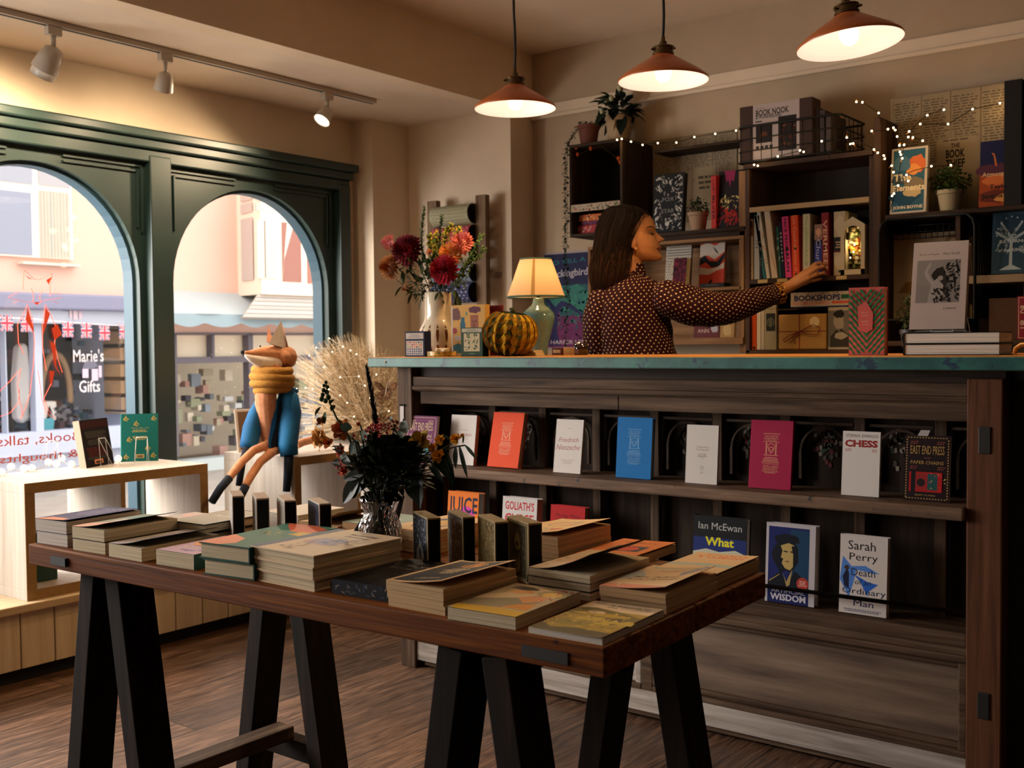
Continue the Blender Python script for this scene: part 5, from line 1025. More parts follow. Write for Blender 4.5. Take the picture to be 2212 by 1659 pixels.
# table lamp
YL = 3.30; p = ay(1164, 768, YL); x0 = p.x; s = pm(p); t = thing('table_lamp', 'celadon ceramic table lamp with cream linen shade trimmed in green', 'table lamp', (x0, YL, Z0))
g = G(); H0 = 118 * s; g.lathe([(.001, 0), (18 * s, 0), (19 * s, .006), (20 * s, 20 * s), (28 * s, 52 * s), (34 * s, 72 * s), (36 * s, 82 * s), (33 * s, 92 * s), (24 * s, 101 * s), (15 * s, 108 * s), (12 * s, 116 * s), (11 * s, 122 * s), (8 * s, 124 * s), (.001, 124 * s)], (x0, YL, Z0), 40); g.build('lamp_base', noisy('celadon_glaze', [(.3, '45625e'), (.7, '5f7d76')], (8, 8, 8), .12, 3, 0, spec=.7), t, smooth=True)
g = G(); g.tube([(x0, YL, Z0 + 123 * s), (x0, YL, Z0 + 150 * s)], 4 * s, 12); g.build('lamp_neck', BRASS, t, smooth=True)
xs_ = ay(1158, 640, YL).x; zb_ = ay(1158, 642, YL).z; zt_ = ay(1158, 560, YL).z; r0_, r1_ = 63 * s, 34 * s
SHD = noisy('linen_shade', [(.3, 'c9a06a'), (.7, 'd8b47c')], (120, 120, 120), .9, 3, .2)
lm = translucent('lit_linen', 'd9b98c', .55)
g = G(); g.lathe([(r0_, zb_), (r1_, zt_)], (xs_, YL, 0), 48); g.build('lamp_shade', lm, t, smooth=True)
g = G(); g.lathe([(r0_ + .001, zb_ - .003), (r0_ + .0015, zb_ + .004), (r0_ - .001, zb_ + .004), (r0_ - .001, zb_ - .003), (r0_ + .001, zb_ - .003)], (xs_, YL, 0), 48); g.build('trim', mat('green_piping', '1f3f30', .8), t, smooth=True); g = G(); g.lathe([(r1_ + .001, zt_ - .003), (r1_ + .0015, zt_ + .003), (r1_ - .001, zt_ + .003), (r1_ - .001, zt_ - .003), (r1_ + .001, zt_ - .003)], (xs_, YL, 0), 48); g.build('trim', mat('green_piping', '1f3f30', .8), t, smooth=True)
g = G(); g.ell((xs_, YL, (zb_ + zt_) / 2), .018, 14, 10); g.build('bulb', mat('warm_bulb', (1, 1, 1), .3, emit=(1, .75, .42), es=1.5), t, smooth=True)
g = G(); sa = -1.05; g.add([(xs_ + (r + .0006) * math.cos(sa + d), YL + (r + .0006) * math.sin(sa + d), z) for r, z in ((r0_, zb_), (r1_, zt_)) for d in (-.07, .07)], [(0, 1, 3, 2)]); g.build('seam_strip', translucent('seam_linen', 'a8864c', .3), t)
l = light('lamp_glow', 'POINT', (xs_, YL, (zb_ + zt_) / 2), .65, (1, .68, .38), shadow_soft_size=.03); l.parent = t; l.matrix_parent_inverse = WM[t.name].inverted()
for k in range(5):
    q = ay(1122, 769, 3.12); o = G(T(q.x, 3.12, Z0 + k * .0042) @ Rz(3 * (k % 3) - 2)).box(0, .075 - k * .003, 0, .055, 0, .004).build('booklet', mat('cream_paper', 'b5a078', .8)); tag(o, 'thin cream booklet by the lamp foot, %s of five' % ['lowest', 'second from the bottom', 'middle', 'second from the top', 'topmost'][k], 'booklet', 'thin cream booklets at the foot of the lamp')
p = ay(1255, 768, 3.38); s = pm(p); t = thing('jar_candle', 'lit candle in an amber glass jar on the counter', 'candle', (p.x, 3.38, Z0)); g = G(); R0 = 15 * s
g.lathe([(.001, 0), (R0, 0), (R0, 27 * s), (R0 * .93, 27 * s), (R0 * .93, 14 * s)], (p.x, 3.38, Z0), 28); g.build('glass_jar', mat('dark_amber_glass', '1c0d05', .1, spec=.8), t, smooth=True)
g = G(); g.disc((p.x, 3.38, Z0 + 15 * s), R0 * .92); g.build('wax', mat('candle_wax', 'c98a40', .5, emit=(1, .45, .1), es=.6), t)
g = G(); g.lathe([(.0005, 15 * s), (.004, 18 * s), (.0035, 21 * s), (.0004, 27 * s)], (p.x, 3.38, Z0), 10); g.build('flame', mat('candle_flame', (1, .6, .2), .5, emit=(1, .55, .15), es=8), t, smooth=True)
g = G(); g.box(p.x - .008, p.x + .008, 3.38 - R0 - .0006, 3.38 - R0 + .001, Z0 + 3 * s, Z0 + 12 * s); g.build('label', mat('brown_label', '5a2c18', .7), t)
for (xa, xb, col, lab) in ((1192, 1213, '4a1a1c', 'small maroon card box beside the celadon lamp'), (1217, 1238, 'b58c5c', 'small tan card box beside the jar candle')):
    q0, q1 = ay(xa, 767, 3.40), ay(xb, 767, 3.40); o = thing('card_box', lab, 'box', (q0.x, 3.40, Z0)); G().box(q0.x, q1.x, 3.40, 3.43, Z0, Z0 + .028).build('box', mat('card_' + col, col, .7), o, bevel=.001); G().box(q0.x + .006, q1.x - .006, 3.3995, 3.40, Z0 + .008, Z0 + .02).build('label', mat('card_label', 'a8977c', .7), o)
# striped pink and green book
p = ay(1833, 770, 3.0); q = ay(1908, 770, 3.0); hgt = ay(1835, 622, 3.0).z - Z0; wd = q.x - p.x; ops = [('r', 0, 0, 1, 1, 'c25a50')]
for k in range(-4, 14):
    for s_ in (-1, 1):
        a_ = k * .19; m_ = 9
        for j in range(m_):
            u0, u1 = j / m_ * .5, (j + 1) / m_ * .5; yv = a_ + (u0 * .9) * (-1 if a_ < 9 else 1); y0_ = 1 - (a_ * .52 + (.5 - u0) * -.62) - .12
            yo = .012 if j % 2 else 0
            y_a = a_ * .5 + u0 * .62 - .3 if True else 0; y_b = a_ * .5 + u1 * .62 - .3
            if 0 <= min(y_a, y_b) + yo and max(y_a, y_b) + yo + .044 <= 1: x_a, x_b = .5 + s_ * u0, .5 + s_ * u1; ops.append(('p', [(x_a, y_a + yo), (x_b, y_b + yo), (x_b, y_b + yo + .044), (x_a, y_a + yo + .044)], '1f6a3c'))
ops += [('p', [(.30, .38), (.5, .33), (.68, .38), (.70, .62), (.5, .80), (.26, .72)], 'c25a50'), ('t', 'PENNY', .46, .63, .20, .035, 'c9a090'), ('t', 'WOLFSON', .46, .585, .22, .035, 'c9a090'), ('t', 'HERBERT', .48, .50, .22, .035, 'c9a090'), ('t', 'CLYDE', .48, .455, .2, .035, 'c9a090')]
bk = book(T(p.x, 3.0, Z0) @ Rz(4) @ Rx(90) @ T(0, 0, -.040), wd, hgt, .038, 'c25a50', 'slipcased book in pink and green zigzag stripes standing on the counter', ops, hard=True, pages='tan', spine='1c1a18')
# bonsai like pot plant, thick books and the white memoir
def potplant(name, lab, c, rp, hp, potm, R0, n, cols, seed, lw=.012, ll=.02, el=(1, 1, .8), pot='pot', grp=None, stems=14, rough=.1):
    t = thing(name, lab, 'pot plant', c, grp); c = Vector(c); g = G(); g.lathe([(.001, 0), (rp * .72, 0), (rp * .95, hp * .8), (rp * 1.04, hp * .82), (rp * 1.06, hp), (rp * .93, hp), (rp * .9, hp * .86), (.001, hp * .84)], c, 28); g.build(pot, potm, t, smooth=False, bevel=0)
    r = random.Random(seed); g = G(); top = c + Vector((0, 0, hp * .84))
    cc = top + Vector((0, 0, R0 * el[2] * .9)); gs = G()
    for k in range(stems): d = rdir(r, .9); e = cc + Vector((d.x * R0 * el[0], d.y * R0 * el[1], d.z * R0 * el[2])) * .8; gs.tube(bez(top + Vector((r.uniform(-.3, .3) * rp, r.uniform(-.3, .3) * rp, 0)), (top + e) / 2 + Vector((0, 0, .01)), e, 4), [.0016, .0014, .0012, .001, .0008], 4, '2a2c14')
    gs.build('stems', GREENL, t)
    for k in range(n): d = rdir(r, .35); q = cc + Vector((d.x * R0 * el[0], d.y * R0 * el[1], d.z * R0 * el[2])) * (r.random() ** .4); leaf(g, q, (d + rdir(r) * .6), ll * r.uniform(.6, 1.3), lw * r.uniform(.7, 1.2), r.choice(cols), 3, .25)
    g.build('foliage', GREENL, t); return t
p = ay(1968, 768, 3.42); potplant('pot_plant', 'small bushy dark green plant in a black pot behind the white memoir', (p.x, 3.42, Z0), .033, .075, mat('black_plastic', '0e0e0e', .5), .055, 420, ['26331a', '1c2814', '344020'], 4, .007, .012, (.75, .75, 1.25))
zb = Z0
for k in range(2):
    q = ay(1954, 768, 3.0); tt = .0305
    book(T(q.x, 2.99, zb) @ Rz(2), .245, .165, tt, '15120f', 'thick black hardback lying on the counter, %s of its pair' % ('upper' if k else 'lower'), hard=True, pages='white', sides='0f0d0b'); zb += tt + .0005
q = ay(1967, 722, 3.02); q1 = ay(2083, 722, 3.02); hgt = (722 - 528) * pm(q) * 1.0
me = [('r', 0, 0, 1, 1, 'a89a94'), ('t', 'Bread of Angels', .30, .855, .36, .045, '3c3634', 0, 0, .25), ('t', 'Patti Smith', .70, .86, .30, .05, '2c2624', 0, 0, .25), ('r', .08, .30, .88, .79, '7b7470'), ('r', .08, .30, .88, .5, '77706c'), ('b', .50, .62, .13, .09, '1c1816', 4), ('b', .56, .53, .10, .09, '28221f', 9), ('p', [(.30, .30), (.36, .52), (.46, .58), (.58, .50), (.56, .30)], '8f8884'), ('p', [(.24, .60), (.22, .66), (.32, .77), (.34, .75), (.28, .66), (.34, .58), (.42, .52), (.38, .49)], '948c88'), ('c', .52, .58, .05, '8a827d'), ('scatter', 80, .62, .32, .87, .77, .05, ['141210', '1f1c19'], 7), ('scatter', 60, .40, .31, .70, .46, .045, ['181513', '2a2622'], 8), ('t', 'a memoir', .72, .235, .24, .04, '3c3634', 0, 0, .2), ('lc', .4, .5, .12, 1, .015, 'a09088')]
book(T(q.x, 3.03, zb + .001) @ Rz(5) @ Rx(90 - 14), (q1 - q).length, hgt, .030, 'a89a94', 'white hardback with a grey photograph leaning on the two thick black books', me, hard=True, pages='cream', spine='a89a94')
s = thing('book_stand', 'clear acrylic easel under the white hardback on the counter', 'book stand', T(q.x + .09, 3.03, zb + .0005) @ Rz(185) @ T(0, -.012, 0), 'clear acrylic book stands'); g = G(WM[s.name]); g.box(-.02, .035, -.0, .02, 0, .0016); g.box(-.045, -.043, -.1, -.0, 0, .002); g.tube([(-.02, .022, 0.001), (-.02, .022, .010)], .0012, 5); g.tube([(.035, .022, 0.001), (.035, .022, .010)], .0012, 5); g.tube([(-.04, -.11, .001), (-.038, -.035, .08)], .0014, 5); g.build('acrylic_frame', MATS['clear_acrylic_edge'], s)
p = ay(2205, 770, 3.25); t = thing('basket_handle', 'pale looped cane handle at the right end of the counter', 'handle', (p.x, 3.25, Z0)); g = G(); g.tube([ay(2190, 770, 3.25), ay(2194, 752, 3.25), ay(2206, 745, 3.25), ay(2222, 745, 3.25), ay(2236, 756, 3.25), ay(2240, 770, 3.25)], .006, 8); g.build('cane_loop', mat('pale_cane', 'b58f50', .5), t, smooth=True)
# ---------------------------------------------------------------- wall behind the counter
YFR = 4.31                                       # front plane of crates and bookcases
def Q(px, py, y=YFR): return ay(px, py, y)
CR = {a: wood('dark_crate_timber_' + a, '1a110b', '2c1e13', '40301f', a, 40, .7, .3) for a in 'xyz'}
LC = {a: wood('light_crate_timber_' + a, '5a4027', '77573a', '8d6d4a', a, 30, .7, .3) for a in 'xyz'}
BKW = {a: wood('bookcase_timber_' + a, '20140c', '38261a', '4c3626', a, 40, .6, .3) for a in 'xyz'}
BLACKP = mat('black_chalk_panel', '0a0908', .9)
def crate(x0, x1, z0, z1, W_, label, y0=YFR, y1=YB - .015, t=.014, back=None, name='wooden_crate', cat='crate', grp=None, sides='both', lip=0, shelves=()):
    c = thing(name, label, cat, ((x0 + x1) / 2, y1, z0), grp)
    def b(n, m, *a): return G().box(*a).build(n, m, c, bevel=.002)
    b('top_board', W_['x'], x0, x1, y0, y1, z1 - t, z1); b('bottom_board', W_['x'], x0, x1, y0, y1, z0, z0 + t)
    b('side_board', W_['z'], x0, x0 + t, y0, y1, z0 + t, z1 - t); b('side_board', W_['z'], x1 - t, x1, y0, y1, z0 + t, z1 - t)
    b('back_board', back or W_['x'], x0 + t, x1 - t, y1 - .008, y1, z0 + t, z1 - t)
    if lip: b('lip_slat', W_['x'], x0, x1, y0 - .01, y0, z0, z0 + lip)
    for z in shelves: b('shelf', W_['x'], x0 + t, x1 - t, y0 + .01, y1 - .01, z - t, z)
    return c
# dark tall crate with paper edged shelf
xa, xb = Q(1230, 400).x, Q(1345, 400).x; zt, zb = Q(1290, 305).z, Q(1290, 508).z; zs = Q(1290, 440).z
c1 = crate(xa, xb, zb, zt, CR, 'dark wooden crate on the wall with two flowerpots on top', back=BLACKP, shelves=(zs,))
g = G(); g.box(xa + .012, xb - .012, YFR - .006, YFR - .001, zs - .030, zs + .004, 'a08c78'); r = random.Random(2)
for k in range(40): x, z = r.uniform(xa + .02, xb - .02), r.uniform(zs - .027, zs); g.ngon([(x + a, YFR - .0065, z + b) for a, b in blob(0, 0, .006, .004, 7, k, .4)], r.choice(['5c6a4c', '8a4a44', '7a6a60', '6a7a5c']))
g.build('paper_edging', MATTE, c1)
# gift tins inside
zt_ = zb + .0145
for i, (px0, px1, hh, col, cs, lab) in enumerate(((1241, 1298, 20, '8f2a2c', ['c9a094', 'b04c48'], 'red and pink checked tin, bottom of the crate stack'), (1256, 1305, 8, '4a1c38', ['7a3c5c'], 'purple tin between the orange and red tins'), (1250, 1312, 14, 'b0562a', ['d0a070', 'c9803c'], 'orange patterned tin on top of the purple tin'))):
    a, b = Q(px0, 490, 4.36).x, Q(px1, 490, 4.36).x; h = hh * pm(Q(1270, 490, 4.36)); o = thing('gift_tin', lab, 'tin', (a, 4.36, zt_)); G().box(a, b, 4.36, 4.50, zt_, zt_ + h, col).build('tin', PRINT, o, bevel=.002)
    g = G(); art(g, [('scatter', 26, .04, .2, .96, .8, .06, cs, i)], b - a, h, lambda x, y, z: (a + x, 4.36 - z, zt_ + y)); g.build('pattern', PRINT, o); zt_ += h + .0005
# physalis garland
t = thing('lantern_garland', 'garland of small orange seed lanterns hanging in the dark crate', 'garland', Q(1270, 310, 4.33)); P = [Q(x, y, 4.328) for x, y in ((1236, 312), (1248, 335), (1276, 322), (1300, 316), (1337, 345), (1338, 355))]
g = G(); g.tube([Q(1236, 307, 4.328)] + P, .0007, 4, '3a2c1a'); g.build('thread', MATTE, t)
for p in [Q(1245, 318, 4.328), Q(1248, 333, 4.328), Q(1276, 320, 4.328), Q(1336, 342, 4.328), Q(1340, 350, 4.328)]: g = G(); g.lathe([(.0005, -.013), (.006, -.008), (.009, 0), (.006, .007), (.0005, .010)], p, 8, '8f3a14'); g.build('seed_lantern', MATTE, t, smooth=True)
# pots on the crate
potm = mat('terracotta_pot', '5a2a1a', .8); p = Q(1272, 302, 4.42)
t = potplant('hanging_plant', 'terracotta pot with a trailing string of dark leaves on the crate', (p.x, 4.42, zt), .052, .105, potm, .035, 60, ['1c2a1c'], 3, .014, .02, (1, 1, .5))
r = random.Random(9); vx = [(1255, 262), (1240, 290), (1228, 306), (1222, 330), (1220, 400), (1223, 470), (1219, 540), (1222, 600), (1226, 660), (1221, 720), (1223, 748)]
for q_ in (0, 4):
    P = [Q(x + q_ * (1 if i > 2 else .5), y, 4.42 - min(i, 3) * .042) for i, (x, y) in enumerate(vx[:len(vx) - q_ // 2])]
    g = G(); g.tube(P, .0012, 4, '27301c'); g.build('vine_stem', GREENL, t)
    g = G()
    for i in range(len(P) - 1):
        n = max(3, int((P[i + 1] - P[i]).length / .0085))
        for k in range(n):
            q = P[i].lerp(P[i + 1], k / n); leaf(g, q, (r.uniform(-1, 1), r.uniform(-1, .3), r.uniform(-.6, .4)), r.uniform(.014, .022), .014, r.choice(['1c2a20', '26352a', '17231a']), 3, .1)
    g.build('vine_leaves', GREENL, t)
p = Q(1335, 300, 4.46); t = potplant('flowering_plant', 'paper-wrapped pot plant with dark leaves and white buds on the crate', (p.x, 4.46, zt), .062, .135, noisy('crumpled_brown_paper', [(.3, '8f7658'), (.7, 'a98e6e')], (14, 14, 5), .8, 5, 1.2), .075, 70, ['16231a', '1d2c20', '101b14'], 5, .05, .075, (1, 1, .8), pot='paper_wrap')
g = G()
for (x, y) in ((1320, 212), (1310, 216), (1338, 190), (1318, 245), (1300, 240)): g.ell(Q(x, y, 4.40), (.011, .011, .016), 10, 8, 'a8a888')
g.build('buds', PETAL, t, smooth=True)
# papers pinned to the wall (old book pages)
def pagesheet(px, y, lab, cols, title=None):
    a, b = Q(px[0], px[1], y), Q(px[2], px[3], y); t = thing('book_page_poster', lab, 'poster', (a.x, y, b.z)); wd, hh = b.x - a.x, a.z - b.z
    g = G(); g.box(a.x, b.x, y, y + .003, b.z, a.z, '8a7a62'); g.build('paper', MATTE, t)
    ops = []
    for i in range(cols): x0_ = .03 + i * .94 / cols; ops += [('l', x0_, x0_ + .86 / cols, .95, 24, .022, '5a5040'), ('f', x0_ - .008, .0, x0_ + .9 / cols, 1, .003, '6e614c')]
    g = G(); art(g, ops + (title or []), wd, hh, lambda x, yy, z: (a.x + x, y - z * 2, b.z + yy)); g.build('print', MATTE, t)
pagesheet((1406, 305, 1592, 470), YB - .006, 'sheet of yellowed book pages on the wall behind the black patterned book', 4, [('r', .52, .0, .76, .62, '8f7f66'), ('lc', .64, .2, .50, 3, .06, '4a4234')])
pagesheet((1924, 215, 2196, 452), YB - .10, 'large yellowed newsprint poster with black title behind the twig lights', 4, [('r', .38, .0, .70, .62, '8f7f66'), ('lc', .53, .20, .60, 1, .02, '4a4234'), ('t', 'THE', .53, .555, .07, .035, '15120e', .02), ('t', 'BOOK', .53, .49, .15, .07, '15120e', .03), ('t', 'THIEF', .53, .41, .15, .07, '15120e', .03)])
x0_, x1_ = Q(1916, 300, YB - .09).x, Q(2199, 300, YB - .09).x
# long upper shelf board left of the bookcase
z5 = Q(1500, 497).z; xl, xr_ = Q(1400, 500).x, Q(1608, 500).x
t = thing('wall_shelf', 'dark wooden shelf holding the black patterned book and a pot plant', 'shelf', ((xl + xr_) / 2, YB, z5)); G().box(xl, xr_, YFR, YB, z5 - .016, z5).build('board', CR['x'], t, bevel=.002); G().box(xl, xr_, YFR + .01, YFR + .026, z5 - .045, z5 - .016).build('front_rail', CR['x'], t, bevel=.002)
z5t = Q(1500, 300).z; t = thing('wall_shelf', 'narrow dark top ledge carrying the string of lights', 'shelf', ((xl + xr_) / 2, YB, z5t)); G().box(xl - .05, xr_, YFR + .14, YB, z5t - .012, z5t).build('board', CR['x'], t, bevel=.002)
def sb(px0, py0, px1, top, Y, t_, cov, lab, ops, lean=6, hard=True, yaw=0, z=None, **k):
    a, b = Q(px0, py0, Y), Q(px1, py0, Y); h = Q(px0, top, Y).z - (a.z if z is None else z)
    return book(stand(a.x, Y + t_, a.z if z is None else z, lean, yaw), b.x - a.x, h, t_, cov, lab, ops, hard=hard, **k)
fl = [('scatter', 150, .06, .04, .94, .96, .06, ['8f8a84', '6a6660', 'a8a49c'], 4), ('r', .28, .30, .74, .62, '0f1012'), ('t', 'FOX', .5, .56, .38, .12, '7a7670'), ('t', 'STAR', .5, .36, .42, .12, '7a7670'), ('c', .5, .14, .07, 'a8a49c')]
sb(1408, 497, 1473, 378, YFR + .02, .03, '0d0e10', 'black hardback covered in silver leaf tracery on the wall shelf', fl, z=z5 + .001, pages='dark')
p = Q(1508, 493, YFR + .07); potplant('pot_plant', 'small green plant in a clay pot between the black and red books', (p.x, p.y, z5), .045, .085, mat('pale_clay_pot', '8f7258', .8), .05, 160, ['1d2a14', '162010', '2a3818'], 7, .012, .016, (1, 1, .8))
dk = [('r', 0, 0, 1, 1, '120a10'), ('p', [(.2, 1), (.6, 1), (.55, .8), (.45, .84), (.42, .70), (.36, .84), (.28, .8)], '7a1c44'), ('scatter', 40, .05, .32, .95, .55, .06, ['a89a5c', 'c9b878', '7a6a38'], 3), ('scatter', 60, .05, .04, .95, .34, .11, ['8f1c1c', '5a1014', 'b02c20', '2a0c10'], 5)]
sb(1548, 488, 1608, 370, YFR + .03, .02, '120a10', 'dark hardback with crimson spine and red flames on the wall shelf', dk, z=z5 + .001, spine='a82c28')
o = thing('book', 'crimson spine book beside the dark flame cover on the wall shelf', 'book', Q(1536, 488)); a, b = Q(1536, 488, YFR + .02), Q(1547, 488, YFR + .02); G().box(a.x, b.x, YFR + .02, YFR + .15, z5, z5 + .235, 'a82c28').build('cover', PRINT, o, bevel=.002)
g = G(); art(g, [('t', 'A COURT OF', .5, .78, 4.5, .5, '2a0c0c', .02, -PI / 2), ('t', 'SILVER', .5, .40, 4.5, .5, '2a0c0c', .02, -PI / 2)], b.x - a.x, .235, lambda x, y, z: (a.x + x, YFR + .02 - z, z5 + y)); g.build('spine_lettering', PRINT, o)
# light crate with face-out books behind the woman
xa2, xb2 = Q(1270, 600).x, Q(1607, 600).x; zt2, zb2 = Q(1450, 520).z, Q(1450, 745).z; zm = Q(1500, 622).z; zm2 = Q(1500, 718).z
crate(xa2, xb2, zb2, zt2, LC, 'weathered light wooden crate unit behind the woman', name='wooden_crate', shelves=(zm,), lip=.03)
dots = [('r', 0, 0, 1, 1, 'a8a094')] + [('c', .05 + (i % 12) * .083 + (.04 if (i // 12) % 2 else 0), .03 + (i // 12) * .062, .018, '1a1815') for i in range(12 * 16)] + [('c', .5, .5, .34, 'a09684'), ('o', .5, .5, .33, .01, '5a5448'), ('lc', .5, .34, .52, 2, .04, '6a6254')]
sb(1436, 603, 1490, 532, YFR + .10, .012, 'a8a094', 'white notebook with black polka dots and round label in the light crate', dots, z=zm + .001)
wv = [('r', 0, 0, 1, 1, 'b03c28'), ('p', [(0, .62), (.3, .66), (.6, .56), (1, .72), (1, .95), (.6, .84), (.3, .92), (0, .86)], 'b0a498'), ('p', [(0, .45), (.25, .52), (.5, .40), (.8, .42), (1, .58), (1, .70), (.7, .52), (.4, .54), (.2, .66), (0, .60)], '14181e'), ('p', [(0, .28), (.4, .26), (.7, .34), (1, .38), (1, .5), (.7, .40), (.4, .38), (0, .42)], 'b8aca0'), ('p', [(.5, .84), (.66, .76), (.78, .66), (.64, .72)], '14100e'), ('p', [(.3, .05), (.5, .16), (.56, .14), (.4, .02)], '14100e')]
sb(1509, 597, 1562, 516, YFR + .08, .02, 'b03c28', 'coral book with a black wave and white clouds in the light crate', wv, z=zm + .001)
sb(1456, 625, 1496, 560, YFR - .0, .03, '3a0c1c', 'dark red patterned hardback angled at the front of the light crate', [('scatter', 60, .02, .02, .98, .98, .12, ['5c1428', '250810', '701c30'], 3)], z=zm + .001, yaw=-25, pages='cream')
sb(1510, 622, 1562, 604, YFR + .005, .06, '14120f', 'black box file under the coral wave book', [('lc', .5, .6, .5, 1, .2, '6a6254')], lean=0, z=zm + .001, hard=False) if False else None
t = thing('book', 'black book lying flat at the front edge of the light crate', 'book', Q(1513, 622)); a, b = Q(1509, 615), Q(1562, 615); G().box(a.x, b.x, YFR + .01, YFR + .07, zm + .001, zm + .018, '12100e').build('cover', PRINT, t, bevel=.001); g = G(); art(g, [('lc', .5, .6, .5, 1, .2, '6a6254')], b.x - a.x, .017, lambda x, y, z: (a.x + x, YFR + .01 - z, zm + .001 + y)); g.build('spine_lettering', PRINT, t)
sb(1498, 740, 1552, 690, YFR + .05, .02, '5a2224', 'dark red book with white capitals half hidden under the arm', [('r', 0, 0, 1, 1, '4f1c20'), ('t', 'HOUSE', .45, .80, .55, .13, 'a8958a'), ('t', 'ANN', .38, .45, .45, .14, 'a8958a'), ('b', .82, .6, .14, .25, '8f8a90', 3)], z=zb2 + .015)
sb(1555, 740, 1585, 690, YFR + .05, .02, '8a6a40', 'tan book beside the dark red book in the lower light crate', [('b', .5, .5, .3, .3, 'a08858', 3)], z=zb2 + .015)
# ------------- the main bookcase
xc0, xc1 = Q(1610, 500).x, Q(1888, 500).x; zc1 = Q(1740, 352).z; zc0 = Q(1740, 762).z; zr1 = Q(1740, 438).z; zr2 = Q(1740, 598).z; zr3 = Q(1740, 755).z; zr25 = Q(1740, 664).z
bc = thing('bookcase', 'dark timber bookcase unit with packed shelf the woman reaches into', 'bookcase', ((xc0 + xc1) / 2, YB, zc0)); t_ = .02
for nm, a in (('side_board', (xc0, xc0 + t_, YFR, YB - .01, zc0, zc1)), ('side_board', (xc1 - t_, xc1, YFR, YB - .01, zc0, zc1)), ('top_board', (xc0, xc1, YFR - .02, YB - .01, zc1, zc1 + .02)), ('bottom_board', (xc0, xc1, YFR, YB - .01, zc0 - .01, zc0 + .012))): G().box(*a).build(nm, BKW['z' if 'side' in nm else 'x'], bc, bevel=.002)
G().box(xc0 + t_, xc1 - t_, YB - .03, YB - .012, zc0, zc1).build('back_board', mat('dark_backing', '1f150d', .9), bc)
G().box(xc0 + t_, xc1 - t_, YFR + .005, YB - .03, zr1 - .018, zr1 - .001).build('shelf', BKW['x'], bc); G().box(xc0 + t_, xc1 - t_, YFR - .002, YFR + .006, zr1 - .020, zr1 + .001).build('shelf_edge', mat('pale_shelf_edge', '8f7448', .6), bc)
G().box(xc0 + t_, xc1 - t_, YFR, YB - .03, zr2 - .02, zr2).build('shelf', BKW['x'], bc, bevel=.002)
G().box(xc0 + t_, xc1 - t_, YFR + .10, YB - .03, zr25 - .006, zr25).build('shelf', BKW['x'], bc)
G().box(xc0 - .035, xc0, YFR + .01, YB - .01, zc0, zc1).build('side_post', LC['z'], bc, bevel=.003); G().box(xc1, xc1 + .03, YFR - .01, YB - .01, zc0 - .3, Q(1890, 255).z).build('side_post', BKW['z'], bc, bevel=.003)
for px in (1648, 1690, 1818): q = Q(px, 603, YFR - .003); g = G(); g.box(q.x - .022, q.x + .022, YFR - .006, YFR, zr2 - .018, zr2 - .003, 'a08a5c'); g.build('shelf_label', MATTE, bc)
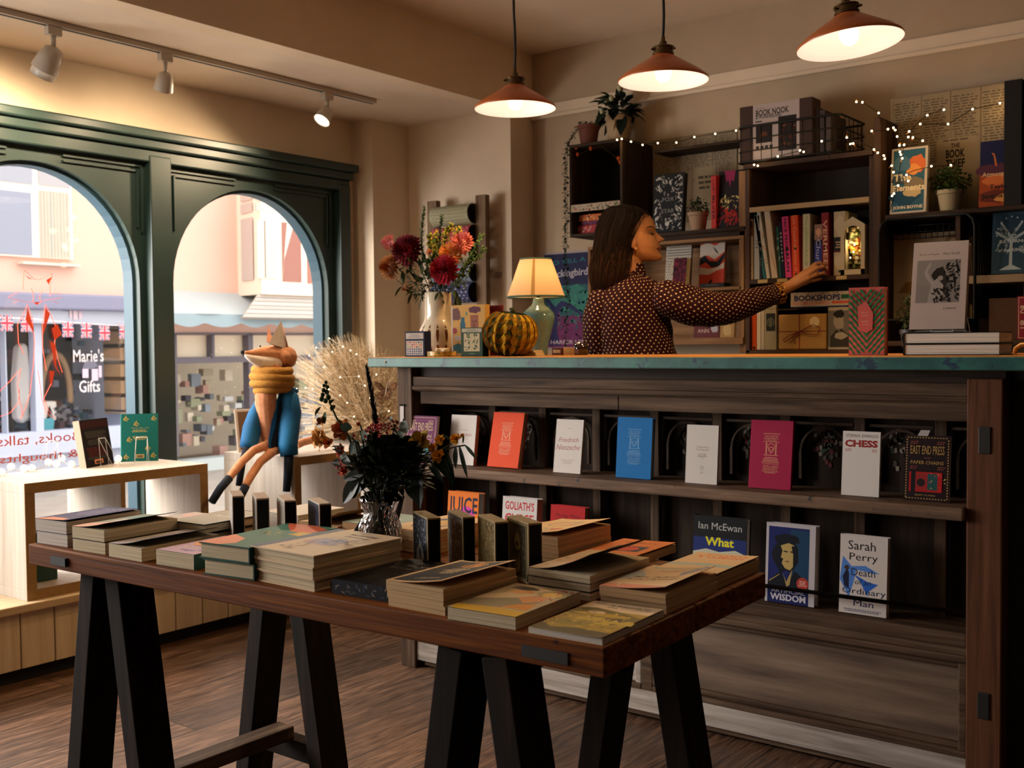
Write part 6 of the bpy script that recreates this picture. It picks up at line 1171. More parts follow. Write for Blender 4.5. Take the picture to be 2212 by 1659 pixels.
# spines on the main shelf: left px, right px, top px, colour, tilt, lettering
SP = [(1612, 1627, 475, 'b3a48c', 0, [('r', 0, .72, 1, .98, '6a3c14'), ('r', .1, .86, .9, .96, '14100c'), ('t', 'PHILIPPA', .3, .42, 5, .38, '8f8068', 0, -PI / 2), ('t', 'GREGORY', .72, .42, 5, .38, '8f8068', 0, -PI / 2), ('c', .5, .06, .2, '1a1612')], 'cream spine with an orange and black band, leftmost on the packed shelf'),
      (1629, 1641, 466, '8a8a82', 0, [('lc', .5, .6, .6, 3, .05, '5a5a54')], 'grey spine on the packed shelf beside the banded cream spine'),
      (1642, 1648, 498, '14171a', -3, [('scatter', 8, .2, .2, .8, .8, .5, ['5a5a4a'], 2)], 'thin black spine with specks on the packed shelf'),
      (1649, 1655, 462, '1f5a58', -9, [], 'thin teal spine leaning on the packed shelf'),
      (1656, 1664, 455, 'a8a08c', -9, [('scatter', 6, .2, .2, .8, .7, .4, ['a8604c', '6a7a6a'], 3)], 'pale spine leaning beside the thin teal one'),
      (1667, 1680, 452, 'b0a088', -7, [('p', [(.3, .5), (.7, .2), (.9, .04), (.6, .2)], '8a3c38')], 'wide cream leaning spine with a red streak'),
      (1683, 1689, 490, '1d4a40', -4, [('scatter', 6, .2, .3, .8, .8, .5, ['a8b098'], 4)], 'thin dark green spine on the packed shelf'),
      (1690, 1696, 480, '14182c', -4, [('lc', .5, .7, .8, 8, .07, 'a0a0a8')], 'thin navy spine with pale words left of the pink spine'),
      (1697, 1711, 468, 'c23c78', -4, [('t', 'NICE PEOPLE', .5, .66, 5.5, .45, '1c0c18', .03, -PI / 2), ('c', .5, .46, .28, '1c0c18'), ('t', 'ALAN', .5, .26, 3, .45, '1c0c18', .03, -PI / 2)], 'bright pink spine with black capitals on the packed shelf'),
      (1712, 1728, 466, 'c2401c', -2, [('t', 'Luis Crawford', .5, .72, 4.4, .4, 'd09060', 0, -PI / 2), ('c', .5, .47, .22, '2a0c08'), ('t', 'A women of our', .5, .24, 4.4, .4, 'd09060', 0, -PI / 2), ('c', .5, .05, .16, '2a0c08')], 'orange red spine with a small round portrait on the packed shelf'),
      (1734, 1750, 463, 'a8a284', 0, [('t', 'The GREENGRASS', .5, .6, 6, .34, '5a8a48', 0, -PI / 2), ('lc', .5, .5, .22, 2, .03, '6a6a58')], 'cream spine with green lettering on the packed shelf'),
      (1758, 1775, 486, '1f2a6a', 1, [('r', 0, .62, 1, 1, '7a5c50'), ('b', .5, .85, .32, .08, 'b08468', 2), ('r', 0, .62, 1, .70, '1a1c28'), ('t', 'Churchill', .5, .35, 4.6, .55, '8f94b8', 0, -PI / 2)], 'blue spine with a small portrait photograph on top'),
      (1776, 1792, 460, '6a141c', -1, [('t', 'VERMEER', .5, .46, 7, .55, 'b8906c', .02, -PI / 2), ('lc', .5, .3, .86, 5, .03, '8f4c48')], 'deep red spine with gold capitals the woman is pulling out'),
      (1801, 1826, 458, '9a8c74', 0, [('r', 0, .38, 1, .60, '14120f'), ('lc', .5, .7, .52, 3, .04, 'a08c6c'), ('r', 0, .36, 1, .38, '5a1c14'), ('b', .5, .78, .42, .16, 'a89a80', 2), ('b', .5, .2, .42, .13, 'a89a80', 3), ('c', .5, .06, .1, '2a241c')], 'thick pale grey spine with a black band beside the miniature house')]
for (l, r_, tp, col, ti, ops, lab) in SP:
    Y = YFR + .012; a, b = Q(l, 594, Y), Q(r_, 594, Y); h = Q(l, tp, Y).z - zr2; wd = b.x - a.x; th_ = math.radians(-ti)
    M = T(a.x - (0 if ti >= 0 else 0), Y, zr2 + .0005 + (wd * math.sin(math.radians(ti)) if ti > 0 else 0)) @ Ry(ti)
    bk = thing('book', lab, 'book', M, 'books on the packed shelf of the bookcase'); g = G(); g.box(0, .002, .0, .135, 0, h, col).box(wd - .002, wd, 0, .135, 0, h, col).box(0, wd, -.0, .003, 0, h, col); g.build('cover', PRINT, bk, local=True, bevel=.0008)
    g = G(); g.box(.002, wd - .002, .003, .132, .003, h - .003); g.build('pages', PG['cream'](), bk, local=True)
    if ops: g = G(); art(g, ops, wd, h, lambda x, y, z: (x, -z, y)); g.build('spine_lettering', PRINT, bk, local=True)
# reading-nook miniature (glowing arch)
a, b = Q(1816, 588, YFR), Q(1868, 588, YFR); h = Q(1816, 470, YFR).z - zr2; wd = b.x - a.x; nk = thing('miniature_house', 'glowing white miniature library diorama with arched front on the packed shelf', 'miniature', (a.x, YFR, zr2))
g = G(); n = 14; rw = wd * .34; cx_ = a.x + wd / 2; za = zr2 + h * .70; out = [(a.x, zr2), (b.x, zr2), (b.x, zr2 + h * .86), (cx_, zr2 + h * 1.0), (a.x, zr2 + h * .86)]
ap = [(cx_ + rw * math.cos(PI * i / n), za + rw * math.sin(PI * i / n)) for i in range(n + 1)]
for i in range(n):
    (x1, z1_), (x2, z2_) = ap[i], ap[i + 1]; zz = lambda x: zr2 + h * (1.0 - .14 * abs(x - cx_) / (wd / 2)); g.ngon([(x1, YFR - .002, z1_), (x2, YFR - .002, z2_), (x2, YFR - .002, zz(x2)), (x1, YFR - .002, zz(x1))], 'a89a7c')
for s_ in (-1, 1):
    x1, x2 = cx_ + s_ * rw, cx_ + s_ * wd / 2; x1, x2 = min(x1, x2), max(x1, x2); g.add([(x1, YFR - .002, zr2), (x2, YFR - .002, zr2), (x2, YFR - .002, zr2 + h * (.86 if s_ > 0 else .905)), (x1, YFR - .002, zr2 + h * (.905 if s_ > 0 else .86))], [(0, 1, 2, 3)], 'a89a7c')
g.box(a.x, b.x, YFR - .002, YFR + .002, zr2, zr2 + h * .09, 'a89a7c'); g.box(a.x, a.x + .003, YFR, YFR + .11, zr2, zr2 + h * .86, 'a89a7c').box(b.x - .003, b.x, YFR, YFR + .11, zr2, zr2 + h * .86, '8f8470').box(a.x, b.x, YFR + .10, YFR + .11, zr2, zr2 + h * .86, 'b8944c'); g.build('case', MATTE, nk)
g = G(); r = random.Random(5)
for k in range(60): x, z = cx_ + r.uniform(-rw, rw) * .9, zr2 + h * r.uniform(.12, .86); s_ = r.uniform(.002, .007); g.box(x - s_, x + s_, YFR + .03 + r.random() * .06, YFR + .10, z - s_, z + s_, r.choice(['c9b06a', '8f9a6a', 'b8542c', 'd0c49c', '5a6a3c', 'a8802c', 'c9b890']))
g.build('miniature_furniture', MATTE, nk); g = G(); g.box(cx_ - rw, cx_ - rw + .012, YFR + .02, YFR + .03, za - .02, za + .01, '2c2410'); g.build('hanging_sign', MATTE, nk)
g = G()
for (dx, dz) in ((.5, .82), (-.1, .40), (.0, .52), (-.5, .3)): g.ell((cx_ + rw * dx, YFR + .02, zr2 + h * dz), .0028, 8, 6)
g.build('tiny_lamp', FL, nk); l = light('nook_glow', 'POINT', (cx_, YFR + .035, zr2 + h * .55), .35, (1, .75, .35), shadow_soft_size=.01); l.parent = nk; l.matrix_parent_inverse = WM[nk.name].inverted()
# bookshops sign, parcel, small books on the lower shelf
def faceb(x0, y0, x1, y1, Y, d, name, lab, cat, col, ops, z=None, pn='board', bev=.001, grp=None):
    a, b = Q(x0, y1, Y), Q(x1, y1, Y); zz = a.z if z is None else z; h = Q(x0, y0, Y).z - zz; t = thing(name, lab, cat, (a.x, Y, zz), grp); g = G(); g.box(a.x, b.x, Y, Y + d, zz, zz + h, col); g.build(pn, PRINT, t, bevel=bev)
    if ops: g = G(); art(g, ops, b.x - a.x, h, lambda x, y, z: (a.x + x, Y - z, zz + y)); g.build('printing', PRINT, t)
    return t
faceb(1708, 633, 1840, 661, YFR + .03, .06, 'slogan_book', 'white block lettered with bold navy and red capitals on the bookcase', 'book', '9a9080', [('r', 0, 0, 1, .06, '1c2c5a'), ('t', 'I MUST GET HOME TO THE', .42, .90, .75, .035, '1c2038'), ('t', 'BOOKSHOPS', .44, .62, .76, .095, '141c48', .04), ('r', .83, .50, 1, .78, '1a4a2c'), ('t', 'NOT MILLIONAIRES', .34, .28, .60, .06, 'a85c54', .02), ('r', .68, .20, 1, .36, 'b0482c')], z=zr25 + .001)
pc = faceb(1681, 680, 1785, 752, YFR + .02, .03, 'wrapped_parcel', 'brown paper parcel tied with dark red ribbon and a round sticker', 'parcel', '8f6c38', [('c', .76, .78, .10, 'b5a27c'), ('r', 0, .50, 1, .525, '5a1418'), ('r', .44, 0, .46, 1, '5a1418')], z=zr3, pn='brown_paper', bev=.006)
g = G(); b0 = Q(1728, 716, YFR + .012)
for P in ([(0, 0), (30, -14), (46, -8), (40, 8), (20, 6), (0, 0)], [(0, 0), (-24, 8), (-38, 18), (-34, 22), (-16, 12), (0, 0)], [(0, 0), (-10, 14), (-22, 24)], [(0, 0), (-16, 8), (-10, 26)]):
    s_ = pm(b0); V = [b0 + Vector((x * s_, -.004, -y * s_)) for x, y in P]; sm_ = []; 
    for i in range(len(V) - 1): sm_ += [V[i].lerp(V[i + 1], k / 3) for k in range(3)]
    g.tube(sm_ + [V[-1]], .0016, 6, '5a1418', True, .4)
g.build('ribbon', MATTE, pc, smooth=True)
for (l, r_, tp, col, ops, lab) in ((1624, 1634, 668, 'b8481c', [('c', .5, .05, .3, '2a1a10')], 'orange spine at the left of the lower bookcase shelf'), (1635, 1643, 664, 'a89a80', [], 'cream spine second on the lower bookcase shelf'), (1644, 1651, 663, '9a8c72', [], 'cream spine third on the lower bookcase shelf'), (1652, 1677, 660, '84795c', [('r', .12, .42, .92, .82, '14140f'), ('o', .5, .62, .28, .04, '6a6a50'), ('b', .5, .62, .16, .12, '4a4a38', 2), ('lc', .5, .7, .92, 1, .03, '5a5440')], 'khaki book with a black ornamental panel on the lower bookcase shelf'), (1789, 1835, 664, '1c1a18', [('r', 0, .92, 1, 1, '8f8470'), ('r', 0, 0, 1, .05, '8f8470'), ('r', 0, .05, 1, .92, '5a554c'), ('b', .5, .66, .24, .2, '84796a', 3), ('b', .52, .84, .26, .1, '14110e', 4), ('p', [(.1, .3), (.4, .48), (.5, .4), (.6, .5), (1, .32), (1, .05), (.1, .05)], '2c2823'), ('b', .6, .32, .3, .08, '8a8070', 6)], 'book with grey portrait of a man on the lower bookcase shelf')):
    faceb(l, tp, r_, 752, YFR + .02, .12 if r_ - l < 20 else .02, 'book', lab, 'book', col, ops, z=zr3, pn='cover')
# ------------- wire basket with boxes on the bookcase
xk0, xk1 = Q(1593, 300, 4.28).x, Q(1816, 300, 4.28).x; zk0, zk1 = zc1 + .021, Q(1700, 262, 4.28).z; WB = mat('black_wire', '12120f', .5, .6)
wb = thing('wire_basket', 'black wire basket with rounded corners on top of the bookcase', 'basket', ((xk0 + xk1) / 2, 4.43, zk0)); yk0, yk1 = 4.275, 4.57
rails = []
for z, rr_ in ((zk1, .005), (zk0 + (zk1 - zk0) * .66, .0028), (zk0 + (zk1 - zk0) * .33, .0028), (zk0 + .006, .004)):
    P = []
    for (cx2, cy2, a0) in ((xk1 - .03, yk1 - .03, 0), (xk0 + .03, yk1 - .03, PI / 2), (xk0 + .03, yk0 + .03, PI), (xk1 - .03, yk0 + .03, 1.5 * PI)): P += [(cx2 + .03 * math.cos(a0 + i * PI / 8), cy2 + .03 * math.sin(a0 + i * PI / 8), z) for i in range(5)]
    P.append(P[0]); g = G(); g.tube(P, rr_, 6); g.build('rim_wire' if rr_ > .004 else 'hoop_wire', WB, wb, smooth=True)
g = G(); nx = 9
for i in range(nx + 1):
    x = xk0 + .02 + (xk1 - xk0 - .04) * i / nx
    for y in (yk0, yk1): g.tube([(x, y, zk0 + .004), (x, y, zk1)], .0018, 5)
for i in range(1, 6):
    y = yk0 + (yk1 - yk0) * i / 6
    for x in (xk0, xk1): g.tube([(x, y, zk0 + .004), (x, y, zk1)], .0018, 5)
for i in range(5): x = xk0 + (xk1 - xk0) * i / 4; g.tube([(x, yk0, zk0 + .004), (x, yk1, zk0 + .004)], .0018, 5)
g.build('upright_wires', WB, wb, smooth=True)
zkb = zk0 + .008
nb = [('r', .0, .0, 1, 1, 'a89a94'), ('t', 'Rolife', .16, .93, .16, .04, '6a605c'), ('t', 'BOOK NOOK', .42, .85, .72, .13, '2a2624', .03), ('t', '& WONDERLAND', .34, .775, .56, .07, '2a2624', .02), ('r', .05, .69, .2, .71, '2a2624'), ('r', .55, .14, .94, .74, '1f1714'), ('scatter', 30, .6, .17, .9, .6, .05, ['5a2c1c', '7a4a2c', '3a2a20'], 4), ('r', .06, .32, .42, .62, '241a18'), ('b', .24, .46, .08, .06, '5a3420', 4)] + [('r', .06 + i * .10, .22, .13 + i * .10, .27, '2a2624') for i in range(4)]
a0, b0_ = Q(1627, 340, 4.31), Q(1727, 340, 4.31); hN = Q(1627, 228, 4.31).z - zkb; xN0, xN1 = Q(1598, 340, 4.31).x, Q(1755, 340, 4.31).x
t = thing('model_kit_box', 'brown carton with a white panel headed by bold black words in the basket', 'box', (xN0, 4.31, zkb)); G().box(xN0, xN1, 4.31, 4.40, zkb, zkb + hN, '3c2a22').build('carton', PRINT, t, bevel=.002)
g = G(); art(g, nb, b0_.x - a0.x, hN, lambda x, y, z: (a0.x + x, 4.31 - z, zkb + y)); g.build('printing', PRINT, t)
for i, (l, r_, tp) in enumerate(((1758, 1768, 232), (1770, 1782, 238), (1784, 1795, 246))):
    a, b = Q(l, 300, 4.33), Q(r_, 300, 4.33); t = thing('model_kit_box', ('dark brown carton edge %s in the wire basket' % ['directly right of the white panel box', 'second right of the white panel box', 'at the right end of the row'][i]), 'box', (a.x, 4.33, zkb), 'dark cartons in the wire basket'); G().box(a.x, b.x, 4.33, 4.50, zkb, Q(l, tp, 4.33).z).build('carton', mat('dark_carton_%d' % i, ['33241d', '2a1c16', '3a2c22'][i], .7), t, bevel=.002)
# ------------- right bay: poster shelf, crate with wire front, books
xd0, xd1 = Q(1912, 460).x, Q(2225, 460).x; zd = Q(2000, 458).z; zd2 = Q(2000, 600).z; zd3 = Q(2100, 735).z
t = thing('bookcase', 'dark timber open shelving at the right below the newsprint poster', 'bookcase', ((xd0 + xd1) / 2, YB, zd3))
for nm, a in (('shelf', (xd0, xd1, YFR, YB - .01, zd - .018, zd)), ('shelf', (xd0 + .28, xd1, YFR + .01, YB - .01, zd2 - .03, zd2)), ('shelf', (xd0, xd1, YFR, YB - .01, zd3 - .02, zd3)), ('side_board', (xd1 - .02, xd1, YFR, YB - .01, zd3, Q(2212, 160).z)), ('side_board', (xd0 + .262, xd0 + .28, YFR + .02, YB - .01, zd3, zd - .018))): G().box(*a).build(nm, BKW['z' if 'side' in nm else 'x'] if a[4] != zd2 - .03 else mat('pale_shelf_plank', '7a6448', .7), t, bevel=.002)
G().box(xd0, xd1, YB - .04, YB - .025, zd3, zd - .02).build('back_board', MATS['dark_backing'], t)
xf1 = Q(2197, 300, YB - .09).x; G().box(xf1, xf1 + .06, YFR, YB - .01, zd, Q(2205, 170).z).build('side_post', BLACKP, t)
cl = [('r', .05, .03, .93, .97, '1f4a5c'), ('b', .7, .74, .28, .14, 'b0582c', 4), ('b', .62, .66, .2, .08, 'c27a38', 6), ('b', .3, .76, .24, .12, '3a5c6c', 3), ('b', .3, .52, .34, .07, '2c3c44', 8), ('b', .65, .45, .3, .1, '6a5c48', 9), ('b', .4, .25, .4, .14, '14384c', 2), ('b', .6, .32, .25, .08, 'a08c68', 7), ('t', 'The', .32, .55, .5, .20, 'c2b08c', .03), ('t', 'Elements', .5, .39, .88, .18, 'c2b08c', .03), ('t', 'JOHN BOYNE', .49, .085, .82, .12, 'c2b49c', .03)]
sb(1922, 456, 2000, 322, YFR + .02, .03, 'a89c8c', 'hardback with stormy blue and orange clouds and white lettering on the right shelf', cl, z=zd + .001, pages='white')
at = [('r', 0, .55, 1, 1, '161a3c'), ('r', 0, 0, 1, .55, '8f3c18'), ('b', .4, .55, .5, .1, '4a2434', 3), ('b', .5, .4, .4, .1, 'b8602c', 4), ('b', .4, .15, .45, .1, '5c2414', 5), ('b', .7, .12, .3, .06, 'c2803c', 6), ('p', [(.30, .82), (.36, .76), (.40, .62), (.46, .60), (.42, .72), (.38, .80)], 'b0602c'), ('t', 'Atmosphere', .54, .48, .96, .17, 'c29a6c', .02), ('t', 'A Love Story', .8, .38, .35, .04, '2a1410'), ('t', 'Taylor', .55, .29, .56, .16, '1c0f0c', .03), ('t', 'Jenkins Reid', .55, .15, .96, .16, '1c0f0c', .03)]
sb(2114, 444, 2196, 306, YFR + .03, .03, '161a3c', 'hardback with a dark blue sky over burning orange clouds on the right shelf', at, z=zd + .001, yaw=0)
p = Q(2052, 452, YFR + .08); potplant('pot_plant', 'leafy bright green herb in a pale pot on the right shelf', (p.x, p.y, zd), .048, .085, mat('pale_stone_pot', '8f8468', .8), .075, 420, ['2a3c14', '1e2c10', '344818', '3f5220'], 8, .014, .016, (1.0, .8, .7))
tr = [('f', .04, .03, .96, .97, .02, '2c4450'), ('r', .46, .12, .54, .56, '8f9a98'), ('p', [(.5, .55), (.2, .82), (.24, .84), (.5, .62), (.76, .84), (.80, .82)], '8f9a98'), ('p', [(.5, .5), (.08, .66), (.1, .70), (.5, .56), (.9, .70), (.92, .66)], '8f9a98'), ('p', [(.46, .14), (.2, .06), (.8, .06), (.54, .14)], '8f9a98')] + [('c', .5 + .38 * math.cos(a), .62 + .30 * math.sin(a), .022, 'a8b0ac') for a in [PI * i / 8 for i in range(9)]] + [('scatter', 40, .12, .30, .88, .74, .06, ['7d8a8a', '6a7878'], 5), ('t', 'THE', .5, .66, .3, .08, '0f1c22', .02), ('t', 'RETURN', .5, .52, .6, .09, 'a8b0ac', .02), ('t', 'of the KING', .5, .38, .66, .09, 'a8b0ac', .02)]
sb(2141, 584, 2224, 460, YFR + .04, .03, '1c3440', 'slate blue hardback with a pale branching tree on the right shelf', tr, z=zd2 + .001)
# crate on its side with wire front and bird print
xe0, xe1 = Q(1900, 560, 4.29).x, Q(2106, 560, 4.29).x; ze1, ze0 = Q(2000, 468, 4.29).z, Q(2000, 690, 4.29).z
t = thing('wire_crate', 'dark wire crate holding the framed bird print behind the small plant', 'crate', ((xe0 + xe1) / 2, 4.3, ze0)); g = G()
P = [(xe0 + .03, 4.285, ze1), (xe1 - .03, 4.285, ze1), (xe1 - .008, 4.285, ze1 - .02), (xe1, 4.285, ze1 - .05), (xe1, 4.285, ze0), (xe0, 4.285, ze0), (xe0, 4.285, ze1 - .05), (xe0 + .008, 4.285, ze1 - .02), (xe0 + .03, 4.285, ze1)]
g.tube(P, .006, 8); g.build('rim_wire', WB, t, smooth=True); g = G(); g.tube([Vector(q) + Vector((0, .28, 0)) for q in P], .004, 6); g.build('rim_wire', WB, t, smooth=True); g = G()
for i in range(16): x = xe0 + (xe1 - xe0) * (i + .5) / 16; g.tube([(x, 4.40, ze1 - .075), (x, 4.40, ze1 - .004)], .0016, 5)
for z in (ze1 - .02, ze1 - .045, ze1 - .07): g.tube([(xe0, 4.40, z), (xe1, 4.40, z)], .002, 5)
for i in range(8): y = 4.29 + .27 * (i + .5) / 8; g.tube([(xe0, y, ze0), (xe0, y, ze1 - .03)], .0016, 5); g.tube([(xe1, y, ze0), (xe1, y, ze1 - .03)], .0016, 5)
g.build('upright_wires', WB, t, smooth=True)
faceb(1930, 508, 2094, 640, 4.45, .01, 'bird_print', 'cream print with ochre birds in flight inside the wire crate', 'print', '84735a', [('p', [(.06, .30), (.16, .42), (.28, .44), (.34, .62), (.36, .44), (.44, .40), (.50, .48), (.46, .34), (.30, .30)], '6a4a20'), ('p', [(.30, .44), (.34, .62), (.36, .56), (.35, .42)], '2c2418'), ('b', .42, .42, .07, .04, '8f6a2c', 3), ('p', [(.62, .80), (.78, .92), (.98, .84), (.86, .96), (.74, .98)], '6a5438')], z=ze0 + .01, pn='card')
G().box(Q(1930, 600, 4.46).x - .01, Q(2094, 600, 4.46).x + .01, 4.462, 4.475, ze0 + .008, ze1 - .07).build('backing', mat('pale_slats', '8a7a60', .8), t)
# hessian box and red title at far right low
faceb(2136, 645, 2200, 728, YFR + .02, .02, 'hessian_box', 'hessian covered box low on the right shelf', 'box', '3c2616', [('scatter', 40, .02, .02, .98, .98, .05, ['4a3020', '2c1c10'], 3)], z=zd3 + .001)
faceb(2197, 640, 2224, 735, YFR - .0, .02, 'book', 'dark red book with pale ornamental capitals at the right frame edge', 'book', '6a1420', [('f', .1, .03, .95, .97, .04, 'b09a84'), ('t', 'UP', .5, .35, .7, .5, 'b09a84', .02, PI / 2), ('t', 'DB', .5, .7, .7, .5, 'b09a84', .02, PI / 2)], z=zd3 + .001, pn='cover')
# ------------- twig lights and fairy lights
def twig(lab, paths, bulbs, Y, nm='lit_branch'):
    t = thing(nm, lab, 'string lights', Q(*bulbs[0], Y)); g = G()
    for P in paths:
        V = [Q(x, y, Y) for x, y in P]; g.tube(V, .0016, 5, '1a120a')
    g.build('twig' if nm == 'lit_branch' else 'wire', MATTE, t, smooth=True)
    for x, y in bulbs: g = G(); g.ell(Q(x, y, Y - .006), .0038, 8, 6); g.build('bulb', FL, t, smooth=True)
    if nm == 'lit_branch':
        g = G(); r = random.Random(len(bulbs))
        for x, y in bulbs: q = Q(x, y, Y); leaf(g, q, rdir(r), .014, .008, '8f5c24', 3)
        g.build('dry_leaves', GREENL, t)
    for k in range(0, len(bulbs), 6): l = light('twinkle', 'POINT', Q(*bulbs[k], Y - .04), .22, (1, .62, .25), shadow_soft_size=.02); l.parent = t; l.matrix_parent_inverse = WM[t.name].inverted()
twig('branch of tiny lights rising before the newsprint poster', [[(1922, 455), (1930, 430), (1938, 405), (1946, 345), (1952, 318), (1966, 285), (1985, 262), (2005, 248), (2040, 235)], [(1946, 345), (1946, 318), (1938, 295), (1932, 280), (1920, 275)], [(1963, 296), (1975, 297), (1993, 304)], [(1938, 405), (1950, 380), (1975, 368), (2010, 360), (2055, 357)], [(1926, 360), (1932, 375)]],
     [(2039, 237), (2003, 249), (1964, 284), (1962, 296), (1972, 297), (1993, 304), (1953, 313), (1943, 314), (1938, 295), (1934, 281), (1930, 276), (1918, 279), (1944, 328), (1946, 334), (1949, 342), (1926, 358), (1930, 372), (1958, 378), (1962, 391), (2012, 359), (2054, 357), (1940, 401), (1931, 418), (1927, 423)], 4.26)
twig('branch of tiny lights reaching left above the basket end', [[(1905, 275), (1898, 244), (1880, 232), (1865, 222), (1850, 220)], [(1910, 345), (1895, 325), (1860, 308), (1828, 297)], [(1883, 283), (1910, 282)]], [(1850, 220), (1863, 221), (1898, 244), (1883, 283), (1829, 297), (1837, 311), (1843, 310), (1888, 323), (1896, 330), (1909, 336), (1911, 343)], 4.235)
twig('loose fairy lights pinned over the newsprint poster', [[(2160, 223), (2100, 236), (2048, 268), (1988, 268)]], [(2160, 223), (2101, 236), (2048, 268), (1988, 268)], 4.47, 'fairy_lights')
twig('fairy lights strung along the top ledge to the basket', [[(1333, 302), (1344, 300), (1363, 306), (1389, 312), (1421, 309), (1461, 308), (1500, 296), (1545, 289), (1590, 282)]], [(1333, 302), (1343, 300), (1363, 306), (1388, 313), (1421, 309), (1461, 308), (1500, 296), (1545, 289), (1590, 282)], 4.29, 'fairy_lights')
twig('fairy lights inside the wire basket', [[(1629, 357), (1680, 338), (1730, 325), (1775, 305), (1793, 342)]], [(1629, 356), (1637, 358), (1680, 338), (1728, 325), (1736, 328), (1775, 305)], 4.265, 'fairy_lights')
p = ay(1965, 588, 3.6)
# ------------- alcove: gift wrap rack, wall poster, note
t = thing('gift_wrap_rack', 'grey wooden rack holding rolls of wrapping paper against the alcove wall', 'rack', Q(985, 760, 4.33)); GW = wood('grey_rack_timber', '5a4636', '745e4a', '84705c', 'z', 40, .7)
for (l, r_, tp) in ((923, 943, 435), (1027, 1049, 422)): a, b = Q(l, 500, 4.30), Q(r_, 500, 4.30); G().box(a.x, b.x, 4.30, 4.335, 0, Q(l, tp, 4.30).z).build('upright', GW, t, bevel=.003)
RL = [(443, 487, 'a8a288', '6a7a50', 'pale green lattice roll of wrapping paper at the top of the rack', 'x'), (489, 528, 'a84850', 'c9988c', 'coral roll of wrapping paper with pale spots', 'd'), (530, 568, 'a09078', 'b0a088', 'plain pale roll of wrapping paper behind the flowers', 'n'), (572, 611, '8f9cae', '2c4a7a', 'pale blue roll of wrapping paper with navy fans', 'x'), (612, 655, '3c4060', 'a8a4a8', 'navy roll of wrapping paper with white dots', 'd')]
xl_, xr2 = Q(944, 500, 4.30).x, Q(1026, 500, 4.30).x
for (t0, t1, c0, c1, lab, kd) in RL:
    zc = Q(985, (t0 + t1) / 2, 4.29).z; R0 = (t1 - t0) / 2 * pm(Q(985, 500, 4.29)); o = thing('wrapping_paper_roll', lab, 'paper roll', (xl_, 4.29, zc), 'rolls of wrapping paper on the rack')
    g = G(); n = 20; nx = 14
    for i in range(n):
        a0_, a1_ = 2 * PI * i / n, 2 * PI * (i + 1) / n
        g.ngon([(xl_, 4.29 + R0 * math.cos(a0_), zc + R0 * math.sin(a0_)), (xr2, 4.29 + R0 * math.cos(a0_), zc + R0 * math.sin(a0_)), (xr2, 4.29 + R0 * math.cos(a1_), zc + R0 * math.sin(a1_)), (xl_, 4.29 + R0 * math.cos(a1_), zc + R0 * math.sin(a1_))], c0)
    g.build('paper', MATTE, o, smooth=True); g = G(); W_ = xr2 - xl_
    def onr(u, a): return (xl_ + u * W_, 4.29 - (R0 + .0008) * math.cos(a), zc + (R0 + .0008) * math.sin(a))
    if kd != 'n':
        for i in range(9):
            for j in range(9):
                u, a = (i + .5) / 9, -1.3 + j * .33; du, da = (.045, .15) if kd == 'x' else (.028, .09); off = .055 if j % 2 else 0
                if u + off + du > 1: continue
                if kd == 'x': g.ngon([onr(u + off - du, a), onr(u + off, a - da), onr(u + off - du * .6, a), onr(u + off, a + da)], c1); g.ngon([onr(u + off + du, a), onr(u + off, a + da), onr(u + off + du * .6, a), onr(u + off, a - da)], c1)
                else: g.ngon([onr(u + off - du, a), onr(u + off, a - da), onr(u + off + du, a), onr(u + off, a + da)], c1)
        g.build('pattern', MATTE, o)
    g = G(); g.disc((xr2 + .001, 4.29, zc), R0 * .8, (1, 0, 0), 16, '0f0d0b'); g.build('core', MATTE, o)
Yp = YB - .006; mp = [('r', .03, .02, .97, .98, '1a1c40'), ('r', .03, .02, .97, .66, '1f4a50'), ('r', .03, .02, .97, .34, '5a1c4a'), ('b', .6, .52, .45, .14, '2c6a60', 3), ('scatter', 90, .15, .22, .95, .66, .06, ['2f7a68', '1f4c58', '24605c'], 4), ('scatter', 40, .1, .05, .95, .36, .06, ['6a2458', '4a1840'], 6), ('p', [(.10, .04), (.22, .22), (.20, .40), (.06, .52), (.10, .54), (.26, .44), (.40, .50), (.62, .46), (.90, .34), (.88, .32), (.60, .42), (.42, .44), (.32, .36), (.30, .18), (.38, .04)], '1c1c4a'), ('t', 'TO KILL A', .52, .90, .80, .075, '1f6a78', .01, .06), ('t', 'Mockingbird', .52, .77, .88, .17, 'a8a0a8', .02, .03, .1), ('t', 'HARPER LEE', .52, .075, .72, .07, 'a89098', .02, 0, .2)]
a, b = Q(1174, 755, Yp), Q(1275, 755, Yp); hP = Q(1174, 547, Yp).z - a.z; t = thing('wall_poster', 'blue and purple tree poster with white script on the wall behind the lamp', 'poster', (a.x, Yp, a.z)); G().box(a.x, b.x, Yp, Yp + .003, a.z, a.z + hP, '9a8f90').build('paper', PRINT, t)
g = G(); art(g, mp, b.x - a.x, hP, lambda x, y, z: (a.x + x, Yp - z * 2, a.z + y)); g.build('print', PRINT, t)
a, b = Q(1069, 588, 4.406), Q(1084, 600, 4.406); o = thing('wall_note', 'tiny white card pinned to the alcove wall', 'card', (a.x, 4.406, b.z)); G().box(a.x, b.x, 4.406, 4.409, b.z, a.z, 'a89684').build('card', MATTE, o)
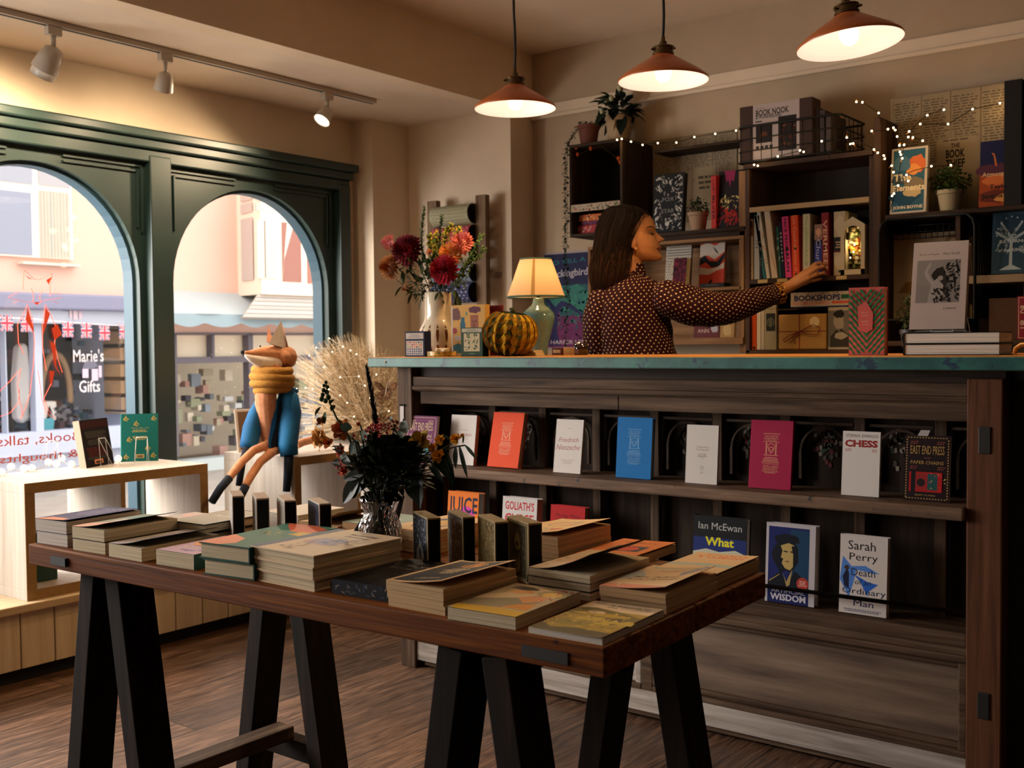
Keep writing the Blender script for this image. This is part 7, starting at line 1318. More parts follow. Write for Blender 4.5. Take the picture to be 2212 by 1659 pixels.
# low dark shelf past the end of the counter with a yellow book
t = thing('side_shelf', 'dark low shelf beyond the right end of the counter', 'shelf', (-.2, 4.0, 0)); G().box(-.62, .3, 3.86, 4.15, .84, .87).build('board', CR['x'], t, bevel=.002)
for x in (-.60, .27): G().box(x, x + .025, 3.88, 4.13, 0, .84).build('side_board', CR['z'], t)
q = ay(2190, 985, 3.9); z_ = .8705; t = thing('book', 'yellow book leaning at the right edge beyond the counter', 'book', (q.x, 3.9, z_)); G(T(q.x, 3.9, z_) @ Rz(-20)).box(0, .13, 0, .02, 0, ay(2200, 925, 3.9).z - z_).build('cover', mat('yellow_cover', 'c29a38', .6), t, bevel=.001)
# ---------------------------------------------------------------- the woman behind the counter
H0 = ay(1372, 510, 3.85); vd = Vector((H0.x, H0.y, 0)).normalized(); Cc = -vd; Ff = Vector((vd.y, -vd.x, 0))
def H(px, py, l=0.0):
    d = ray(px, py); t = (H0 - EYE).dot(vd) / d.dot(vd); return EYE + d * t + Cc * l
kp = pm(H0)
woman = thing('person', 'woman with long dark hair in a maroon polka dot blouse reaching to the shelf', 'person', (H0.x, H0.y, 0))
SKIN = noisy('skin', [(.3, '9c6840'), (.7, 'ab764b')], (6, 6, 6), .5, 3, .05)
def rowmap(rows, py):
    for a, b in zip(rows[:-1], rows[1:]):
        if a[0] <= py <= b[0]: t = (py - a[0]) / (b[0] - a[0]); return [x + (y - x) * t for x, y in zip(a, b)]
    return list(rows[0] if py < rows[0][0] else rows[-1])
def loft(g, rows, n=28, ex=2.0, mod=None, col=(1, 1, 1), cap=True, l0=0.0, sub=3, grow=1.0):
    """rows: (py, front px, back px, half width px [, lateral offset px])"""
    R2 = []
    for a, b in zip(rows[:-1], rows[1:]):
        for k in range(sub): t = k / sub; R2.append([x + (y - x) * t for x, y in zip(a, b)])
    R2.append(list(rows[-1])); vs = []; uv = []; perim = 2 * PI * max((r_[1] - r_[2]) / 2 for r_ in R2) * kp; V = 0; lastz = None
    for r_ in R2:
        py, f_, b_, w_ = r_[:4]; lo = r_[4] if len(r_) > 4 else 0; cx_, a_ = (f_ + b_) / 2, (f_ - b_) / 2 * grow
        z = H(cx_, py).z; V += abs((lastz - z)) if lastz else 0; lastz = z
        for j in range(n + 1):
            th = 2 * PI * j / n; c_, s_ = math.cos(th), math.sin(th); e = 2 / ex; x = a_ * math.copysign(abs(c_) ** e, c_); l = w_ * grow * math.copysign(abs(s_) ** e, s_)
            if mod: x, l = mod(th, py, x, l)
            vs.append(H(cx_ + x, py, (l + lo) * kp + l0)); uv.append((j / n * perim, V))
    m = n + 1; fs = [(i * m + j, i * m + j + 1, (i + 1) * m + j + 1, (i + 1) * m + j) for i in range(len(R2) - 1) for j in range(n)]
    if cap: fs += [tuple(range(n))[::-1], tuple((len(R2) - 1) * m + j for j in range(n))]
    g.add(vs, fs, col, uv); return g
ga = lambda x, s: math.exp(-(x / s) ** 2)
def facemod(th, py, x, l):
    t = (th + PI) % (2 * PI) - PI
    for s in (-1, 1):
        d = ga(t - s * .72, .30); k = 1 - .085 * d * ga(py - 506, 7) + .03 * d * ga(py - 524, 9) + .03 * ga(t - s * .45, .3) * ga(py - 495, 4); x *= k; l *= k
    x += 1.2 * ga(t, .30) * ga(py - 555, 6); return x, l
FACE = [(451, 1372, 1346, 12), (457, 1391, 1330, 27), (467, 1405, 1321, 35), (478, 1412.5, 1317, 38), (490, 1416, 1316, 40), (500, 1415.5, 1317, 40), (510, 1417, 1320, 39.5), (520, 1420, 1325, 38), (527, 1423, 1330, 36), (534, 1425.5, 1337, 34), (541, 1425.5, 1343, 31), (548, 1426, 1349, 28), (555, 1430, 1355, 23), (561, 1428, 1362, 17), (565, 1417, 1374, 9)]
g = G(); loft(g, FACE, 32, 2.15, facemod, sub=3)
# nose, lips, ear, jaw-neck
def tri(a, b, c): return [a, b, c]
P = [H(1415, 499), H(1435.5, 517.5), H(1424, 525.5)]; n0, tip, sub_ = P; wl, wr_ = H(1420, 522, 9 * kp), H(1420, 522, -9 * kp); g.add([n0 + Cc * .003, n0 - Cc * .003, tip + Cc * .0045, tip - Cc * .0045, sub_, wl, wr_, H(1408, 512, 8 * kp), H(1408, 512, -8 * kp), H(1400, 525, 0)], [(0, 2, 3, 1), (0, 7, 5, 2), (1, 3, 6, 8), (2, 5, 4), (3, 4, 6), (2, 4, 3), (0, 1, 8, 7), (7, 9, 5), (8, 6, 9), (5, 9, 4), (6, 4, 9), (7, 8, 9)])
g.ell(H(1432.5, 517.5), (.0062,) * 3, 10, 8); g.ell(H(1424, 520.5, 6.5 * kp), (.006, .006, .0055), 10, 8); g.ell(H(1424, 520.5, -6.5 * kp), (.006, .006, .0055), 10, 8)
g.ell(H(1425.5, 534.5), (.006, .012, .005), 12, 8, q=Ff.to_track_quat('X', 'Z')); g.ell(H(1425, 541.5), (.006, .011, .0055), 12, 8, q=Ff.to_track_quat('X', 'Z'))
g.ell(H(1368, 527, 37 * kp), (.014, .007, .026), 12, 10, q=Ff.to_track_quat('X', 'Z')); g.ell(H(1374, 541, 37 * kp), (.006, .004, .008), 10, 8)
g.tube([H(1352, 545), H(1360, 565), H(1367, 590), H(1372, 615), H(1372, 640)], [.050, .048, .046, .052, .07], 20)
# torso, hips, legs (under the clothes)
loft(g, [(612, 1392, 1350, 22), (628, 1422, 1318, 36), (645, 1434, 1300, 44), (680, 1436, 1292, 47), (730, 1436, 1300, 45), (790, 1432, 1312, 44), (840, 1444, 1302, 52), (880, 1446, 1300, 54)], 24)
zf_ = lambda x, l, z: Vector((H0.x, H0.y, z)) + Ff * x + Cc * l
for s in (-1, 1): g.tube([zf_(.0, s * .085, .98), zf_(.01, s * .09, .8), zf_(.0, s * .085, .50), zf_(-.01, s * .085, .28), zf_(-.015, s * .085, .09)], [.095, .085, .056, .052, .036], 16); g.tube([zf_(-.06, s * .085, .035), zf_(.0, s * .085, .045), zf_(.10, s * .095, .030), zf_(.15, s * .10, .022)], [.030, .040, .034, .018], 12)
# right arm and hand (towards the shelf), left arm hanging
def A_(px, py, y): return ay(px, py, y)
g.tube([A_(1425, 648, 3.86), A_(1490, 660, 3.91), A_(1565, 664, 3.98), A_(1630, 648, 4.08), A_(1690, 626, 4.17)], [.055, .048, .043, .036, .027], 16)
wr = A_(1690, 626, 4.17); kn = [A_(1745, 584, 4.235), A_(1748, 591, 4.225), A_(1748, 600, 4.222), A_(1745, 608, 4.228)]
g.tube([A_(1682, 629, 4.16), wr, A_(1704, 619, 4.19), A_(1722, 608, 4.21)], [.028, .0255, .024, .022], 14)
for i, q in enumerate(kn): g.tube([wr.lerp(A_(1704, 619, 4.19), .6) + (q - kn[1]) * .25, wr.lerp(q, .62), q], [.017, .0145, .0118], 12)
YS = YFR + .008
FG = [[kn[0], A_(1760, 571, 4.262), A_(1772, 568, 4.288), A_(1779, 573, YS - .004)], [kn[1], A_(1764, 580, 4.252), A_(1778, 576, 4.280), A_(1784, 583, YS - .006)], [kn[2], A_(1764, 594, 4.250), A_(1777, 590, 4.278), A_(1783, 594, YS - .008)], [kn[3], A_(1759, 606, 4.254), A_(1769, 603, 4.276), A_(1774, 603, YS - .012)]]
for i, f_ in enumerate(FG):
    r_ = [.0088, .0088, .0083, .0074][i]; sm_ = []
    for a, b in zip(f_[:-1], f_[1:]): sm_ += [a, a.lerp(b, .5)]
    g.tube(sm_ + [f_[-1]], [r_ * 1.12, r_, r_ * 1.04, r_ * .94, r_ * .96, r_ * .86, r_ * .72], 12); g.ell(f_[-1], r_ * .8, 8, 6)
g.tube([A_(1706, 612, 4.20), A_(1722, 600, 4.235), A_(1742, 596, 4.27), A_(1758, 590, YS - .012), A_(1770, 588, YS - .010)], [.014, .0125, .0105, .0098, .008], 12)
g.tube([H(1312, 650, .02), H(1296, 700, .0), H(1300, 770, -.03), H(1330, 830, -.08), H(1375, 850, -.13)], [.050, .045, .038, .032, .024], 14)
hb = H(1380, 852, -.135)
for k in range(4): g.tube([H(1372, 848 + k * 5, -.13), hb + Ff * .045 + Vector((0, 0, -.008 * k)), hb + Ff * .085 + Vector((0, 0, -.010 * k - .015))], [.012, .009, .007], 8)
g.tube([H(1372, 850, -.13), hb + Ff * .03 + Vector((0, 0, .02)), hb + Ff * .06 + Vector((0, 0, .022))], [.012, .009, .008], 8)
o = g.build('body', SKIN, woman, smooth=True); remesh(o, .0036, 3)
# face details
DKH = mat('dark_brow', '1c0f08', .8)
def SF(px, py, off=.8):      # point on the near side of the face surface
    _, f_, b_, w_ = rowmap(FACE, py); cx_, a_ = (f_ + b_) / 2, (f_ - b_) / 2; c_ = max(-1, min(1, (px - cx_) / a_)) ; th = math.acos(math.copysign(abs(c_) ** (2.15 / 2), c_)); e = 2 / 2.15
    x, l = facemod(th, py, a_ * math.copysign(abs(math.cos(th)) ** e, math.cos(th)), w_ * abs(math.sin(th)) ** e); return H(px, py, (l + off) * kp)
g = G(); g.tube([SF(1414, 495), SF(1410, 492.5), SF(1404, 492), SF(1397, 495)], [.0012, .0022, .0020, .0008], 6); g.build('eyebrow', DKH, woman, smooth=True)
g = G(); g.ell(SF(1408.5, 508, -.6), (.0065, .006, .0034), 12, 8, q=(Ff + Cc * .5).to_track_quat('X', 'Z')); g.build('eye', mat('dark_eye', '160b07', .2), woman, smooth=True)
g = G(); g.tube([SF(1413, 507.5), SF(1409, 504.8), SF(1403, 506.5), SF(1399, 508)], [.0009, .0014, .0012, .0006], 6); g.tube([SF(1411, 502), SF(1407, 500.8), SF(1401, 503)], .0005, 5); g.build('eyelid', DKH, woman, smooth=True)
g = G(); g.tube([SF(1425.5, 535.5, .2), SF(1423, 535.8, .3), SF(1418, 538.5, .3)], [.0030, .0026, .0006], 8); g.tube([SF(1425.5, 541.5, .2), SF(1423, 541.5, .3), SF(1418, 539.8, .3)], [.0034, .003, .0006], 8); g.build('lips', mat('lip_colour', '7a3c2c', .5), woman, smooth=True)
g = G(); g.tube([SF(1426, 538.3, 1.6), SF(1423, 538.6, 1.4), SF(1416.5, 539.8, .6)], .0008, 5); g.build('mouth_line', mat('mouth_shadow', '2c120c', .8), woman)
g = G(); g.tube([SF(1421, 527, .6), SF(1417, 531, .2), SF(1414, 537, .2)], .0004, 4); g.build('smile_crease', mat('skin_crease', '7a4c2c', .8), woman)
GOLD = mat('gold', 'b07c2c', .25, .9)
g = G()
for yy, r_ in ((546, .0022), (549, .0016), (552, .0030)): g.ell(H(1376, yy, 42 * kp), r_, 8, 6)
g.build('earring', GOLD, woman, smooth=True)
# hair
HAIR = [(443, 1358, 1336, 12), (447, 1378, 1318, 30), (455, 1394, 1305, 43), (466, 1402, 1301, 47), (480, 1402, 1294, 51), (495, 1393, 1289, 53), (510, 1384, 1286, 54), (525, 1378, 1285, 54), (542, 1372, 1282, 53), (560, 1367, 1279, 51), (580, 1364, 1276, 49), (600, 1360, 1275, 46), (618, 1352, 1277, 40), (632, 1342, 1284, 32), (644, 1326, 1296, 18)]
HM = noisy('dark_hair', [(.3, '090504'), (.7, '150c07')], (90, 90, 5), .7, 4, .5, spec=.15)
g = G(); loft(g, HAIR, 28, 2.0, sub=2, grow=.955); g.build('hair', HM, woman, smooth=True)
g = G(); r = random.Random(12)
for k in range(760):
    th = r.uniform(-.35, PI * 2 - 0.9) if k % 4 else r.uniform(.2, 2.6); y0_ = 447 + 20 * r.random() ** 2 if k % 2 else r.uniform(470, 560); y1_ = min(660, r.uniform(600, 654)); ph = r.gauss(th * 1.5, .8); am = r.uniform(.6, 4.2); n = 12; V = []; gr = r.uniform(.95, 1.07)
    for i in range(n + 1):
        py = y0_ + (y1_ - y0_) * i / n; rw = rowmap(HAIR, min(py, 638)); cx_, a_ = (rw[1] + rw[2]) / 2, (rw[1] - rw[2]) / 2 * gr; w_ = rw[3] * gr
        V.append(H(cx_ + a_ * math.cos(th) + am * math.sin(ph + i * .8) * (i / n), py, (w_ * math.sin(th) + am * .7 * math.cos(ph + i * .7) * i / n) * kp))
    lo = (y0_ + 0) ; rr_ = r.uniform(.0005, .0012); ca = r.choice(['140c08', '1c110b', '26170e', '100906']); cb = r.choice(['2c190e', '3a2212', '24150c', '442a18', '28170d'])
    g.tube(V[:7], rr_, 4, ca, True); g.tube(V[6:], [rr_ * (1 - .12 * i) for i in range(7)], 4, cb if y1_ > 600 else ca, True)
g.build('hair_strands', printmat('hair_fibre', .8), woman, smooth=True)
# blouse
m_, nt, b = newmat('polka_dot_cloth'); Lk = nt.links.new
uvn = N(nt, 'ShaderNodeUVMap'); mp = N(nt, 'ShaderNodeMapping'); mp.inputs['Scale'].default_value = (56, 56, 1); mp.inputs['Rotation'].default_value = (0, 0, .72); Lk(uvn.outputs[0], mp.inputs[0])
vo = N(nt, 'ShaderNodeTexVoronoi', voronoi_dimensions='2D', **{'Scale': 1.0, 'Randomness': .12}); Lk(mp.outputs[0], vo.inputs['Vector'])
rp = ramp(nt, [(.135, 'd2b284'), (.165, '24080d')]); Lk(vo.outputs['Distance'], rp.inputs[0]); Lk(rp.outputs[0], b.inputs['Base Color']); b.inputs['Roughness'].default_value = .7; b.inputs['Specular IOR Level'].default_value = .1
n_ = N(nt, 'ShaderNodeTexNoise', Scale=14.0, Detail=3.0); tc_ = N(nt, 'ShaderNodeTexCoord'); Lk(tc_.outputs['Object'], n_.inputs['Vector']); bp2 = N(nt, 'ShaderNodeBump', Strength=.6, Distance=.012); Lk(n_.outputs['Fac'], bp2.inputs['Height']); Lk(bp2.outputs[0], b.inputs['Normal'])
DOT = m_
g = G()
def bl(th, py, x, l): k = 1 + .018 * math.sin(th * 5 + py * .09) + .012 * math.sin(th * 9 - py * .13); return x * k, l * k
loft(g, [(576, 1391, 1353, 20), (583, 1391, 1352, 21), (594, 1394, 1348, 25), (604, 1412, 1332, 36), (613, 1432, 1312, 46), (626, 1442, 1292, 53), (640, 1446, 1282, 55), (660, 1448, 1277, 57), (690, 1450, 1278, 57), (720, 1452, 1283, 55), (750, 1458, 1290, 54), (785, 1468, 1296, 55), (830, 1466, 1292, 60)], 40, 2.1, bl, cap=False, sub=4)
g.build('blouse_body', DOT, woman, smooth=True)
g = G(); P = [A_(1416, 640, 3.84), A_(1434, 642, 3.85), A_(1462, 650, 3.87), A_(1496, 662, 3.90), A_(1535, 668, 3.94), A_(1575, 666, 3.99), A_(1612, 655, 4.04), A_(1642, 645, 4.09), A_(1664, 638, 4.13), A_(1680, 634, 4.15), A_(1686, 632, 4.158)]; Rr = [.050, .072, .079, .079, .073, .065, .057, .050, .043, .039, .036]
sm_, sr = [], []
for i in range(len(P) - 1):
    for k in range(4): t = k / 4; sm_.append(P[i].lerp(P[i + 1], t)); sr.append((Rr[i] + (Rr[i + 1] - Rr[i]) * t) * (1 + .022 * math.sin(i * 2.2 + k * 1.6)))
g.tube(sm_ + [P[-1]], sr + [Rr[-1]], 28, cap=False); g.build('sleeve', DOT, woman, smooth=True)
g = G(); g.tube([H(1318, 634, .03), H(1304, 650, .02), H(1292, 690, .01), H(1292, 740, .0), H(1304, 790, -.04), H(1332, 828, -.08), H(1355, 842, -.11)], [.050, .066, .066, .062, .056, .048, .034], 24, cap=False); g.build('sleeve', DOT, woman, smooth=True)
g = G(); loft(g, [(570, 1392, 1352, 21.5), (576, 1392.5, 1351, 22), (584, 1394, 1350, 23.5), (592, 1397, 1347, 27)], 30, 2.0, None, cap=False, sub=3); g.build('collar', DOT, woman, smooth=True)
g = G(); cc, ax_ = A_(1684, 633, 4.156), (A_(1690, 631, 4.165) - A_(1675, 635, 4.145)).normalized(); q = ax_.to_track_quat('Z', 'Y')
for i in range(14):
    a = 2 * PI * i / 14; c_ = cc + q @ Vector((.040 * math.cos(a), .040 * math.sin(a), .004 * (-1) ** i)); ring = [c_ + q @ Vector((.012 * math.cos(b_) * -math.sin(a), .012 * math.cos(b_) * math.cos(a), .009 * math.sin(b_))) for b_ in [2 * PI * k / 10 for k in range(11)]]; g.tube(ring, .0026, 6)
g.build('gold_chain_bracelet', GOLD, woman, smooth=True)
g = G(); c_ = A_(1765, 593.5, 4.250); d_ = (FG[2][2] - FG[2][1]).normalized(); q = d_.to_track_quat('Z', 'Y'); g.tube([c_ + q @ Vector((.0098 * math.cos(a), .0098 * math.sin(a), 0)) for a in [2 * PI * k / 16 for k in range(17)]], .0014, 6); g.ell(c_ + Cc * .009 + Vector((0, 0, .002)), .003, 8, 6); g.build('ring', GOLD, woman, smooth=True)
g = G()
for s in (-1, 1): g.tube([zf_(0, s * .07, 1.0), zf_(.01, s * .09, .8), zf_(.0, s * .087, .5), zf_(-.01, s * .087, .28), zf_(-.012, s * .087, .10)], [.115, .105, .082, .078, .075], 20)
g.build('trousers', mat('black_trousers', '14120f', .85), woman, smooth=True)
g = G()
for s in (-1, 1): g.tube([zf_(-.075, s * .085, .035), zf_(-.05, s * .085, .04), zf_(.0, s * .087, .05), zf_(.10, s * .097, .034), zf_(.165, s * .103, .026)], [.020, .036, .046, .040, .022], 14)
for i, v in enumerate(g.v):
    if v.z < .0: v.z = 0
g.build('shoes', mat('black_shoe_leather', '0e0c0a', .4), woman, smooth=True)
# ---------------------------------------------------------------- ceramic vase of dahlias on the counter
YV = 3.22; p = ay(948, 770, YV); vx_, s = p.x, pm(p); VZ = Z0
t = thing('ceramic_vase', 'tall cream ceramic vase with brown brush strokes around its round body', 'vase', (vx_, YV, VZ)); g = G()
g.lathe([(.001, 0), (30 * s, 0), (34 * s, 8 * s), (42 * s, 26 * s), (44 * s, 42 * s), (41 * s, 58 * s), (34 * s, 70 * s), (30 * s, 78 * s), (29 * s, 90 * s), (29 * s, 135 * s), (28 * s, 137 * s), (26 * s, 136 * s), (26 * s, 90 * s), (.001, 60 * s)], (vx_, YV, VZ), 48); g.build('vase_body', noisy('cream_glaze', [(.3, 'b3a68f'), (.7, 'c6baa3')], (10, 10, 3), .15, 3, 0, spec=.7), t, smooth=True)
for k in range(14):
    a = 2 * PI * k / 14; g = G()
    for (z0_, z1_) in ((30, 66), (6, 24)):
        pr = [(34, 6), (42, 24), (44, 42), (41, 58), (35, 68)]
        def rad(z):
            for (r1, z1), (r2, z2) in zip(pr[:-1], pr[1:]):
                if z1 <= z <= z2: return r1 + (r2 - r1) * (z - z1) / (z2 - z1)
            return pr[-1][0]
        n = 6; vs = []
        for i in range(n + 1):
            z = z0_ + (z1_ - z0_) * i / n; w_ = .075 * math.sin(PI * (i + .7) / (n + 1.4)); R_2 = rad(z) * s + .0006
            vs += [(vx_ + R_2 * math.cos(a - w_), YV + R_2 * math.sin(a - w_), VZ + z * s), (vx_ + R_2 * math.cos(a + w_), YV + R_2 * math.sin(a + w_), VZ + z * s)]
        g.add(vs, [(2 * i, 2 * i + 1, 2 * i + 3, 2 * i + 2) for i in range(n)], '5a3214')
    g.build('brush_stroke', GLOSS, t)
mouth = Vector((vx_, YV, VZ + 134 * s))
def V(px, py, dy=0): return ay(px, py, YV + dy)
def stem(g, a, b, r0=.0022, col='26331a', bend=.02):
    m = (Vector(a) + Vector(b)) / 2 + Vector((0, 0, bend)); g.tube(bez(a, m, b, 6), r0, 5, col)
GRN = ['1c2a14', '243418', '18240f', '2c3c1c']
def bloom(name, px, py, R, dy, nrm, cols, lab, cat='flower', n=110, wd=.26, cup=.5, grp=None, leaves=3, seed=1, mo=None, YVv=None):
    c = ay(px, py, (YVv or YV) + dy); R = R * pm(c); m0 = mo or mouth; t = thing(name, lab, cat, m0 + (c - m0) * .15, grp); g = G(); nrm = Vector(nrm)
    dahlia(g, c, R, nrm, cols, n, wd=wd, seed=seed, cup=cup); g.build('bloom', PETAL, t)
    g = G(); e = c - nrm.normalized() * R * .3; stem(g, m0 + (c - m0) * .1 + Vector((0, 0, -.06)), e); g.build('stem', GREENL, t, smooth=True)
    if leaves:
        g = G(); r = random.Random(seed)
        for k in range(leaves): q = (m0).lerp(e, r.uniform(.3, .9)); leaf(g, q, rdir(r), r.uniform(.03, .05), r.uniform(.014, .022), r.choice(GRN))
        g.build('leaves', GREENL, t)
    return t
BUR = ['5a0a16', '7a0f1e', '961426', '8a1222']; AM = ['8a4a14', 'b5701c', 'c9822c', 'c98a5c', 'c08468']; PK = ['c07078', 'c98088', 'b86c8c', 'c08098']; PCH = ['c27a38', 'd08c48', 'd69a60', 'cc8c58']; CPK = ['c46a60', 'cc7c70', 'd08c80']
bloom('dahlia', 884, 543, 34, .0, (-.1, -1, .25), BUR, 'large burgundy dahlia at the upper left of the ceramic vase bouquet', n=170, wd=.24, seed=1)
bloom('dahlia', 962, 583, 31, -.05, (.1, -1, .1), BUR[::-1] + ['2a060c'][:0], 'large burgundy dahlia low in the middle of the bouquet', n=150, wd=.26, seed=2)
bloom('dahlia', 848, 577, 27, .0, (-.4, -.8, .0), AM, 'amber and pink dahlia at the far left of the bouquet', n=190, wd=.15, seed=3)
bloom('dahlia', 844, 525, 18, .02, (-.7, -.4, .2), PK, 'small pink dahlia highest at the left of the bouquet', n=90, wd=.2, seed=4, cup=1.2)
bloom('dahlia', 976, 551, 27, .0, (.1, -.9, .4), PCH, 'pale orange dahlia in the middle of the bouquet', n=170, wd=.16, seed=5)
bloom('dahlia', 999, 527, 25, .03, (.35, -.9, .3), CPK, 'coral pink dahlia at the upper right of the bouquet', n=80, wd=.30, seed=6)
bloom('dahlia', 877, 621, 10, .0, (-.3, -.7, -.5), AM, 'tiny orange flower drooping beside the vase rim', n=50, wd=.2, seed=7, leaves=0)
bloom('dahlia', 928, 546, 8, -.02, (.2, -.8, .6), ['c9825c', '5a1820', '3a0f14'], 'small closed bud with peach tip in the bouquet', n=30, wd=.3, seed=8, cup=2, leaves=0)
def sprig(name, base, pts, lab, cols, L, W_, dens, kind='needle', sd=0, Y=None, cat='foliage', tip=True, par=None, r0=.0016, pn='leaves'):
    Yb_ = Y if Y is not None else YV; P = [ay(x, y, Yb_) for x, y in pts]; t = thing(name, lab, cat, P[0]); g = G(); g.tube([Vector(base)] + P, [r0 * 1.3] + [r0] * (len(P) - 1) + [r0 * .5], 5, '2c3518'); g.build('stem', GREENL, t, smooth=True); g = G(); r = random.Random(sd)
    for a, b in zip(P[:-1], P[1:]):
        n = max(1, int((b - a).length / dens))
        for k in range(n):
            q = a.lerp(b, k / n); d = (b - a).normalized()
            for j in range(3 if kind == 'needle' else 2):
                dd = (d * .7 + rdir(r) * .9); leaf(g, q, dd, L * r.uniform(.7, 1.2), W_, r.choice(cols), 3, 0)
                if kind == 'bloomlet': g.ell(q + dd.normalized() * L, W_ * .5, 6, 4, r.choice(cols[1:] or cols))
    g.build(pn, GREENL, t); return t
b0 = mouth + Vector((0, 0, -.05))
sprig('rosemary_sprig', b0, [(930, 600), (912, 545), (911, 500), (917, 450)], 'tall dark green sprig rising at the left above the burgundy dahlia', ['30472a', '3c5430', '283c22'], .017, .005, .003, sd=1)
sprig('rosemary_sprig', b0, [(946, 600), (949, 545), (951, 500), (955, 466)], 'second tall green sprig in the middle of the bouquet', ['30472a', '3c5430', '283c22'], .016, .005, .003, sd=2)
for i, (P, lab) in enumerate((([(940, 590), (935, 545), (928, 510)], 'yellow goldenrod sprig left of the middle'), ([(952, 590), (958, 540), (965, 500), (975, 490)], 'yellow green goldenrod sprig behind the second tall sprig'), ([(960, 580), (985, 530), (990, 495)], 'yellow green sprig in front of the coral roll of paper'), ([(940, 580), (945, 540), (940, 505)], 'short goldenrod sprig beside the bud'))):
    sprig('goldenrod', b0, P, lab, ['7a7a1c', 'a8a024', 'b89a28', '5a6c20'], .018, .009, .003, 'bloomlet', sd=i + 4, Y=YV + .03)
for i, (P, lab) in enumerate((([(985, 610), (1010, 575), (1040, 545), (1048, 535)], 'light green airy sprig reaching furthest right'), ([(985, 600), (1015, 560), (1035, 520), (1042, 508)], 'light green airy sprig rising at the right'), ([(980, 620), (1000, 600), (1012, 585)], 'short airy green sprig at the right below the peach bloom'))):
    sprig('airy_green_sprig', b0, P, lab, ['5a7430', '6c883c', '4a6428'], .014, .006, .004, 'bloomlet', sd=i + 9)
g = G(); r = random.Random(44)
for k in range(230):
    px, py = r.gauss(928, 32), r.uniform(560, 640); px = max(868, min(1000, px)); a = ay(px, py, YV + r.uniform(-.05, .05)); leaf(g, a, (a - mouth).normalized() + rdir(r) * .7, r.uniform(.02, .05), r.uniform(.008, .02), r.choice(GRN), 4, .3)
for px, py in ((912, 640), (985, 632), (990, 640), (900, 620)): a = ay(px, py, YV - .04); leaf(g, a, (.2 * (px - 940) / 40, -.2, -1), .05, .022, '1c2a14')
tag(g.build('bouquet_foliage', GREENL), 'dense dark green leaves filling the ceramic vase bouquet', 'foliage', kind='stuff')

# ---------------------------------------------------------------- glass vase bouquet on the table
YG = 1.60; p = az(822, 1213, TZ); gx, gy = p.x, p.y; s = pm((gx, gy, TZ)); YG = gy
m_, nt, b = newmat('cut_crystal'); b.inputs['Transmission Weight'].default_value = 1; b.inputs['Roughness'].default_value = .02; b.inputs['IOR'].default_value = 1.45; b.inputs['Base Color'].default_value = (.95, .95, .95, 1)
tc_ = N(nt, 'ShaderNodeTexCoord'); vo = N(nt, 'ShaderNodeTexVoronoi', Scale=110.0); mp = N(nt, 'ShaderNodeMapping'); mp.inputs['Scale'].default_value = (1, 1, .45); nt.links.new(tc_.outputs['Object'], mp.inputs[0]); nt.links.new(mp.outputs[0], vo.inputs['Vector']); bp2 = N(nt, 'ShaderNodeBump', Strength=.9, Distance=.003); nt.links.new(vo.outputs['Distance'], bp2.inputs['Height']); nt.links.new(bp2.outputs[0], b.inputs['Normal'])
t = thing('glass_vase', 'textured clear glass vase with a pinched neck on the table', 'vase', (gx, gy, TZ)); g = G()
prof = [(.001, 0), (44, 0), (46, 4), (45, 20), (46, 45), (48, 62), (47, 75), (42, 88), (36, 100), (34, 108), (37, 118), (42, 130), (45, 140)]
pr = [(a * s if a > .01 else a, b2 * s) for a, b2 in prof]; inner = [(max(.001, a - .0025), max(b2, .006)) for a, b2 in pr[::-1]]
g.lathe(pr + inner, (gx, gy, TZ + .0003), 64, sq=lambda a: 1 + .012 * math.cos(a * 14)); g.build('glass', m_, t, smooth=True)
g = G(); r = random.Random(8)
for k in range(16): a = r.random() * 6.28; g.tube([(gx + .022 * math.cos(a), gy + .022 * math.sin(a), TZ + .012), (gx + .012 * math.cos(a + 2), gy + .012 * math.sin(a + 2), TZ + 104 * s), (gx + .03 * math.cos(a + 2.5), gy + .03 * math.sin(a + 2.5), TZ + 150 * s)], .0026, 6, r.choice(['141c0c', '1c2410', '10160a']))
o = g.build('cut_stems', GREENL); tag(o, 'bundle of dark flower stems standing in the glass vase', 'stems', kind='stuff')
gm = Vector((gx, gy, TZ + 128 * s))
def U(px, py, dy=0): return ay(px, py, YG + dy)
# snapdragon
t = thing('snapdragon', 'snapdragon stalk with green buds and peach flowers leaning left', 'flower', gm); P = [gm, U(775, 1000), U(752, 940), U(728, 905), U(712, 870), U(703, 822)]
g = G(); g.tube(P, [.003, .003, .0026, .0022, .0018, .001], 6, '22381c'); g.build('stem', GREENL, t, smooth=True)
g = G(); r = random.Random(3); kk = pm(P[2])
for (x, y, rr_) in ((704, 826, 4), (700, 833, 4), (707, 836, 4.5), (699, 843, 5), (706, 847, 5.5), (697, 853, 5), (709, 858, 6), (695, 862, 6), (703, 866, 5.5)): g.ell(U(x, y, r.uniform(-.004, .004)), (rr_ * kk, rr_ * kk, rr_ * kk * 1.05), 8, 6, r.choice(['26381c', '2e4420', '34481f']))
for (x, y, ex, ez) in ((693, 879, -.6, -.6), (713, 873, .5, .5), (703, 890, 0, -1), (717, 888, .3, .5)): leaf(g, U(x, y), (ex, -.1, ez), 22 * kk, 13 * kk, r.choice(['3c4a1c', '5a5424', '445020']), 4)
g.build('buds', GREENL, t, smooth=True)
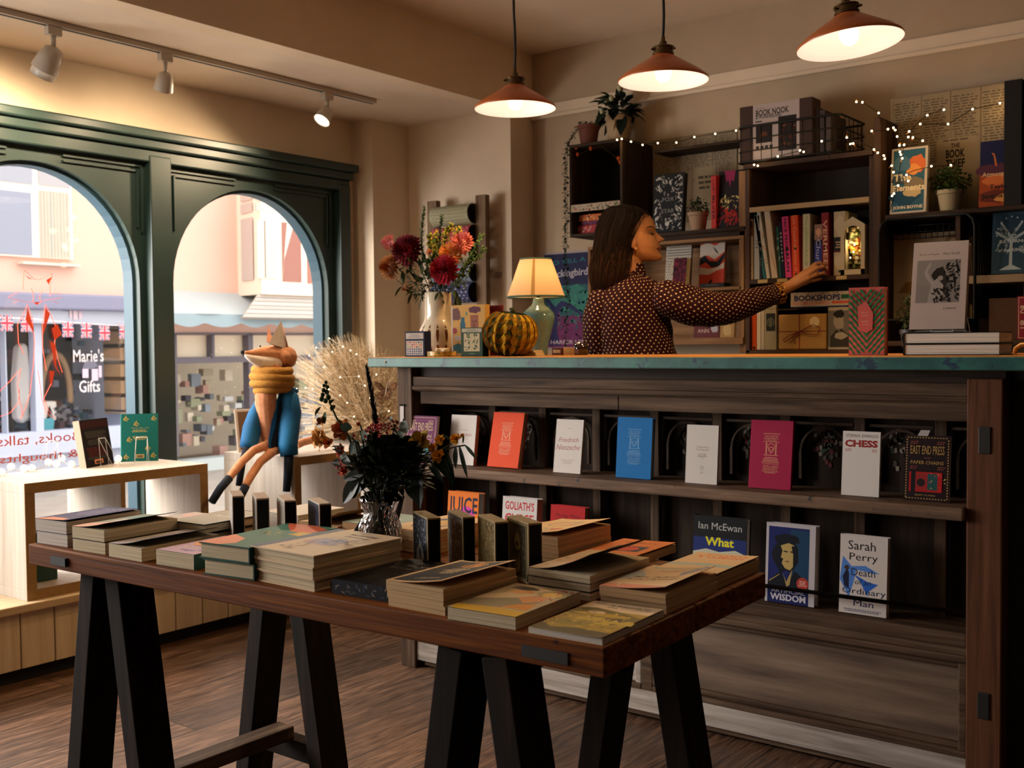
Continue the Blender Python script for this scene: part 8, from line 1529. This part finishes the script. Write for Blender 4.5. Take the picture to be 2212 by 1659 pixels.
def ruff(g, c, R, cols, n=16, sd=0, open_=(0, -1, .2)):
    r = random.Random(sd); q = Vector(open_).to_track_quat('Z', 'Y'); c = Vector(c)
    for k in range(n):
        a = k * 2.4; R_k = R * 1.2; th = .35 + 1.0 * (k / n); d = Vector((math.sin(th) * math.cos(a), math.sin(th) * math.sin(a), math.cos(th))); sd_ = Vector((-math.sin(a), math.cos(a), 0)); ww = R * .85; rows = []; m = 5
        for i in range(m + 1):
            u = i / m; cn = d * R_k * u + Vector((0, 0, 1)) * R * .35 * (u - u * u * 1.2); wv_ = ww * math.sin(PI * min(.96, u * .85 + .1))
            rows.append([cn - sd_ * wv_ * .5 + Vector((0, 0, R * .10 * math.sin(u * 9 + k))), cn, cn + sd_ * wv_ * .5 + Vector((0, 0, R * .10 * math.cos(u * 8 + k)))])
        vs = [c + q @ v for rw in rows for v in rw]; g.add(vs, [(3 * i + j, 3 * i + j + 1, 3 * i + j + 4, 3 * i + j + 3) for i in range(m) for j in range(2)], r.choice(cols))
g = G(); ruff(g, U(703, 946, -.01), 30 * kk, ['e0ac66', 'e8b478', 'd89c5c', 'cc9a58'], 13, 1, (-.5, -.8, .1)); ruff(g, U(712, 955, -.02), 15 * kk, ['cc7038', 'd88048', 'd0a038'], 10, 2, (.1, -1, 0)); ruff(g, U(740, 932, .01), 24 * kk, ['c8804c', 'd06848', 'b8744c', 'd8964c'], 12, 3, (.4, -.8, .4)); ruff(g, U(698, 915, .0), 16 * kk, ['8a6048', '9a6c50'], 7, 4, (-.6, -.5, .8)); g.build('petals', PETAL, t, smooth=True)
for (x, y, R, lab, sd) in ((742, 975, 17, 'orange red freesia under the snapdragon flowers', 5), (750, 1018, 15, 'orange freesia half hidden low at the left of the bouquet', 6), (778, 917, 8, 'round peach bud above the grey green leaves', 7)):
    t = thing('freesia', lab, 'flower', gm); g = G(); ruff(g, U(x, y, -.01), R * kk, ['b84c20', 'd05c24', '983818'] if sd < 7 else ['b5683c', 'a85a34'], 10, sd, (-.4, -.8, .3)); g.build('petals', PETAL, t, smooth=True); g = G(); stem(g, gm, U(x, y)); g.build('stem', GREENL, t, smooth=True)
# eucalyptus leaves
for i, (P, LV, lab) in enumerate((([(790, 1010), (785, 960), (778, 930)], [(760, 925, -.9, .2, 30, 20), (786, 955, .5, .5, 36, 34), (770, 950, -.3, -.9, 34, 22), (792, 950, .8, -.3, 24, 26)], 'eucalyptus sprig with broad grey green leaves at the left of the bouquet'), ([(800, 1040), (775, 1000), (760, 985)], [(755, 972, .9, .1, 40, 18), (735, 985, .9, -.1, 45, 16), (770, 1000, -.9, .2, 38, 20), (780, 978, .5, .3, 26, 24)], 'lower eucalyptus sprig with narrow grey leaves'), ([(850, 1000), (865, 950), (872, 905)], [(842, 902, .8, -.3, 18, 10), (868, 912, .7, -.5, 30, 24), (860, 925, .7, -.6, 26, 20)], 'eucalyptus sprig at the upper right of the glass vase bouquet'))):
    t = thing('eucalyptus_sprig', lab, 'foliage', gm); g = G(); g.tube([gm] + [U(x, y) for x, y in P], .0018, 5, '2c3824'); g.build('stem', GREENL, t, smooth=True); g = G()
    for j, (x, y, dx, dz, L, W_) in enumerate(LV): leaf(g, U(x, y, -.012), (dx, -.25, dz), L * kk, W_ * kk, ['2c3c28', '3c4a3a', '1f3020', '48543e'][(i + j) % 4], 6, .1, up=(0, -1, .3))
    g.build('leaves', GREENL, t, smooth=True)
# dark heather spike
t = thing('dark_spike', 'tall black brown flower spike in the middle of the bouquet', 'flower', gm); P = [gm, U(815, 1000), U(812, 925), U(803, 860), U(792, 798)]; g = G(); g.tube(P, [.0025, .0024, .002, .0016, .0008], 6, '14100c'); g.build('stem', GREENL, t, smooth=True); g = G(); r = random.Random(6)
for k in range(230):
    t0 = r.random(); a, b2 = (P[3], P[4]) if t0 > .5 else (P[2], P[3]); u = (t0 % .5) * 2; q = a.lerp(b2, u); sp = 1 - t0 * .75; leaf(g, q + rdir(r) * .004 * sp, (r.uniform(-.35, .35), r.uniform(-.35, .35), 1), r.uniform(.012, .024) * (.5 + sp * .6), .0036, r.choice(['12100c', '1c140e', '0c0a08', '241a12']), 3, 0)
g.build('florets', GREENL, t)
# waxflower clusters
for i, (cx_, cy_, n, sx, sy, lab) in enumerate(((812, 925, 26, 20, 18, 'red waxflower cluster beside the dark spike'), (850, 915, 18, 18, 12, 'red and cream waxflower cluster at the upper right'), (795, 952, 22, 22, 14, 'red waxflower cluster spilling to the lower left'), (838, 955, 22, 22, 16, 'dark red waxflower cluster in the centre'), (737, 1008, 8, 8, 14, 'magenta waxflower sprig at the left edge of the bouquet'))):
    t = thing('waxflower_sprig', lab, 'flower', gm); g = G(); gs = G(); r = random.Random(i + 20); c0 = U(cx_, cy_ + 14)
    for k in range(n):
        x, y = cx_ + r.gauss(0, sx * .5), cy_ + r.gauss(0, sy * .5); q = U(x, y, r.uniform(-.03, .01)); gs.tube(bez(c0, (c0 + q) / 2 + Vector((0, 0, -.004)), q, 3), .0007, 4, '1c2410')
        for j in range(5): a = j * 1.257 + k; d = Vector((math.cos(a), -.4, math.sin(a))); leaf(g, q, d, .0052, .0048, r.choice(['b83838', 'd0584c', '982430', 'd88070'] if i != 1 else ['b5806a', 'a84a3c', 'b89a7c']), 2, 0, up=(0, -1, 0))
        g.ell(q + Vector((0, -.002, 0)), .0016, 6, 4, '4a0f14')
    gs.tube([gm, c0], .0014, 5, '1c2410'); gs.build('stems', GREENL, t); g.build('blooms', PETAL, t)
# yellow alstroemeria and long leaves on the right
t = None
for i, (x, y, R, lab) in enumerate(((912, 955, 26, 'large pale yellow petals behind the yellow flower heads'), (935, 970, 11, 'yellow flower head nearest the vase'), (952, 953, 12, 'yellow flower head in the middle right'), (985, 951, 12, 'yellow flower head furthest right'), (948, 988, 15, 'orange yellow flower low at the right'), (999, 942, 5, 'small yellow bud at the far right tip'), (905, 995, 7, 'small orange flower among the dark leaves'))):
    t = thing('yellow_flower', lab, 'flower', gm); g = G(); ruff(g, U(x, y, -.01), R * kk, ['e8a820', 'e09a18', 'f0b430'] if i not in (0, 6) else (['b89440', 'c2a050'] if i == 0 else ['a85a1c', 'b06a1c']), 12 if i else 6, i + 40, (.2, -.8, .5)); g.build('petals', PETAL, t, smooth=True); g = G(); stem(g, gm + Vector((.02, 0, 0)), U(x, y), .0013); g.build('stem', GREENL, t, smooth=True)
t = thing('long_leaf_sprig', 'sprig of long narrow green leaves drooping to the right of the bouquet', 'foliage', gm); g = G(); g.tube([gm, U(900, 1000), U(950, 975), U(985, 965), U(1005, 962)], .0016, 5, '26381c'); g.build('stem', GREENL, t, smooth=True); g = G()
for (x, y, dx, dz, L, W_) in ((985, 965, .1, -1, 38, 13), (992, 962, .5, -1, 62, 11), (1005, 962, 1, -.6, 40, 8), (950, 975, .6, -.8, 75, 17), (965, 975, .5, -1, 62, 14), (930, 985, .9, -.5, 80, 14), (975, 950, -1, .5, 24, 6), (920, 990, .9, -.6, 70, 16), (1000, 958, .3, .9, 20, 5)): leaf(g, U(x, y, -.008), (dx, -.15, dz), L * kk, W_ * kk, random.Random(x).choice(['1c3018', '22381c', '16260f']), 6, .12, up=(0, -1, .2))
g.build('leaves', GREENL, t, smooth=True)
g = G(); r = random.Random(77)
for k in range(420):
    a = r.random() * 6.28; e = r.random() ** .5; px, py = 842 + 74 * e * math.cos(a), 1010 + 56 * e * math.sin(a)
    if py > 1060 and abs(px - 825) > 50: continue
    q = U(px, py, r.uniform(-.07, .07)); leaf(g, q, (q - gm + rdir(r) * .04), r.uniform(.025, .06), r.uniform(.012, .028), r.choice(['0f160c', '141c0e', '0c120a', '1a2412', '18200f']), 4, .3)
for (x, y, dx, dz, L, W_) in ((775, 1035, -.7, -.8, 62, 36), (785, 1030, -.6, -.9, 50, 30), (900, 1010, .2, -1, 75, 34), (905, 1000, .1, -1, 80, 26), (790, 1020, -.9, -.2, 60, 22), (880, 1030, .6, -.8, 50, 30), (740, 975, -.9, .2, 30, 5), (745, 965, -.9, .05, 40, 4), (735, 985, -.5, .8, 34, 4), (740, 1010, -.9, .3, 30, 5), (735, 995, -.95, -.1, 22, 10)): leaf(g, U(x, y, -.05), (dx, -.1, dz), L * kk, W_ * kk, '121a0c', 6, .1, up=(0, -1, .2))
tag(g.build('bouquet_foliage', GREENL), 'dense nearly black leaves filling the glass vase bouquet', 'foliage', kind='stuff')
